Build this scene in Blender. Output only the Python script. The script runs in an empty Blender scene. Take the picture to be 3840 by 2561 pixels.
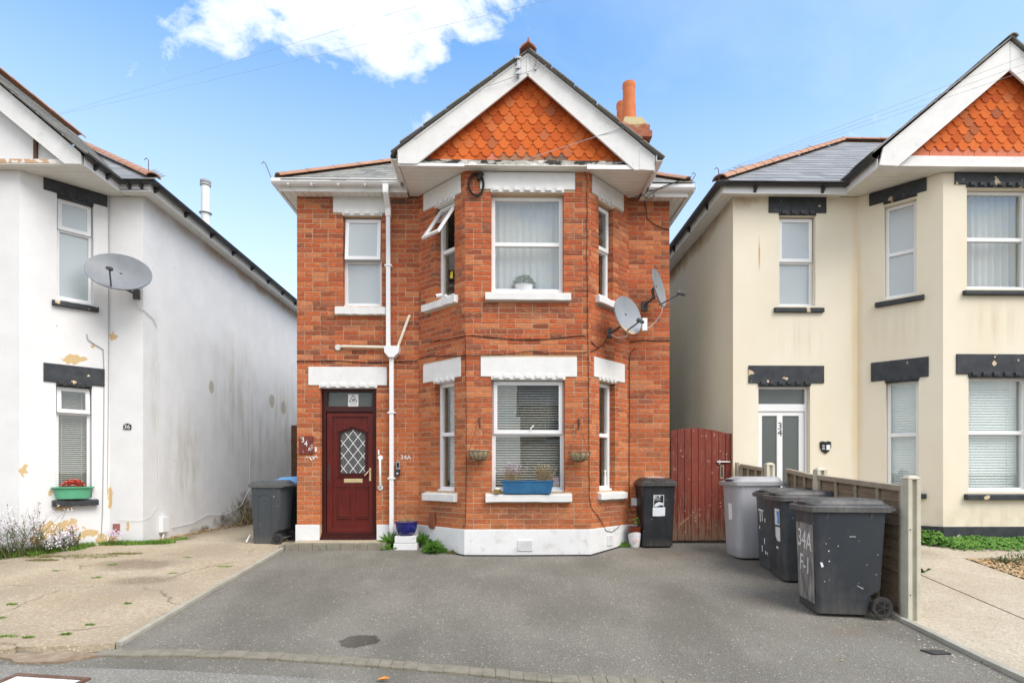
import bpy, bmesh, math, random
from mathutils import Vector, Matrix, noise

R = math.radians
rnd = random.Random(34)
scene = bpy.context.scene
COL = scene.collection

# ------------------------------------------------------------------ camera, sky, sun, exposure
cam_d = bpy.data.cameras.new('camera')
cam = bpy.data.objects.new('camera', cam_d)
COL.objects.link(cam)
cam_d.sensor_width = 36.0
cam_d.lens = 20.26
cam_d.shift_y = 0.1272
cam_d.clip_end = 3000.0
cam.location = (0.0, 0.0, 1.129)
cam.rotation_euler = (R(90), 0.0, -0.0185)
scene.camera = cam

SUN_EL, SUN_AZ = 50.0, 46.0          # elevation; azimuth from straight behind the camera towards the right
sd = bpy.data.lights.new('sun', 'SUN')
sd.energy = 1.45
sd.angle = R(38)
sd.color = (1.0, 0.935, 0.85)
sun = bpy.data.objects.new('sun', sd)
COL.objects.link(sun)
to_sun = Vector((math.sin(R(SUN_AZ)) * math.cos(R(SUN_EL)), -math.cos(R(SUN_AZ)) * math.cos(R(SUN_EL)), math.sin(R(SUN_EL))))
sun.rotation_euler = to_sun.to_track_quat('Z', 'Y').to_euler()
sun.location = (6, -12, 20)

world = bpy.data.worlds.new('World')
scene.world = world
world.use_nodes = True
wn = world.node_tree
wn.nodes.clear()


def nd(nt, kind, props=None, **inp):
    n = nt.nodes.new('ShaderNode' + kind)
    for k, v in (props or {}).items():
        setattr(n, k, v)
    for k, v in inp.items():
        key = int(k[1:]) if k[0] == 'i' and k[1:].isdigit() else k.replace('_', ' ')
        s = n.inputs[key]
        if hasattr(v, 'is_output'):
            nt.links.new(v, s)
        else:
            s.default_value = v
    return n


def math_n(nt, op, a, b=None, clamp=False):
    n = nt.nodes.new('ShaderNodeMath')
    n.operation = op
    n.use_clamp = clamp
    for i, v in enumerate((a, b)):
        if v is None:
            continue
        if hasattr(v, 'is_output'):
            nt.links.new(v, n.inputs[i])
        else:
            n.inputs[i].default_value = v
    return n.outputs[0]


def vmath(nt, op, a, b=None):
    n = nt.nodes.new('ShaderNodeVectorMath')
    n.operation = op
    for i, v in enumerate((a, b)):
        if v is None:
            continue
        if hasattr(v, 'is_output'):
            nt.links.new(v, n.inputs[i])
        else:
            n.inputs[i].default_value = v
    return n.outputs['Value'] if op in ('LENGTH', 'DOT_PRODUCT', 'DISTANCE') else n.outputs['Vector']


def ramp(nt, fac, stops, interp='LINEAR'):
    n = nt.nodes.new('ShaderNodeValToRGB')
    cr = n.color_ramp
    cr.interpolation = interp
    while len(cr.elements) > 1:
        cr.elements.remove(cr.elements[-1])
    cr.elements[0].position = stops[0][0]
    for p, c in stops[1:]:
        cr.elements.new(p)
    for e, (p, c) in zip(cr.elements, stops):
        e.position = p
        e.color = (c, c, c, 1) if isinstance(c, (int, float)) else (*c, 1)
    nt.links.new(fac, n.inputs[0])
    return n.outputs[0]


def mix(nt, fac, a, b, mode='MIX'):
    n = nt.nodes.new('ShaderNodeMix')
    n.data_type = 'RGBA'
    n.blend_type = mode
    for i, v in ((0, fac), (6, a), (7, b)):
        if hasattr(v, 'is_output'):
            nt.links.new(v, n.inputs[i])
        elif i == 0:
            n.inputs[0].default_value = v
        else:
            n.inputs[i].default_value = (*v, 1) if len(v) == 3 else v
    return n.outputs[2]


# sky: clear blue Nishita with broken white cumulus
sky = wn.nodes.new('ShaderNodeTexSky')
sky.sky_type = 'NISHITA'
sky.sun_disc = False
sky.sun_elevation = R(SUN_EL)
sky.sun_rotation = R(180 - SUN_AZ)
sky.air_density = 1.0
sky.dust_density = 0.3
sky.ozone_density = 2.2
dirv = wn.nodes.new('ShaderNodeTexCoord').outputs['Generated']
sep = nd(wn, 'SeparateXYZ', None, Vector=dirv)
zz = math_n(wn, 'ADD', math_n(wn, 'MAXIMUM', sep.outputs[2], 0.0), 0.22)
pv = nd(wn, 'CombineXYZ', None, X=math_n(wn, 'DIVIDE', sep.outputs[0], zz), Y=math_n(wn, 'DIVIDE', sep.outputs[1], zz), Z=0.3)
warp = nd(wn, 'TexNoise', None, Vector=pv.outputs[0], Scale=1.6, Detail=3.0)
pv2 = vmath(wn, 'ADD', pv.outputs[0], vmath(wn, 'MULTIPLY', warp.outputs['Color'], (0.5, 0.5, 0.5)))
cn = nd(wn, 'TexNoise', None, Vector=pv2, Scale=2.9, Detail=10.0, Roughness=0.62)
big = nd(wn, 'TexNoise', None, Vector=pv.outputs[0], Scale=0.55, Detail=2.0)
# the cumulus bank stands over the left of the street front; more broken cloud behind the viewer
c_dir = Vector((-0.235, 0.74, 0.685)).normalized()
off = vmath(wn, 'MULTIPLY', vmath(wn, 'SUBTRACT', dirv, tuple(c_dir)), (2.45, 2.6, 7.8))
blob = math_n(wn, 'SUBTRACT', 1.0, vmath(wn, 'LENGTH', off), clamp=True)
back = ramp(wn, math_n(wn, 'ADD', math_n(wn, 'MULTIPLY', sep.outputs[1], -0.5), 0.5), [(0.22, 0.0), (0.55, 0.36)])
cn2 = math_n(wn, 'ADD', math_n(wn, 'MULTIPLY', cn.outputs[0], 1.55), -0.275)
dens = math_n(wn, 'ADD', math_n(wn, 'ADD', cn2, math_n(wn, 'MULTIPLY', blob, 0.62)), math_n(wn, 'ADD', back, math_n(wn, 'MULTIPLY', big.outputs[0], 0.12)))
cmask = ramp(wn, dens, [(0.74, 0.0), (0.84, 0.55), (0.98, 1.0)])
haze = math_n(wn, 'ADD', ramp(wn, cn.outputs[0], [(0.42, 0.0), (0.8, 0.18)]), math_n(wn, 'MULTIPLY', math_n(wn, 'ADD', sep.outputs[0], 0.12, clamp=True), 0.40), clamp=True)
skyc = nd(wn, 'HueSaturation', None, Hue=0.495, Saturation=1.20, Value=1.0, Color=sky.outputs[0])
lowf = ramp(wn, sep.outputs[2], [(0.0, 0.96), (0.22, 0.78), (0.42, 0.36), (0.60, 0.05)])
sk2 = mix(wn, math_n(wn, 'MAXIMUM', lowf, haze), skyc.outputs[0], (2.9, 3.1, 3.2))
sk3 = mix(wn, cmask, sk2, (4.0, 4.0, 3.95))
bg = nd(wn, 'Background', None, Color=sk3, Strength=0.15)
wo = wn.nodes.new('ShaderNodeOutputWorld')
wn.links.new(bg.outputs[0], wo.inputs[0])

scene.view_settings.view_transform = 'Standard'
scene.view_settings.look = 'None'
scene.view_settings.exposure = 1.25
scene.view_settings.gamma = 1.0
scene.render.engine = 'CYCLES'
scene.cycles.max_bounces = 6
scene.cycles.diffuse_bounces = 3
scene.cycles.glossy_bounces = 3
scene.cycles.transmission_bounces = 3
scene.cycles.transparent_max_bounces = 12
scene.cycles.use_denoising = True

# ------------------------------------------------------------------ materials
MT = {}


def pmat(name, c1, c2=None, scale=6.0, detail=5.0, rough=0.75, bump=0.0, bscale=60.0, coord='pos', spec=0.3, metal=0.0,
         lo=0.35, hi=0.65, stretch=None, extra=None, rvar=0.0):
    m = bpy.data.materials.new(name)
    m.use_nodes = True
    nt = m.node_tree
    b = nt.nodes['Principled BSDF']
    if coord == 'pos':
        p = nt.nodes.new('ShaderNodeNewGeometry').outputs['Position']
    else:
        p = nt.nodes.new('ShaderNodeTexCoord').outputs['Object']
    q = vmath(nt, 'MULTIPLY', p, stretch) if stretch else p
    col = None
    if c2 is not None:
        nz = nd(nt, 'TexNoise', None, Vector=q, Scale=scale, Detail=detail, Roughness=0.6)
        col = ramp(nt, nz.outputs[0], [(lo, c1), (hi, c2)])
    else:
        rgb = nt.nodes.new('ShaderNodeRGB')
        rgb.outputs[0].default_value = (*c1, 1)
        col = rgb.outputs[0]
    b.inputs['Roughness'].default_value = rough
    b.inputs['Specular IOR Level'].default_value = spec
    b.inputs['Metallic'].default_value = metal
    if extra:
        r = extra(nt, col, p, b)
        if r is not None:
            col = r
    nt.links.new(col, b.inputs['Base Color'])
    if rvar:
        rn = nd(nt, 'TexNoise', None, Vector=p, Scale=9.0, Detail=4.0)
        nt.links.new(math_n(nt, 'ADD', math_n(nt, 'MULTIPLY', math_n(nt, 'SUBTRACT', rn.outputs[0], 0.5), rvar), rough), b.inputs['Roughness'])
    if bump:
        bn = nd(nt, 'TexNoise', None, Vector=q, Scale=bscale, Detail=4.0)
        bp = nd(nt, 'Bump', None, Strength=bump, Distance=0.02, Height=bn.outputs[0])
        nt.links.new(bp.outputs[0], b.inputs['Normal'])
    MT[name] = m
    return m


def patches(nt, p, spots, nscale=7.0, namp=0.55, soft=0.10):
    """union of noise-edged spots ((x,y,z),(rx,ry,rz)); returns a 0..1 mask"""
    nz = nd(nt, 'TexNoise', None, Vector=p, Scale=nscale, Detail=3.0)
    acc = None
    for c, r in spots:
        d = vmath(nt, 'LENGTH', vmath(nt, 'MULTIPLY', vmath(nt, 'SUBTRACT', p, c), tuple(1.0 / k for k in r)))
        v = math_n(nt, 'SUBTRACT', 1.0, d)
        acc = v if acc is None else math_n(nt, 'MAXIMUM', acc, v)
    e = math_n(nt, 'ADD', acc, math_n(nt, 'MULTIPLY', math_n(nt, 'SUBTRACT', nz.outputs[0], 0.5), namp * 2))
    return ramp(nt, e, [(0.10, 0.0), (0.10 + soft, 1.0)])


def speck(nt, col, p, scale, frac, c, amount=1.0):
    v = nd(nt, 'TexVoronoi', {'feature': 'F1'}, Vector=p, Scale=scale)
    h = nd(nt, 'SeparateXYZ', None, Vector=v.outputs['Color'])
    f = math_n(nt, 'MULTIPLY', math_n(nt, 'GREATER_THAN', h.outputs[0], 1.0 - frac), math_n(nt, 'LESS_THAN', v.outputs['Distance'], 0.42))
    return mix(nt, math_n(nt, 'MULTIPLY', f, amount), col, c)


def brick_extra(nt, col, p, b):
    oi = nt.nodes.new('ShaderNodeObjectInfo')
    ge = nt.nodes.new('ShaderNodeNewGeometry')
    h = math_n(nt, 'FRACT', math_n(nt, 'ADD', oi.outputs['Random'], ge.outputs['Random Per Island']))
    base = ramp(nt, h, [(0.0, (0.22, 0.070, 0.040)), (0.10, (0.31, 0.084, 0.043)), (0.24, (0.41, 0.092, 0.040)), (0.48, (0.48, 0.108, 0.042)), (0.70, (0.53, 0.138, 0.050)), (0.84, (0.60, 0.215, 0.092)), (0.93, (0.56, 0.215, 0.105)), (0.97, (0.34, 0.115, 0.065)), (1.0, (0.24, 0.092, 0.058))])
    pz = nd(nt, 'SeparateXYZ', None, Vector=p)
    low = nd(nt, 'TexNoise', None, Vector=p, Scale=1.1, Detail=2.0)
    orange = math_n(nt, 'MULTIPLY', ramp(nt, math_n(nt, 'ADD', math_n(nt, 'MULTIPLY', pz.outputs[2], 0.22), math_n(nt, 'MULTIPLY', low.outputs[0], 0.5)), [(0.45, 1.0), (0.85, 0.0)]), 0.34)
    base = mix(nt, orange, base, (0.60, 0.22, 0.075))
    # sooty darker bricks under the ground-floor sills and the eaves
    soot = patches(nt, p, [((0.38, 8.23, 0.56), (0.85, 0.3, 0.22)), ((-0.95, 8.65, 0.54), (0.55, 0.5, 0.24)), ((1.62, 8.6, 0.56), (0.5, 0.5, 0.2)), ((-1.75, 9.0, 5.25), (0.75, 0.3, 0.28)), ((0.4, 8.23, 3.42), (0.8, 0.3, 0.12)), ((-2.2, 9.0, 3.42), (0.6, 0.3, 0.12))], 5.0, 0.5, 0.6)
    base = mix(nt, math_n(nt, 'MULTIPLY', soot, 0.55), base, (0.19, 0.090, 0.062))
    grime = nd(nt, 'TexNoise', None, Vector=p, Scale=3.0, Detail=3.0)
    base = mix(nt, ramp(nt, grime.outputs[0], [(0.52, 0.0), (0.76, 0.42)]), base, (0.23, 0.092, 0.056))
    fine = nd(nt, 'TexNoise', None, Vector=p, Scale=45.0, Detail=3.0)
    base = mix(nt, ramp(nt, fine.outputs[0], [(0.32, 0.6), (0.55, 0.0)]), base, (0.24, 0.090, 0.052))
    mot = nd(nt, 'TexNoise', None, Vector=vmath(nt, 'MULTIPLY', p, (1, 1, 1.8)), Scale=16.0, Detail=3.0)
    base = mix(nt, ramp(nt, mot.outputs[0], [(0.5, 0.0), (0.75, 0.55)]), base, (0.62, 0.27, 0.13))
    lime = nd(nt, 'TexNoise', None, Vector=p, Scale=7.0, Detail=4.0, Roughness=0.7)
    return mix(nt, ramp(nt, lime.outputs[0], [(0.66, 0.0), (0.80, 0.5)]), base, (0.60, 0.46, 0.34))


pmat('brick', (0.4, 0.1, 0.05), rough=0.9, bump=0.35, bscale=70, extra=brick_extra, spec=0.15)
pmat('mortar', (0.54, 0.38, 0.24), (0.64, 0.48, 0.33), scale=1.2, rough=0.95, bump=0.3, bscale=120, spec=0.1,
     extra=lambda nt, col, p, b: mix(nt, ramp(nt, nd(nt, 'SeparateXYZ', None, Vector=p).outputs[2], [(2.9, 0.0), (3.7, 0.8)]), col, (0.68, 0.57, 0.46)))


def brickwall_extra(nt, col, p, b):
    t = nt.nodes.new('ShaderNodeTexBrick')
    sx = nd(nt, 'SeparateXYZ', None, Vector=p)
    v = nd(nt, 'CombineXYZ', None, X=sx.outputs[1], Y=sx.outputs[2])
    nt.links.new(v.outputs[0], t.inputs['Vector'])
    t.inputs['Scale'].default_value = 4.44
    t.inputs['Mortar Size'].default_value = 0.02
    t.inputs['Brick Width'].default_value = 1.0
    t.inputs['Row Height'].default_value = 0.333
    t.inputs['Color1'].default_value = (0.42, 0.105, 0.045, 1)
    t.inputs['Color2'].default_value = (0.30, 0.08, 0.04, 1)
    t.inputs['Mortar'].default_value = (0.6, 0.46, 0.32, 1)
    return t.outputs[0]


pmat('side_brick', (0.4, 0.1, 0.05), rough=0.9, extra=brickwall_extra)


def white_paint_extra(nt, col, p, b):
    g = nd(nt, 'TexNoise', None, Vector=p, Scale=14.0, Detail=6.0)
    return mix(nt, ramp(nt, g.outputs[0], [(0.62, 0.0), (0.78, 0.35)]), col, (0.50, 0.46, 0.40))


pmat('white_paint', (0.72, 0.72, 0.71), (0.78, 0.78, 0.775), scale=5, rough=0.6, bump=0.08, bscale=35, extra=white_paint_extra)
pmat('white_plinth', (0.72, 0.725, 0.73), (0.78, 0.785, 0.79), scale=3, rough=0.7, bump=0.12, bscale=20,
     extra=lambda nt, col, p, b: mix(nt, ramp(nt, nd(nt, 'TexNoise', None, Vector=p, Scale=8.0, Detail=7.0).outputs[0], [(0.56, 0.0), (0.74, 0.5)]), col, (0.52, 0.48, 0.41)))
pmat('upvc', (0.80, 0.81, 0.82), (0.84, 0.845, 0.85), scale=2, rough=0.32, spec=0.5)
pmat('upvc_aged', (0.72, 0.72, 0.69), (0.80, 0.80, 0.78), scale=4, rough=0.4, spec=0.4,
     extra=lambda nt, col, p, b: mix(nt, ramp(nt, nd(nt, 'TexNoise', None, Vector=p, Scale=6.0, Detail=8.0).outputs[0], [(0.58, 0.0), (0.75, 0.4)]), col, (0.36, 0.32, 0.25)))
pmat('soffit', (0.74, 0.72, 0.66), (0.80, 0.785, 0.74), scale=3, rough=0.5)
pmat('pipe_cream', (0.72, 0.65, 0.52), (0.78, 0.73, 0.62), scale=6, rough=0.5)
pmat('black_paint', (0.030, 0.034, 0.040), (0.050, 0.055, 0.062), scale=8, rough=0.5,
     extra=lambda nt, col, p, b: mix(nt, ramp(nt, nd(nt, 'TexNoise', None, Vector=p, Scale=5.5, Detail=7.0).outputs[0], [(0.655, 0.0), (0.668, 1.0)]), col, (0.62, 0.50, 0.34)))
pmat('black_plastic', (0.028, 0.029, 0.031), (0.04, 0.041, 0.043), scale=10, rough=0.42, spec=0.4)
pmat('cable_black', (0.02, 0.018, 0.017), rough=0.6)
pmat('cable_white', (0.72, 0.72, 0.70), rough=0.5)
pmat('cable_grey', (0.35, 0.36, 0.38), rough=0.5)
pmat('wire_grey', (0.42, 0.43, 0.45), rough=0.5)


def flaked(nt, col, p, b):
    g = nd(nt, 'TexNoise', None, Vector=vmath(nt, 'MULTIPLY', p, (1.0, 1.0, 2.5)), Scale=4.0, Detail=8.0, Roughness=0.65)
    c = mix(nt, ramp(nt, g.outputs[0], [(0.50, 0.0), (0.53, 1.0)]), col, (0.42, 0.40, 0.36))
    return mix(nt, ramp(nt, g.outputs[0], [(0.60, 0.0), (0.62, 1.0)]), c, (0.70, 0.69, 0.66))


pmat('flaked_black', (0.022, 0.022, 0.022), (0.04, 0.04, 0.038), scale=9, rough=0.7, extra=flaked)


def tile_extra(nt, col, p, b):
    oi = nt.nodes.new('ShaderNodeObjectInfo')
    c = ramp(nt, oi.outputs['Random'], [(0.0, (0.44, 0.085, 0.022)), (0.25, (0.56, 0.115, 0.027)), (0.6, (0.64, 0.142, 0.032)), (0.85, (0.66, 0.165, 0.042)), (0.95, (0.56, 0.16, 0.06)), (1.0, (0.36, 0.105, 0.05))])
    g = nd(nt, 'TexNoise', None, Vector=p, Scale=18.0, Detail=6.0)
    return mix(nt, ramp(nt, g.outputs[0], [(0.5, 0.0), (0.8, 0.5)]), c, (0.45, 0.13, 0.045))


pmat('terracotta_tile', (0.6, 0.16, 0.04), rough=0.85, bump=0.15, bscale=60, extra=tile_extra, spec=0.15)
pmat('old_tile', (0.40, 0.15, 0.07), (0.34, 0.19, 0.12), scale=9, rough=0.9)
pmat('dark_tile', (0.16, 0.10, 0.08), (0.24, 0.15, 0.11), scale=9, rough=0.9)
pmat('pink_tile', (0.55, 0.17, 0.095), (0.62, 0.20, 0.11), scale=5, rough=0.85)


def ridge_extra(nt, col, p, b):
    g = nd(nt, 'TexNoise', None, Vector=p, Scale=10.0, Detail=6.0)
    return mix(nt, ramp(nt, g.outputs[0], [(0.52, 0.0), (0.75, 0.6)]), col, (0.24, 0.18, 0.13))


pmat('ridge_tile', (0.40, 0.21, 0.135), (0.47, 0.27, 0.185), scale=3, rough=0.9, extra=ridge_extra)


def slate_mat(name, ca, cb, moss):
    def ex(nt, col, p, b):
        oi = nt.nodes.new('ShaderNodeObjectInfo')
        c = ramp(nt, oi.outputs['Random'], [(0.0, ca), (1.0, cb)])
        g = nd(nt, 'TexNoise', None, Vector=p, Scale=9.0, Detail=6.0)
        return mix(nt, ramp(nt, g.outputs[0], [(0.5, 0.0), (0.7, 0.75)]), c, moss)
    return pmat(name, ca, rough=0.6, extra=ex, bump=0.2, bscale=30)


slate_mat('slate_mossy', (0.19, 0.188, 0.17), (0.30, 0.295, 0.27), (0.36, 0.34, 0.26))
slate_mat('slate_grey', (0.22, 0.225, 0.235), (0.32, 0.325, 0.33), (0.29, 0.29, 0.28))
pmat('roof_under', (0.17, 0.17, 0.165), (0.24, 0.235, 0.225), rough=0.8)


# left house: white painted render with flaked patches and mildew
def cs(s):
    return (-6.78 + 0.695 * s, 8.234 + 0.719 * s)


L_TAN = []
for s, z, r, rz in ((0.62, 2.80, 0.17, 0.075), (0.50, 0.595, 0.10, 0.035), (0.33, 0.30, 0.16, 0.11), (0.55, 0.33, 0.20, 0.10), (0.80, 0.20, 0.13, 0.06),
                    (0.20, 0.16, 0.10, 0.07), (0.97, 0.12, 0.09, 0.08), (0.68, 0.14, 0.10, 0.05), (0.34, 0.83, 0.025, 0.045)):
    x, y = cs(s)
    L_TAN.append(((x, y, z), (r, r, rz)))
L_TAN += [((-5.975, 9.0, 3.21), (0.06, 0.1, 0.075)), ((-6.73, 8.25, 1.17), (0.055, 0.06, 0.10)), ((-6.03, 9.0, 0.74), (0.035, 0.06, 0.19)),
          ((-5.76, 9.0, 0.28), (0.03, 0.06, 0.075)), ((-6.19, 8.85, 3.03), (0.03, 0.05, 0.03)), ((-5.99, 9.0, 0.12), (0.06, 0.06, 0.10)),
          ((-6.95, 8.234, 5.41), (0.9, 0.2, 0.01))]


def left_render_extra(nt, col, p, b):
    big = nd(nt, 'TexNoise', None, Vector=vmath(nt, 'MULTIPLY', p, (1.0, 1.0, 0.45)), Scale=1.5, Detail=6.0)
    col = mix(nt, ramp(nt, big.outputs[0], [(0.5, 0.0), (0.75, 0.35)]), col, (0.66, 0.66, 0.66))
    m = patches(nt, p, L_TAN, 13.0, 1.0, 0.03)
    col = mix(nt, m, col, (0.60, 0.44, 0.23))
    spots = nd(nt, 'TexVoronoi', None, Vector=p, Scale=2.6)
    col = mix(nt, ramp(nt, spots.outputs['Distance'], [(0.022, 0.8), (0.04, 0.0)]), col, (0.42, 0.38, 0.32))
    # mildew down the side wall
    st = nd(nt, 'TexNoise', None, Vector=vmath(nt, 'MULTIPLY', p, (1.0, 2.4, 0.5)), Scale=1.8, Detail=7.0, Roughness=0.65)
    side = patches(nt, p, [((-5.53, 12.1, 2.6), (1, 1.5, 1.7)), ((-5.53, 13.3, 1.6), (1, 1.6, 1.6)), ((-5.53, 10.2, 1.2), (1, 0.9, 1.5)), ((-5.53, 9.3, 2.6), (1, 0.16, 1.2)), ((-5.53, 15, 2.2), (1, 2, 2))], 2.2, 0.45, 0.7)
    col = mix(nt, math_n(nt, 'MULTIPLY', side, ramp(nt, st.outputs[0], [(0.42, 0.05), (0.62, 0.58)])), col, (0.47, 0.44, 0.35))
    dk = patches(nt, p, [((-5.53, 12.6, 0.30), (1, 0.85, 0.50)), ((-5.53, 11.6, 0.12), (1, 0.6, 0.2)), ((-5.53, 10.7, 0.06), (1, 0.5, 0.10))], 5.0, 0.7, 0.6)
    dn = nd(nt, 'TexNoise', None, Vector=p, Scale=6.0, Detail=7.0)
    col = mix(nt, math_n(nt, 'MULTIPLY', dk, ramp(nt, dn.outputs[0], [(0.35, 0.35), (0.6, 0.95)])), col, (0.16, 0.125, 0.07))
    sp = patches(nt, p, [((-5.53, 14.0, 2.83), (1, 0.2, 0.2)), ((-5.53, 14.75, 2.75), (1, 0.2, 0.2)), ((-5.53, 11.1, 2.75), (1, 0.12, 0.16))], 4.0, 0.25, 0.2)
    col = mix(nt, math_n(nt, 'MULTIPLY', sp, 0.7), col, (0.36, 0.32, 0.22))
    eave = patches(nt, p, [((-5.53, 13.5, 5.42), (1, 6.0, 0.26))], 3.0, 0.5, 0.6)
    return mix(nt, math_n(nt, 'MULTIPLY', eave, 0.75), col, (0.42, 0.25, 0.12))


pmat('left_render', (0.705, 0.705, 0.71), (0.755, 0.755, 0.76), scale=3, rough=0.85, bump=0.12, bscale=40, extra=left_render_extra, spec=0.15)


def right_render_extra(nt, col, p, b):
    big = nd(nt, 'TexNoise', None, Vector=vmath(nt, 'MULTIPLY', p, (1.0, 1.0, 0.3)), Scale=1.2, Detail=5.0)
    col = mix(nt, ramp(nt, big.outputs[0], [(0.48, 0.0), (0.75, 0.4)]), col, (0.70, 0.60, 0.44))
    pz = nd(nt, 'SeparateXYZ', None, Vector=p)
    stk = nd(nt, 'TexNoise', None, Vector=vmath(nt, 'MULTIPLY', p, (9.0, 9.0, 0.35)), Scale=1.0, Detail=6.0, Roughness=0.6)
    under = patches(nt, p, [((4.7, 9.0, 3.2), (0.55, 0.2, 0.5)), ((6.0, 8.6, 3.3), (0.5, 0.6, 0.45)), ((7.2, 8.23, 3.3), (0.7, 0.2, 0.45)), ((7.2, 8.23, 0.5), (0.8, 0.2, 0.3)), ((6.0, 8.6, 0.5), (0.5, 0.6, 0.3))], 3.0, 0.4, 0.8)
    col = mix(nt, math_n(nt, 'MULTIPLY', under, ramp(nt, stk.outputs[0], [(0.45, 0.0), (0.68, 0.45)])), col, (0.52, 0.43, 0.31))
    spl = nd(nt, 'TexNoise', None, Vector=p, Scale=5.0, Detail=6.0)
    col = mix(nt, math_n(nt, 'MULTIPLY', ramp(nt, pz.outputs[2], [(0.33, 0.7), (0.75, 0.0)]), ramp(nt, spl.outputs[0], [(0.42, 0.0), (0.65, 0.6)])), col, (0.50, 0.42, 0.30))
    m = patches(nt, p, [((4.06, 9.0, 4.55), (0.018, 0.1, 0.35)), ((5.86, 8.72, 1.93), (0.02, 0.05, 0.12))], 12.0, 0.22, 0.5)
    col = mix(nt, math_n(nt, 'MULTIPLY', m, 0.8), col, (0.52, 0.23, 0.06))
    cor = patches(nt, p, [((5.60, 9.0, 2.9), (0.11, 0.2, 3.2))], 3.0, 0.35, 0.5)
    col = mix(nt, math_n(nt, 'MULTIPLY', cor, 0.45), col, (0.68, 0.50, 0.25))
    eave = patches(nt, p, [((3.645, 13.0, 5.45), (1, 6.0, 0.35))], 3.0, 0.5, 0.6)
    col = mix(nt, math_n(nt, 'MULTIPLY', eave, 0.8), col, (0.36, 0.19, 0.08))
    sd_ = patches(nt, p, [((3.645, 10.6, 2.6), (0.3, 0.5, 2.4)), ((3.645, 11.6, 2.0), (0.3, 0.6, 2.4))], 1.6, 0.5, 0.8)
    return mix(nt, math_n(nt, 'MULTIPLY', sd_, 0.25), col, (0.60, 0.48, 0.34))


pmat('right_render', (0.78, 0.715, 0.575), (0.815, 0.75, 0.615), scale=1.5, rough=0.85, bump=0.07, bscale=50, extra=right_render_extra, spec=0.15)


# ground
def asphalt_extra(nt, col, p, b):
    f = nd(nt, 'TexNoise', None, Vector=p, Scale=120.0, Detail=3.0)
    col = mix(nt, ramp(nt, f.outputs[0], [(0.36, 0.85), (0.6, 0.0)]), col, (0.12, 0.112, 0.094))
    col = speck(nt, col, p, 92.0, 0.34, (0.38, 0.357, 0.30), 0.65)
    col = speck(nt, col, p, 60.0, 0.04, (0.60, 0.57, 0.49), 0.75)
    oil = patches(nt, p, [((-1.23, 5.04, -0.345), (0.21, 0.17, 0.3))], 9.0, 0.35, 0.14)
    col = mix(nt, math_n(nt, 'MULTIPLY', oil, 0.80), col, (0.040, 0.032, 0.027))
    rust = patches(nt, p, [((2.75, 6.1, -0.25), (0.4, 0.35, 0.4)), ((3.2, 5.2, -0.33), (0.35, 0.2, 0.4)), ((2.4, 8.3, -0.06), (1.0, 0.5, 0.4))], 3.0, 0.6, 0.8)
    col = mix(nt, math_n(nt, 'MULTIPLY', rust, 0.30), col, (0.22, 0.14, 0.085))
    wear = nd(nt, 'TexNoise', None, Vector=vmath(nt, 'MULTIPLY', p, (1.5, 0.7, 1.0)), Scale=0.9, Detail=5.0)
    col = mix(nt, ramp(nt, wear.outputs[0], [(0.35, 0.40), (0.55, 0.0)]), col, (0.11, 0.102, 0.085))
    return mix(nt, ramp(nt, wear.outputs[0], [(0.48, 0.0), (0.75, 0.3)]), col, (0.29, 0.275, 0.235))


pmat('asphalt', (0.235, 0.221, 0.19), (0.295, 0.279, 0.242), scale=1.3, rough=0.92, bump=0.8, bscale=110, extra=asphalt_extra, spec=0.2)


def pavement_extra(nt, col, p, b):
    f = nd(nt, 'TexNoise', None, Vector=p, Scale=150.0, Detail=3.0)
    col = mix(nt, ramp(nt, f.outputs[0], [(0.38, 0.7), (0.6, 0.0)]), col, (0.15, 0.145, 0.13))
    return speck(nt, col, p, 80.0, 0.28, (0.48, 0.465, 0.42), 0.75)


pmat('pavement', (0.255, 0.245, 0.22), (0.33, 0.32, 0.285), scale=1.1, rough=0.92, bump=0.6, bscale=110, extra=pavement_extra, spec=0.2)


def concrete_extra(nt, col, p, b):
    w = nd(nt, 'TexNoise', None, Vector=p, Scale=2.2, Detail=4.0)
    pw = vmath(nt, 'ADD', vmath(nt, 'MULTIPLY', p, (1, 1, 0)), vmath(nt, 'MULTIPLY', w.outputs['Color'], (0.55, 0.55, 0.0)))
    v = nd(nt, 'TexVoronoi', {'feature': 'DISTANCE_TO_EDGE'}, Vector=pw, Scale=0.62)
    gate = nd(nt, 'TexNoise', None, Vector=p, Scale=1.1, Detail=2.0)
    cr = math_n(nt, 'MULTIPLY', ramp(nt, v.outputs['Distance'], [(0.003, 0.8), (0.010, 0.0)]), ramp(nt, gate.outputs[0], [(0.42, 0.0), (0.54, 1.0)]))
    g = nd(nt, 'TexNoise', None, Vector=p, Scale=26.0, Detail=7.0, Roughness=0.7)
    col = mix(nt, ramp(nt, g.outputs[0], [(0.36, 0.6), (0.56, 0.0)]), col, (0.30, 0.235, 0.165))
    col = mix(nt, ramp(nt, g.outputs[0], [(0.56, 0.0), (0.74, 0.6)]), col, (0.64, 0.55, 0.43))
    big = nd(nt, 'TexNoise', None, Vector=p, Scale=1.0, Detail=5.0)
    col = mix(nt, ramp(nt, big.outputs[0], [(0.42, 0.0), (0.62, 0.7)]), col, (0.33, 0.275, 0.205))
    st = patches(nt, p, [((-4.75, 7.65, -0.1), (0.75, 0.36, 0.4)), ((-4.3, 6.9, -0.1), (0.5, 0.25, 0.4))], 2.5, 0.5, 0.5)
    col = mix(nt, math_n(nt, 'MULTIPLY', st, 0.6), col, (0.17, 0.13, 0.09))
    col = speck(nt, col, p, 60.0, 0.10, (0.70, 0.64, 0.55), 0.6)
    return mix(nt, cr, col, (0.17, 0.14, 0.10))


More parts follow.
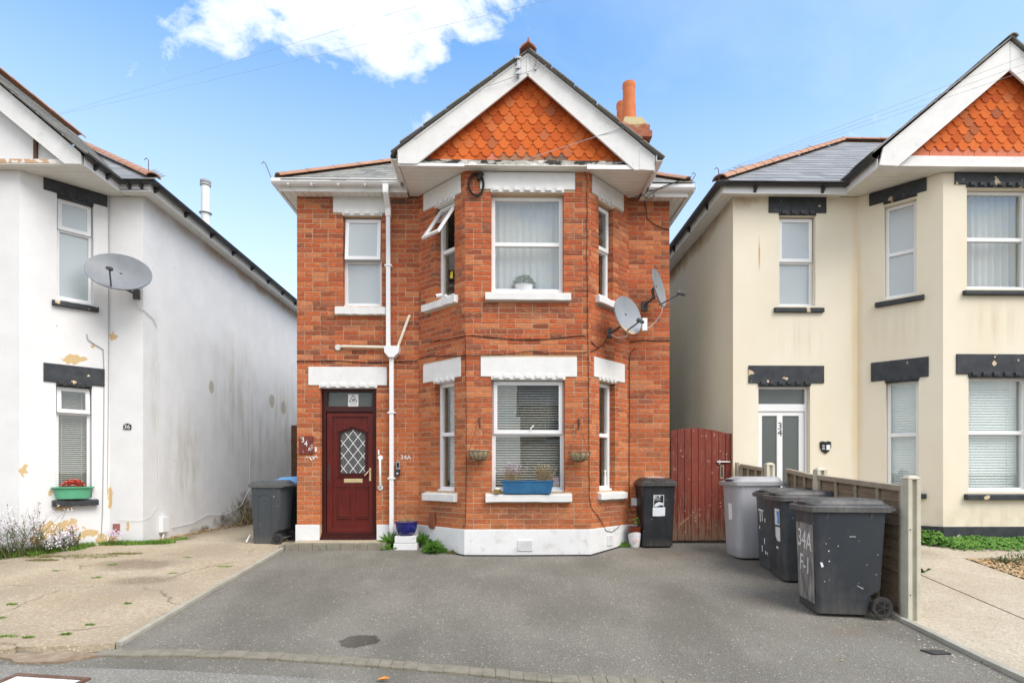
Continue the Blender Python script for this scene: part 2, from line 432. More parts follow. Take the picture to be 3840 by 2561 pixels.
pmat('old_concrete', (0.40, 0.322, 0.22), (0.48, 0.41, 0.31), scale=0.9, rough=0.95, bump=0.6, bscale=40, extra=concrete_extra, spec=0.15)


def path_extra(nt, col, p, b):
    g = nd(nt, 'TexNoise', None, Vector=p, Scale=30.0, Detail=7.0, Roughness=0.7)
    col = mix(nt, ramp(nt, g.outputs[0], [(0.38, 0.65), (0.58, 0.0)]), col, (0.33, 0.28, 0.215))
    m = patches(nt, p, [((5.0, 7.8, 0.0), (1.6, 0.35, 0.5))], 2.0, 0.5, 0.6)
    return mix(nt, math_n(nt, 'MULTIPLY', m, 0.55), col, (0.26, 0.22, 0.165))


pmat('path_concrete', (0.47, 0.40, 0.305), (0.55, 0.485, 0.385), scale=1.6, rough=0.95, bump=0.5, bscale=50, extra=path_extra, spec=0.15)
pmat('edging', (0.33, 0.315, 0.26), (0.42, 0.40, 0.34), scale=4, rough=0.9, bump=0.3)
pmat('block', (0.20, 0.183, 0.14), (0.27, 0.25, 0.195), scale=9, rough=0.92, bump=0.5, bscale=90)
pmat('slab', (0.42, 0.35, 0.25), (0.50, 0.43, 0.32), scale=4, rough=0.92, bump=0.4, bscale=80)
pmat('earth', (0.15, 0.12, 0.085), (0.22, 0.18, 0.13), scale=3, rough=0.95)
pmat('concrete_post', (0.50, 0.475, 0.375), (0.61, 0.585, 0.48), scale=6, rough=0.9, bump=0.15, bscale=60)
pmat('rust_iron', (0.12, 0.065, 0.045), (0.19, 0.12, 0.09), scale=12, rough=0.8)
pmat('pale_slab', (0.66, 0.63, 0.60), (0.74, 0.72, 0.70), scale=5, rough=0.9)


# joinery, plastic, metal
def door_extra(nt, col, p, b):
    g = nd(nt, 'TexNoise', None, Vector=vmath(nt, 'MULTIPLY', p, (14.0, 14.0, 0.5)), Scale=6.0, Detail=6.0)
    col = mix(nt, ramp(nt, g.outputs[0], [(0.4, 0.0), (0.7, 0.6)]), col, (0.042, 0.006, 0.0055))
    s = patches(nt, p, [((-2.70, 9.0, 1.12), (0.022, 0.2, 0.20)), ((-1.985, 9.0, 0.78), (0.022, 0.2, 0.17))], 30.0, 0.25, 0.08)
    return mix(nt, s, col, (0.05, 0.05, 0.05))


pmat('maroon', (0.112, 0.0125, 0.009), (0.138, 0.016, 0.011), scale=3, rough=0.30, extra=door_extra, spec=0.4)
pmat('maroon_dark', (0.034, 0.005, 0.005), (0.050, 0.0075, 0.007), scale=3, rough=0.4, spec=0.4)
pmat('brass', (0.75, 0.60, 0.33), (0.80, 0.67, 0.42), scale=8, rough=0.35, metal=0.6)
pmat('grey_steel', (0.38, 0.39, 0.40), (0.48, 0.49, 0.50), scale=8, rough=0.35, metal=0.7)


def wood_red_extra(nt, col, p, b):
    oi = nt.nodes.new('ShaderNodeObjectInfo')
    g = nd(nt, 'TexNoise', None, Vector=vmath(nt, 'MULTIPLY', p, (10.0, 10.0, 0.8)), Scale=4.0, Detail=7.0, Roughness=0.65)
    col = mix(nt, ramp(nt, oi.outputs['Random'], [(0, 0.0), (1, 0.45)]), col, (0.30, 0.06, 0.035))
    pz = nd(nt, 'SeparateXYZ', None, Vector=p)
    low = ramp(nt, pz.outputs[2], [(0.05, 0.22), (0.55, 0.04), (1.2, 0.0)])
    col = mix(nt, ramp(nt, math_n(nt, 'ADD', g.outputs[0], low), [(0.57, 0.0), (0.67, 0.85)]), col, (0.23, 0.15, 0.095))
    return speck(nt, col, p, 30.0, 0.03, (0.55, 0.36, 0.28), 0.6)


pmat('red_wood', (0.135, 0.027, 0.018), (0.180, 0.040, 0.027), scale=3, rough=0.65, bump=0.3, bscale=30, extra=wood_red_extra)


def fence_wood_extra(nt, col, p, b):
    oi = nt.nodes.new('ShaderNodeObjectInfo')
    g = nd(nt, 'TexNoise', None, Vector=vmath(nt, 'MULTIPLY', p, (6.0, 1.2, 14.0)), Scale=3.0, Detail=7.0, Roughness=0.65)
    col = mix(nt, ramp(nt, g.outputs[0], [(0.42, 0.0), (0.66, 0.8)]), col, (0.33, 0.26, 0.19))
    return mix(nt, ramp(nt, oi.outputs['Random'], [(0, 0.0), (1, 0.5)]), col, (0.13, 0.10, 0.06))


pmat('fence_wood', (0.185, 0.13, 0.088), (0.25, 0.19, 0.135), scale=4, rough=0.85, bump=0.4, bscale=25, extra=fence_wood_extra)
pmat('fence_rail', (0.31, 0.26, 0.19), (0.40, 0.345, 0.265), scale=6, rough=0.85, bump=0.4, bscale=40)
pmat('brown_wood', (0.09, 0.045, 0.025), (0.13, 0.07, 0.04), scale=5, rough=0.8)


def binmat(name, c, rough=0.42, dirt=(0.16, 0.15, 0.14), amt=0.35):
    def ex(nt, col, p, b):
        g = nd(nt, 'TexNoise', None, Vector=vmath(nt, 'MULTIPLY', p, (1.0, 1.0, 0.35)), Scale=5.0, Detail=8.0, Roughness=0.7)
        col = mix(nt, ramp(nt, g.outputs[0], [(0.48, 0.0), (0.72, amt)]), col, dirt)
        pz = nd(nt, 'SeparateXYZ', None, Vector=p)
        n2 = nd(nt, 'TexNoise', None, Vector=vmath(nt, 'MULTIPLY', p, (9.0, 9.0, 1.0)), Scale=3.0, Detail=4.0)
        col = mix(nt, math_n(nt, 'MULTIPLY', ramp(nt, pz.outputs[2], [(0.0, 0.55), (0.14, 0.0)]), n2.outputs[0]), col, (0.26, 0.24, 0.21))
        return speck(nt, col, p, 46.0, 0.008, (0.30, 0.30, 0.30), 0.5)
    return pmat(name, c, rough=rough, coord='obj', extra=ex, spec=0.45, bump=0.06, bscale=200, rvar=0.25)


binmat('bin_black', (0.018, 0.020, 0.024), amt=0.15)
binmat('bin_charcoal', (0.036, 0.042, 0.050))
binmat('bin_slate', (0.052, 0.062, 0.070), amt=0.2)
binmat('bin_grey', (0.40, 0.405, 0.43), dirt=(0.28, 0.275, 0.28), amt=0.5, rough=0.5)
binmat('bin_lid', (0.050, 0.053, 0.058), dirt=(0.22, 0.21, 0.20), amt=0.6, rough=0.48)
pmat('lid_blue', (0.16, 0.42, 0.78), (0.22, 0.48, 0.82), scale=5, rough=0.5, coord='obj')
pmat('rubber', (0.028, 0.027, 0.026), (0.055, 0.052, 0.048), scale=20, rough=0.8, coord='obj')
pmat('wheel_hub', (0.016, 0.016, 0.018), rough=0.4, coord='obj')
pmat('white_print', (0.80, 0.80, 0.80), rough=0.6)
pmat('white_label', (0.66, 0.71, 0.75), (0.74, 0.78, 0.81), scale=14, rough=0.5)
pmat('worn_paint', (0.80, 0.79, 0.77), (0.66, 0.65, 0.63), scale=30, rough=0.7, coord='obj')
pmat('worn_scrape', (0.10, 0.102, 0.105), (0.36, 0.35, 0.32), scale=6, detail=6, lo=0.36, hi=0.66, rough=0.7, coord='obj', stretch=(3, 3, 0.7))
pmat('print_blue', (0.10, 0.30, 0.62), rough=0.5)
pmat('print_black', (0.02, 0.02, 0.02), rough=0.5)
pmat('print_yellow', (0.85, 0.70, 0.02), rough=0.5)
pmat('dish_grey', (0.20, 0.215, 0.235), (0.25, 0.265, 0.285), scale=3, rough=0.5, coord='obj')
pmat('dish_rust', (0.25, 0.275, 0.31), (0.30, 0.325, 0.36), scale=3, rough=0.5, coord='obj',
     extra=lambda nt, col, p, b: mix(nt, patches(nt, p, [((0.0, -0.27, 0.0), (0.30, 0.075, 0.3))], 9.0, 0.25, 0.35), col, (0.50, 0.36, 0.23)))
pmat('dish_arm', (0.075, 0.078, 0.082), (0.11, 0.113, 0.118), scale=8, rough=0.6)
pmat('cobalt_glaze', (0.010, 0.012, 0.13), (0.016, 0.02, 0.19), scale=6, rough=0.12, spec=0.6)
pmat('blue_plastic', (0.022, 0.115, 0.25), (0.04, 0.155, 0.31), scale=7, rough=0.5)
pmat('green_plastic', (0.10, 0.36, 0.21), (0.12, 0.42, 0.25), scale=5, rough=0.45)
pmat('red_glaze', (0.16, 0.030, 0.018), (0.22, 0.05, 0.03), scale=10, rough=0.3)
pmat('gold_tin', (0.55, 0.42, 0.14), (0.42, 0.30, 0.10), scale=10, rough=0.3, metal=0.7)
pmat('coir', (0.38, 0.30, 0.17), (0.56, 0.47, 0.31), scale=40, rough=0.95, bump=0.6, bscale=120)
pmat('soil', (0.05, 0.035, 0.025), (0.09, 0.065, 0.045), scale=20, rough=0.95)
pmat('leaf_green', (0.075, 0.19, 0.025), (0.13, 0.28, 0.04), scale=4, rough=0.55)
pmat('leaf_dark', (0.040, 0.095, 0.020), (0.075, 0.150, 0.030), scale=4, rough=0.55)
pmat('grass', (0.12, 0.23, 0.03), (0.19, 0.32, 0.06), scale=3, rough=0.65)
pmat('moss', (0.15, 0.16, 0.045), (0.22, 0.215, 0.075), scale=8, rough=0.9)
pmat('dry_stem', (0.36, 0.27, 0.15), (0.47, 0.37, 0.22), scale=9, rough=0.9)
pmat('twig', (0.20, 0.155, 0.09), (0.29, 0.23, 0.14), scale=9, rough=0.9)
pmat('petal_white', (0.76, 0.70, 0.76), (0.84, 0.80, 0.83), scale=5, rough=0.6)
pmat('petal_mauve', (0.56, 0.44, 0.58), (0.68, 0.56, 0.68), scale=5, rough=0.6)
pmat('petal_red', (0.62, 0.045, 0.04), (0.76, 0.15, 0.12), scale=20, rough=0.6)
pmat('dead_leaf', (0.40, 0.24, 0.09), (0.55, 0.38, 0.18), scale=9, rough=0.85)
pmat('orange_leaf', (0.62, 0.20, 0.03), (0.70, 0.30, 0.06), scale=9, rough=0.8)
pmat('gravel', (0.44, 0.28, 0.13), (0.62, 0.48, 0.30), scale=14, rough=0.9)
pmat('pebble', (0.50, 0.45, 0.36), (0.60, 0.56, 0.47), scale=14, rough=0.9)
pmat('purple_cloth', (0.10, 0.085, 0.19), (0.14, 0.12, 0.25), scale=5, rough=0.8)
pmat('blind', (0.56, 0.545, 0.50), (0.62, 0.605, 0.56), scale=2, rough=0.5)
pmat('blind_white', (0.76, 0.80, 0.79), (0.80, 0.84, 0.83), scale=2, rough=0.5)
pmat('room', (0.40, 0.37, 0.33), (0.46, 0.43, 0.39), scale=1, rough=0.9)
pmat('brown_plastic', (0.22, 0.075, 0.035), (0.27, 0.10, 0.05), scale=6, rough=0.5)
pmat('chimney_brick', (0.30, 0.10, 0.055), (0.38, 0.15, 0.09), scale=12, rough=0.9, bump=0.4,
     extra=lambda nt, col, p, b: mix(nt, patches(nt, p, [((2.5, 10.7, 7.60), (0.6, 0.6, 0.22))], 6.0, 0.5, 0.3), col, (0.42, 0.36, 0.20)))
pmat('chimney_pot', (0.56, 0.16, 0.06), (0.64, 0.21, 0.09), scale=4, rough=0.85)
pmat('far_cladding', (0.33, 0.36, 0.45), (0.38, 0.41, 0.50), scale=4, rough=0.8)
pmat('far_white', (0.78, 0.78, 0.78), rough=0.8)


def glassmat(name, tint, refl=0.10, frost=0.0, frost_col=(0.55, 0.6, 0.62)):
    m = bpy.data.materials.new(name)
    m.use_nodes = True
    nt = m.node_tree
    nt.nodes.clear()
    out = nt.nodes.new('ShaderNodeOutputMaterial')
    tr = nd(nt, 'BsdfTransparent', None, Color=(*tint, 1))
    gl = nd(nt, 'BsdfGlossy', None, Color=(1, 1, 1, 1), Roughness=0.015)
    lw = nt.nodes.new('ShaderNodeLayerWeight')
    f = math_n(nt, 'ADD', math_n(nt, 'MULTIPLY', math_n(nt, 'POWER', lw.outputs['Facing'], 4.0), 0.9), refl, clamp=True)
    base = tr.outputs[0]
    if frost:
        df = nd(nt, 'BsdfTranslucent', None, Color=(*frost_col, 1))
        d2 = nd(nt, 'BsdfDiffuse', None, Color=(*frost_col, 1))
        ms0 = nd(nt, 'MixShader', None, Fac=0.5)
        nt.links.new(df.outputs[0], ms0.inputs[1])
        nt.links.new(d2.outputs[0], ms0.inputs[2])
        ms = nd(nt, 'MixShader', None, Fac=frost)
        nt.links.new(tr.outputs[0], ms.inputs[1])
        nt.links.new(ms0.outputs[0], ms.inputs[2])
        base = ms.outputs[0]
    mx = nt.nodes.new('ShaderNodeMixShader')
    nt.links.new(f, mx.inputs[0])
    nt.links.new(base, mx.inputs[1])
    nt.links.new(gl.outputs[0], mx.inputs[2])
    if frost:
        tc = nt.nodes.new('ShaderNodeNewGeometry')
        nz = nd(nt, 'TexNoise', None, Vector=tc.outputs['Position'], Scale=70.0, Detail=2.0)
        bp = nd(nt, 'Bump', None, Strength=0.25, Distance=0.01, Height=nz.outputs[0])
        nt.links.new(bp.outputs[0], gl.inputs['Normal'])
        gl.inputs['Roughness'].default_value = 0.12
    nt.links.new(mx.outputs[0], out.inputs[0])
    MT[name] = m


glassmat('glass', (0.96, 0.98, 0.975), 0.075)
glassmat('glass_frost', (0.85, 0.90, 0.92), 0.14, 0.80, (0.72, 0.79, 0.82))
glassmat('glass_door', (0.55, 0.62, 0.60), 0.06, 0.55, (0.30, 0.34, 0.33))

m = bpy.data.materials.new('net_curtain')
m.use_nodes = True
nt = m.node_tree
nt.nodes.clear()
o_ = nt.nodes.new('ShaderNodeOutputMaterial')
a_ = nd(nt, 'BsdfDiffuse', None, Color=(0.86, 0.88, 0.90, 1))
t_ = nd(nt, 'BsdfTranslucent', None, Color=(0.86, 0.88, 0.90, 1))
x_ = nd(nt, 'BsdfTransparent', None)
m1 = nd(nt, 'MixShader', None, Fac=0.35)
nt.links.new(a_.outputs[0], m1.inputs[1])
nt.links.new(t_.outputs[0], m1.inputs[2])
m2 = nd(nt, 'MixShader', None, Fac=0.14)
nt.links.new(m1.outputs[0], m2.inputs[1])
nt.links.new(x_.outputs[0], m2.inputs[2])
nt.links.new(m2.outputs[0], o_.inputs[0])
MT['net_curtain'] = m

# ------------------------------------------------------------------ geometry helpers
WL = {}


def world_loc(o):
    return WL.get(o.name, Vector((0, 0, 0)))


class Fr:
    """vertical wall frame: s runs along P->Q, n points out of the wall, z is up"""

    def __init__(self, P, Q):
        self.P = Vector((P[0], P[1], 0))
        d = Vector((Q[0] - P[0], Q[1] - P[1], 0))
        self.L = d.length
        self.t = d.normalized()
        self.o = Vector((self.t.y, -self.t.x, 0))
        self.ang = math.atan2(self.t.y, self.t.x)

    def p(self, s, n, z):
        return self.P + self.t * s + self.o * n + Vector((0, 0, z))


WORLD = Fr((0, 0), (1, 0))


class MB:
    def __init__(self):
        self.v = []
        self.f = []

    def add(self, pts, faces):
        k = len(self.v)
        self.v += [Vector(p) for p in pts]
        self.f += [tuple(i + k for i in f) for f in faces]
        return self

    def box(self, fr, s0, s1, n0, n1, z0, z1):
        P = [fr.p(s, n, z) for z in (z0, z1) for s, n in ((s0, n0), (s1, n0), (s1, n1), (s0, n1))]
        return self.add(P, [(0, 1, 2, 3), (7, 6, 5, 4), (4, 5, 1, 0), (5, 6, 2, 1), (6, 7, 3, 2), (7, 4, 0, 3)])

    def xbox(self, x0, x1, y0, y1, z0, z1):
        P = [(x, y, z) for z in (z0, z1) for x, y in ((x0, y0), (x1, y0), (x1, y1), (x0, y1))]
        return self.add(P, [(3, 2, 1, 0), (4, 5, 6, 7), (0, 1, 5, 4), (1, 2, 6, 5), (2, 3, 7, 6), (3, 0, 4, 7)])

    def prism(self, a, b):
        """solid between two matching polygons"""
        n = len(a)
        return self.add(list(a) + list(b), [tuple(range(n))[::-1], tuple(range(n, 2 * n))] + [(i, (i + 1) % n, n + (i + 1) % n, n + i) for i in range(n)])

    def fprism(self, fr, poly, n0, n1):
        return self.prism([fr.p(s, n1, z) for s, z in poly], [fr.p(s, n0, z) for s, z in poly])

    def loft(self, rings, cap=True, closed=True):
        n = len(rings[0])
        k = len(self.v)
        for r in rings:
            self.v += [Vector(p) for p in r]
        for j in range(len(rings) - 1):
            for i in range(n if closed else n - 1):
                a, b = k + j * n + i, k + j * n + (i + 1) % n
                self.f.append((a, b, b + n, a + n))
        if cap:
            self.f.append(tuple(range(k, k + n))[::-1])
            self.f.append(tuple(range(k + (len(rings) - 1) * n, k + len(rings) * n)))
        return self

    def tube(self, pts, r, seg=6, cap=True):
        pts = [Vector(p) for p in pts]
        rings = []
        up = None
        for i, p in enumerate(pts):
            d = (pts[min(i + 1, len(pts) - 1)] - pts[max(i - 1, 0)])
            if d.length < 1e-9:
                d = Vector((0, 0, 1))
            d.normalize()
            if up is None:
                up = d.orthogonal().normalized()
            up = (up - d * up.dot(d))
            if up.length < 1e-6:
                up = d.orthogonal()
            up.normalize()
            w = d.cross(up)
            rr = r[i] if isinstance(r, (list, tuple)) else r
            rings.append([p + (up * math.cos(a) + w * math.sin(a)) * rr for a in (2 * math.pi * k / seg for k in range(seg))])
        return self.loft(rings, cap)

    def lathe(self, prof, seg=16, axis='z', c=(0, 0, 0)):
        c = Vector(c)
        rings = []
        for r, h in prof:
            ring = []
            for k in range(seg):
                a = 2 * math.pi * k / seg
                x, y = r * math.cos(a), r * math.sin(a)
                ring.append(c + Vector({'z': (x, y, h), 'x': (h, x, y), 'y': (y, h, x)}[axis]))
            rings.append(ring)
        return self.loft(rings, True)


def shade_auto(me, ang=40):
    me.shade_smooth()
    try:
        me.set_sharp_from_angle(angle=R(ang))
    except Exception:
        pass


def mesh_from(name, mb, mat, origin=None, smooth=False):
    if origin is None:
        xs = [v.x for v in mb.v]
        ys = [v.y for v in mb.v]
        origin = Vector(((min(xs) + max(xs)) / 2, (min(ys) + max(ys)) / 2, min(v.z for v in mb.v)))
    me = bpy.data.meshes.new(name)
    me.from_pydata([tuple(v - origin) for v in mb.v], [], mb.f)
    me.update()
    bm = bmesh.new()
    bm.from_mesh(me)
    bmesh.ops.recalc_face_normals(bm, faces=bm.faces)
    bm.to_mesh(me)
    bm.free()
    if smooth:
        shade_auto(me)
    me.materials.append(MT[mat] if isinstance(mat, str) else mat)
    return me, origin


def mk(name, mb, mat, parent=None, smooth=False, bevel=0.0, origin=None, **tags):
    me, org = mesh_from(name, mb, mat, origin, smooth)
    o = bpy.data.objects.new(name, me)
    COL.objects.link(o)
    WL[o.name] = org.copy()
    if parent is not None:
        o.parent = parent
        o.location = org - world_loc(parent)
    else:
        o.location = org
    if bevel:
        b = o.modifiers.new('bevel', 'BEVEL')
        b.width = bevel
        b.segments = 2
        b.limit_method = 'ANGLE'
        b.angle_limit = R(40)
    tag(o, **tags)
    return o


def tag(o, label=None, cat=None, group=None, kind=None):
    if label:
        o['label'] = label
    if cat:
        o['category'] = cat
    if group:
        o['group'] = group
    if kind:
        o['kind'] = kind
    return o


def thing(name, loc, label, cat, group=None):
    o = bpy.data.objects.new(name, None)
    o.empty_display_size = 0.1
    COL.objects.link(o)
    o.location = loc
    WL[o.name] = Vector(loc)
    return tag(o, label, cat, group)


def place(name, me, parent, mat4):
    """shared-mesh child at a world matrix"""
    o = bpy.data.objects.new(name, me)
    COL.objects.link(o)
    o.parent = parent
    m_ = mat4.copy()
    m_.translation = mat4.translation - world_loc(parent)
    o.matrix_basis = m_
    return o


def basis(x, y, z, t):
    m_ = Matrix((x, y, z)).transposed().to_4x4()
    m_.translation = t
    return m_


def text_mesh(s, size, depth=0.002):
    cu = bpy.data.curves.new('lettering', 'FONT')
    cu.body = s
    cu.size = size
    cu.align_x = 'CENTER'
    cu.align_y = 'CENTER'
    cu.extrude = depth / 2
    cu.resolution_u = 3
    o = bpy.data.objects.new('lettering', cu)
    COL.objects.link(o)
    dg = bpy.context.evaluated_depsgraph_get()
    me = bpy.data.meshes.new_from_object(o.evaluated_get(dg))
    bpy.data.objects.remove(o)
    bpy.data.curves.remove(cu)
    return me


def lettering(s, size, parent, pos, right, up, mat='white_print', name='lettering', sx=1.0):
    me = text_mesh(s, size)
    me.materials.clear()
    me.materials.append(MT[mat])
    r_ = Vector(right).normalized()
    u_ = Vector(up).normalized()
    o = place(name, me, parent, basis(r_, u_, r_.cross(u_), Vector(pos)))
    o.scale = (sx, 1, 1)
    return o


def grid_solid(fr, s0, s1, z0, z1, n0, n1, ops):
    """one connected slab with rectangular holes ops=[(s0,s1,z0,z1)]"""
    ss = sorted({s0, s1} | {min(max(a, s0), s1) for o in ops for a in o[:2]})
    zs = sorted({z0, z1} | {min(max(a, z0), z1) for o in ops for a in o[2:4]})
    ss = [a for i, a in enumerate(ss) if i == 0 or a - ss[i - 1] > 1e-6]
    zs = [a for i, a in enumerate(zs) if i == 0 or a - zs[i - 1] > 1e-6]
    fill = {}
    for i in range(len(ss) - 1):
        for j in range(len(zs) - 1):
            cs_, cz = (ss[i] + ss[i + 1]) / 2, (zs[j] + zs[j + 1]) / 2
            fill[i, j] = not any(o[0] < cs_ < o[1] and o[2] < cz < o[3] for o in ops)
    mb = MB()
    idx = {}

    def V(i, j, k):
        if (i, j, k) not in idx:
            idx[i, j, k] = len(mb.v)
            mb.v.append(fr.p(ss[i], (n0, n1)[k], zs[j]))
        return idx[i, j, k]
    for (i, j), f in fill.items():
        if not f:
            continue
        mb.f.append((V(i, j, 1), V(i + 1, j, 1), V(i + 1, j + 1, 1), V(i, j + 1, 1)))
        mb.f.append((V(i, j + 1, 0), V(i + 1, j + 1, 0), V(i + 1, j, 0), V(i, j, 0)))
        if not fill.get((i - 1, j)):
            mb.f.append((V(i, j, 0), V(i, j, 1), V(i, j + 1, 1), V(i, j + 1, 0)))
        if not fill.get((i + 1, j)):
            mb.f.append((V(i + 1, j, 1), V(i + 1, j, 0), V(i + 1, j + 1, 0), V(i + 1, j + 1, 1)))
        if not fill.get((i, j - 1)):
            mb.f.append((V(i, j, 0), V(i + 1, j, 0), V(i + 1, j, 1), V(i, j, 1)))
        if not fill.get((i, j + 1)):
            mb.f.append((V(i, j + 1, 1), V(i + 1, j + 1, 1), V(i + 1, j + 1, 0), V(i, j + 1, 0)))
    return mb


# ------------------------------------------------------------------ the ground
def zd(y):                                   # the drive falls towards the street
    if y >= 9:
        return 0.0
    if y >= 4:
        return 0.087 * (y - 9)
    return -0.435 - 0.03 * min(1.0, (4 - y) / 1.0)


def zl(y):
    return zd(y) + 0.030


def zr(y):                                   # the right-hand yard climbs a little more steeply
    return min(0.09, -0.285 + 0.132 * (y - 5.47))


def sheet(poly, zf, lift, nx=1, dy=0.25):
    """a ground sheet over the region between two x(y) borders: poly=[(y, x0, x1), ...] sorted by y"""
    mb = MB()
    ys = []
    for (ya, *_), (yb, *_) in zip(poly, poly[1:]):
        k = max(1, int(math.ceil((yb - ya) / dy)))
        ys += [ya + (yb - ya) * i / k for i in range(k)]
    ys.append(poly[-1][0])

    def lerp(y):
        for a, b in zip(poly, poly[1:]):
            if a[0] <= y <= b[0]:
                t = (y - a[0]) / (b[0] - a[0])
                return a[1] + (b[1] - a[1]) * t, a[2] + (b[2] - a[2]) * t
        return poly[-1][1:]
    for y in ys:
        x0, x1 = lerp(y)
        for i in range(nx + 1):
            mb.v.append(Vector((x0 + (x1 - x0) * i / nx, y, zf(y) + lift)))
    for j in range(len(ys) - 1):
        for i in range(nx):
            a = j * (nx + 1) + i
            mb.f.append((a, a + 1, a + nx + 2, a + nx + 1))
    return mb


gb = MB()
gy = [-400, -60, 2.9, 3.0, 3.5, 4.0, 5, 6, 7, 8, 9.0, 12, 30, 90, 600]
for y in gy:
    for x in (-600, -40, -10, 0, 10, 40, 600):
        gb.v.append(Vector((x, y, zd(y) - 0.03)))
for j in range(len(gy) - 1):
    for i in range(6):
        a = j * 7 + i
        gb.f.append((a, a + 1, a + 8, a + 7))
mk('ground', gb, 'earth', kind='structure')


KY = [(-9, 4.90), (-3.3, 4.885), (-2.72, 4.87), (-1.985, 4.815), (-1.24, 4.695), (-0.283, 4.50), (0.353, 4.355), (1.11, 4.25), (4, 3.87), (20, 2.9)]


def ky(x):                                   # back edge of the kerb row across the mouth of the drive
    for (xa, ya), (xb, yb) in zip(KY, KY[1:]):
        if x <= xb:
            return ya + (yb - ya) * (x - xa) / (xb - xa)
    return KY[-1][1]


# drive: asphalt between the two edgings, out to the street
mbd = MB()
xs_ = [-3.22 + 7.04 * i / 16 for i in range(17)]
rows = []
for i, x in enumerate(xs_):
    k0 = ky(x) - 0.02
    ys_ = [k0 + (9.0 - k0) * j / 10 for j in range(11)]
    rows.append([(x, y, zd(y) + 0.004) for y in ys_])
for r_ in rows:
    mbd.v += [Vector(p) for p in r_]
for i in range(16):
    for j in range(10):
        a = i * 11 + j
        mbd.f.append((a, a + 11, a + 12, a + 1))
mk('driveway', mbd, 'asphalt', kind='structure')
mk('alley_floor', sheet([(8.98, -1.0, 3.7), (16, -1.0, 3.7)], zd, 0.003), 'asphalt', kind='structure')
# strip of tarmac in front of the kerb row, then the lighter footway
mbs = MB()
for x in [-7.0, -5, -4, -3.3, -2.6, -1.9, -1.2, -0.5, 0.2, 1.1, 2, 3, 4, 6, 9]:
    k0 = ky(max(-3.3, min(x, 3.9))) - 0.11 if x >= -3.4 else 5.02
    for y in (3.0, 4.0, k0):
        mbs.v.append(Vector((x, y, zd(y) - 0.012)))
for i in range(14):
    for j in range(2):
        a = i * 3 + j
        mbs.f.append((a, a + 3, a + 4, a + 1))
mk('tarmac_strip', mbs, 'asphalt', kind='structure')
mbs = MB()
for x, k0 in ((-9, 4.7), (-5, 4.66), (-4, 4.62), (-3.4, 4.56), (-2.63, 4.50), (-1.7, 4.38), (-0.8, 4.24), (0, 4.08), (1, 3.9), (3, 3.6), (6, 3.2)):
    for y in (2.2, 3.0, 4.0 if k0 > 4.0 else k0 - 0.02, k0):
        mbs.v.append(Vector((x, y, zd(y) - 0.006)))
for i in range(10):
    for j in range(3):
        a = i * 4 + j
        mbs.f.append((a, a + 4, a + 5, a + 1))
mk('pavement', mbs, 'pavement', kind='structure')
mk('road', sheet([(-12, -60, 60), (2.2, -60, 60)], lambda y: -0.56, 0.0, dy=20), 'asphalt', kind='structure')

# left yard: broken concrete with a ragged street edge
mby = MB()
cols = [-14, -9, -7, -5.6] + [-5.2 + 0.1 * i for i in range(20)]
cols = [c for c in cols if c <= -3.30] + [-3.28]
for x in cols:
    f = 4.93 + 0.05 * math.sin(x * 7.1) + 0.06 * noise.noise(Vector((x * 3.1, 0.3, 0))) - 0.02 * (x + 4.2)
    for j in range(13):
        y = f + (16.0 - f) * (j / 12) ** 1.5
        bump_ = 0.012 * noise.noise(Vector((x * 0.9, y * 0.9, 2.0)))
        if j == 0:
            mby.v.append(Vector((x, y - 0.03, zl(y) - 0.12)))
        mby.v.append(Vector((x, y, zl(y) + bump_)))
for i in range(len(cols) - 1):
    for j in range(13):
        a = i * 14 + j
        mby.f.append((a, a + 14, a + 15, a + 1))
mk('concrete_yard', mby, 'old_concrete', kind='structure', smooth=True)
# loose broken slabs along that edge
frag = thing('broken_concrete', (-4.1, 4.85, zd(4.85)), 'cracked flat lumps of pale concrete along the street edge of the left yard', 'broken concrete')
for cx, cy, rx, ry in ((-4.38, 4.88, 0.16, 0.055), (-4.14, 4.87, 0.12, 0.05), (-3.97, 4.93, 0.13, 0.05), (-3.74, 4.93, 0.10, 0.045), (-4.62, 4.86, 0.12, 0.05)):
    pts = [(cx + rx * (0.8 + 0.35 * rnd.random()) * math.cos(a), cy + ry * (0.8 + 0.35 * rnd.random()) * math.sin(a)) for a in [2 * math.pi * k / 8 for k in range(8)]]
    z0 = zl(cy) - 0.05
    mk('concrete_piece', MB().prism([Vector((x, y, z0)) for x, y in pts], [Vector((x, y, zl(y) + 0.004)) for x, y in pts]), 'old_concrete', frag, bevel=0.006)
# bare earth patch beside the end of the kerb row
pts = [(-3.68 + 0.44 * math.cos(a) * (0.85 + 0.25 * math.sin(3 * a)), 4.74 + 0.11 * math.sin(a)) for a in [2 * math.pi * k / 14 for k in range(14)]]
mk('earth_patch', MB().prism([Vector((x, y, zd(y) - 0.05)) for x, y in pts], [Vector((x, y, zd(y) + 0.004)) for x, y in pts]), pmat('bare_earth', (0.24, 0.17, 0.115), (0.36, 0.29, 0.21), scale=7, rough=0.95, bump=0.6, bscale=50), kind='structure')

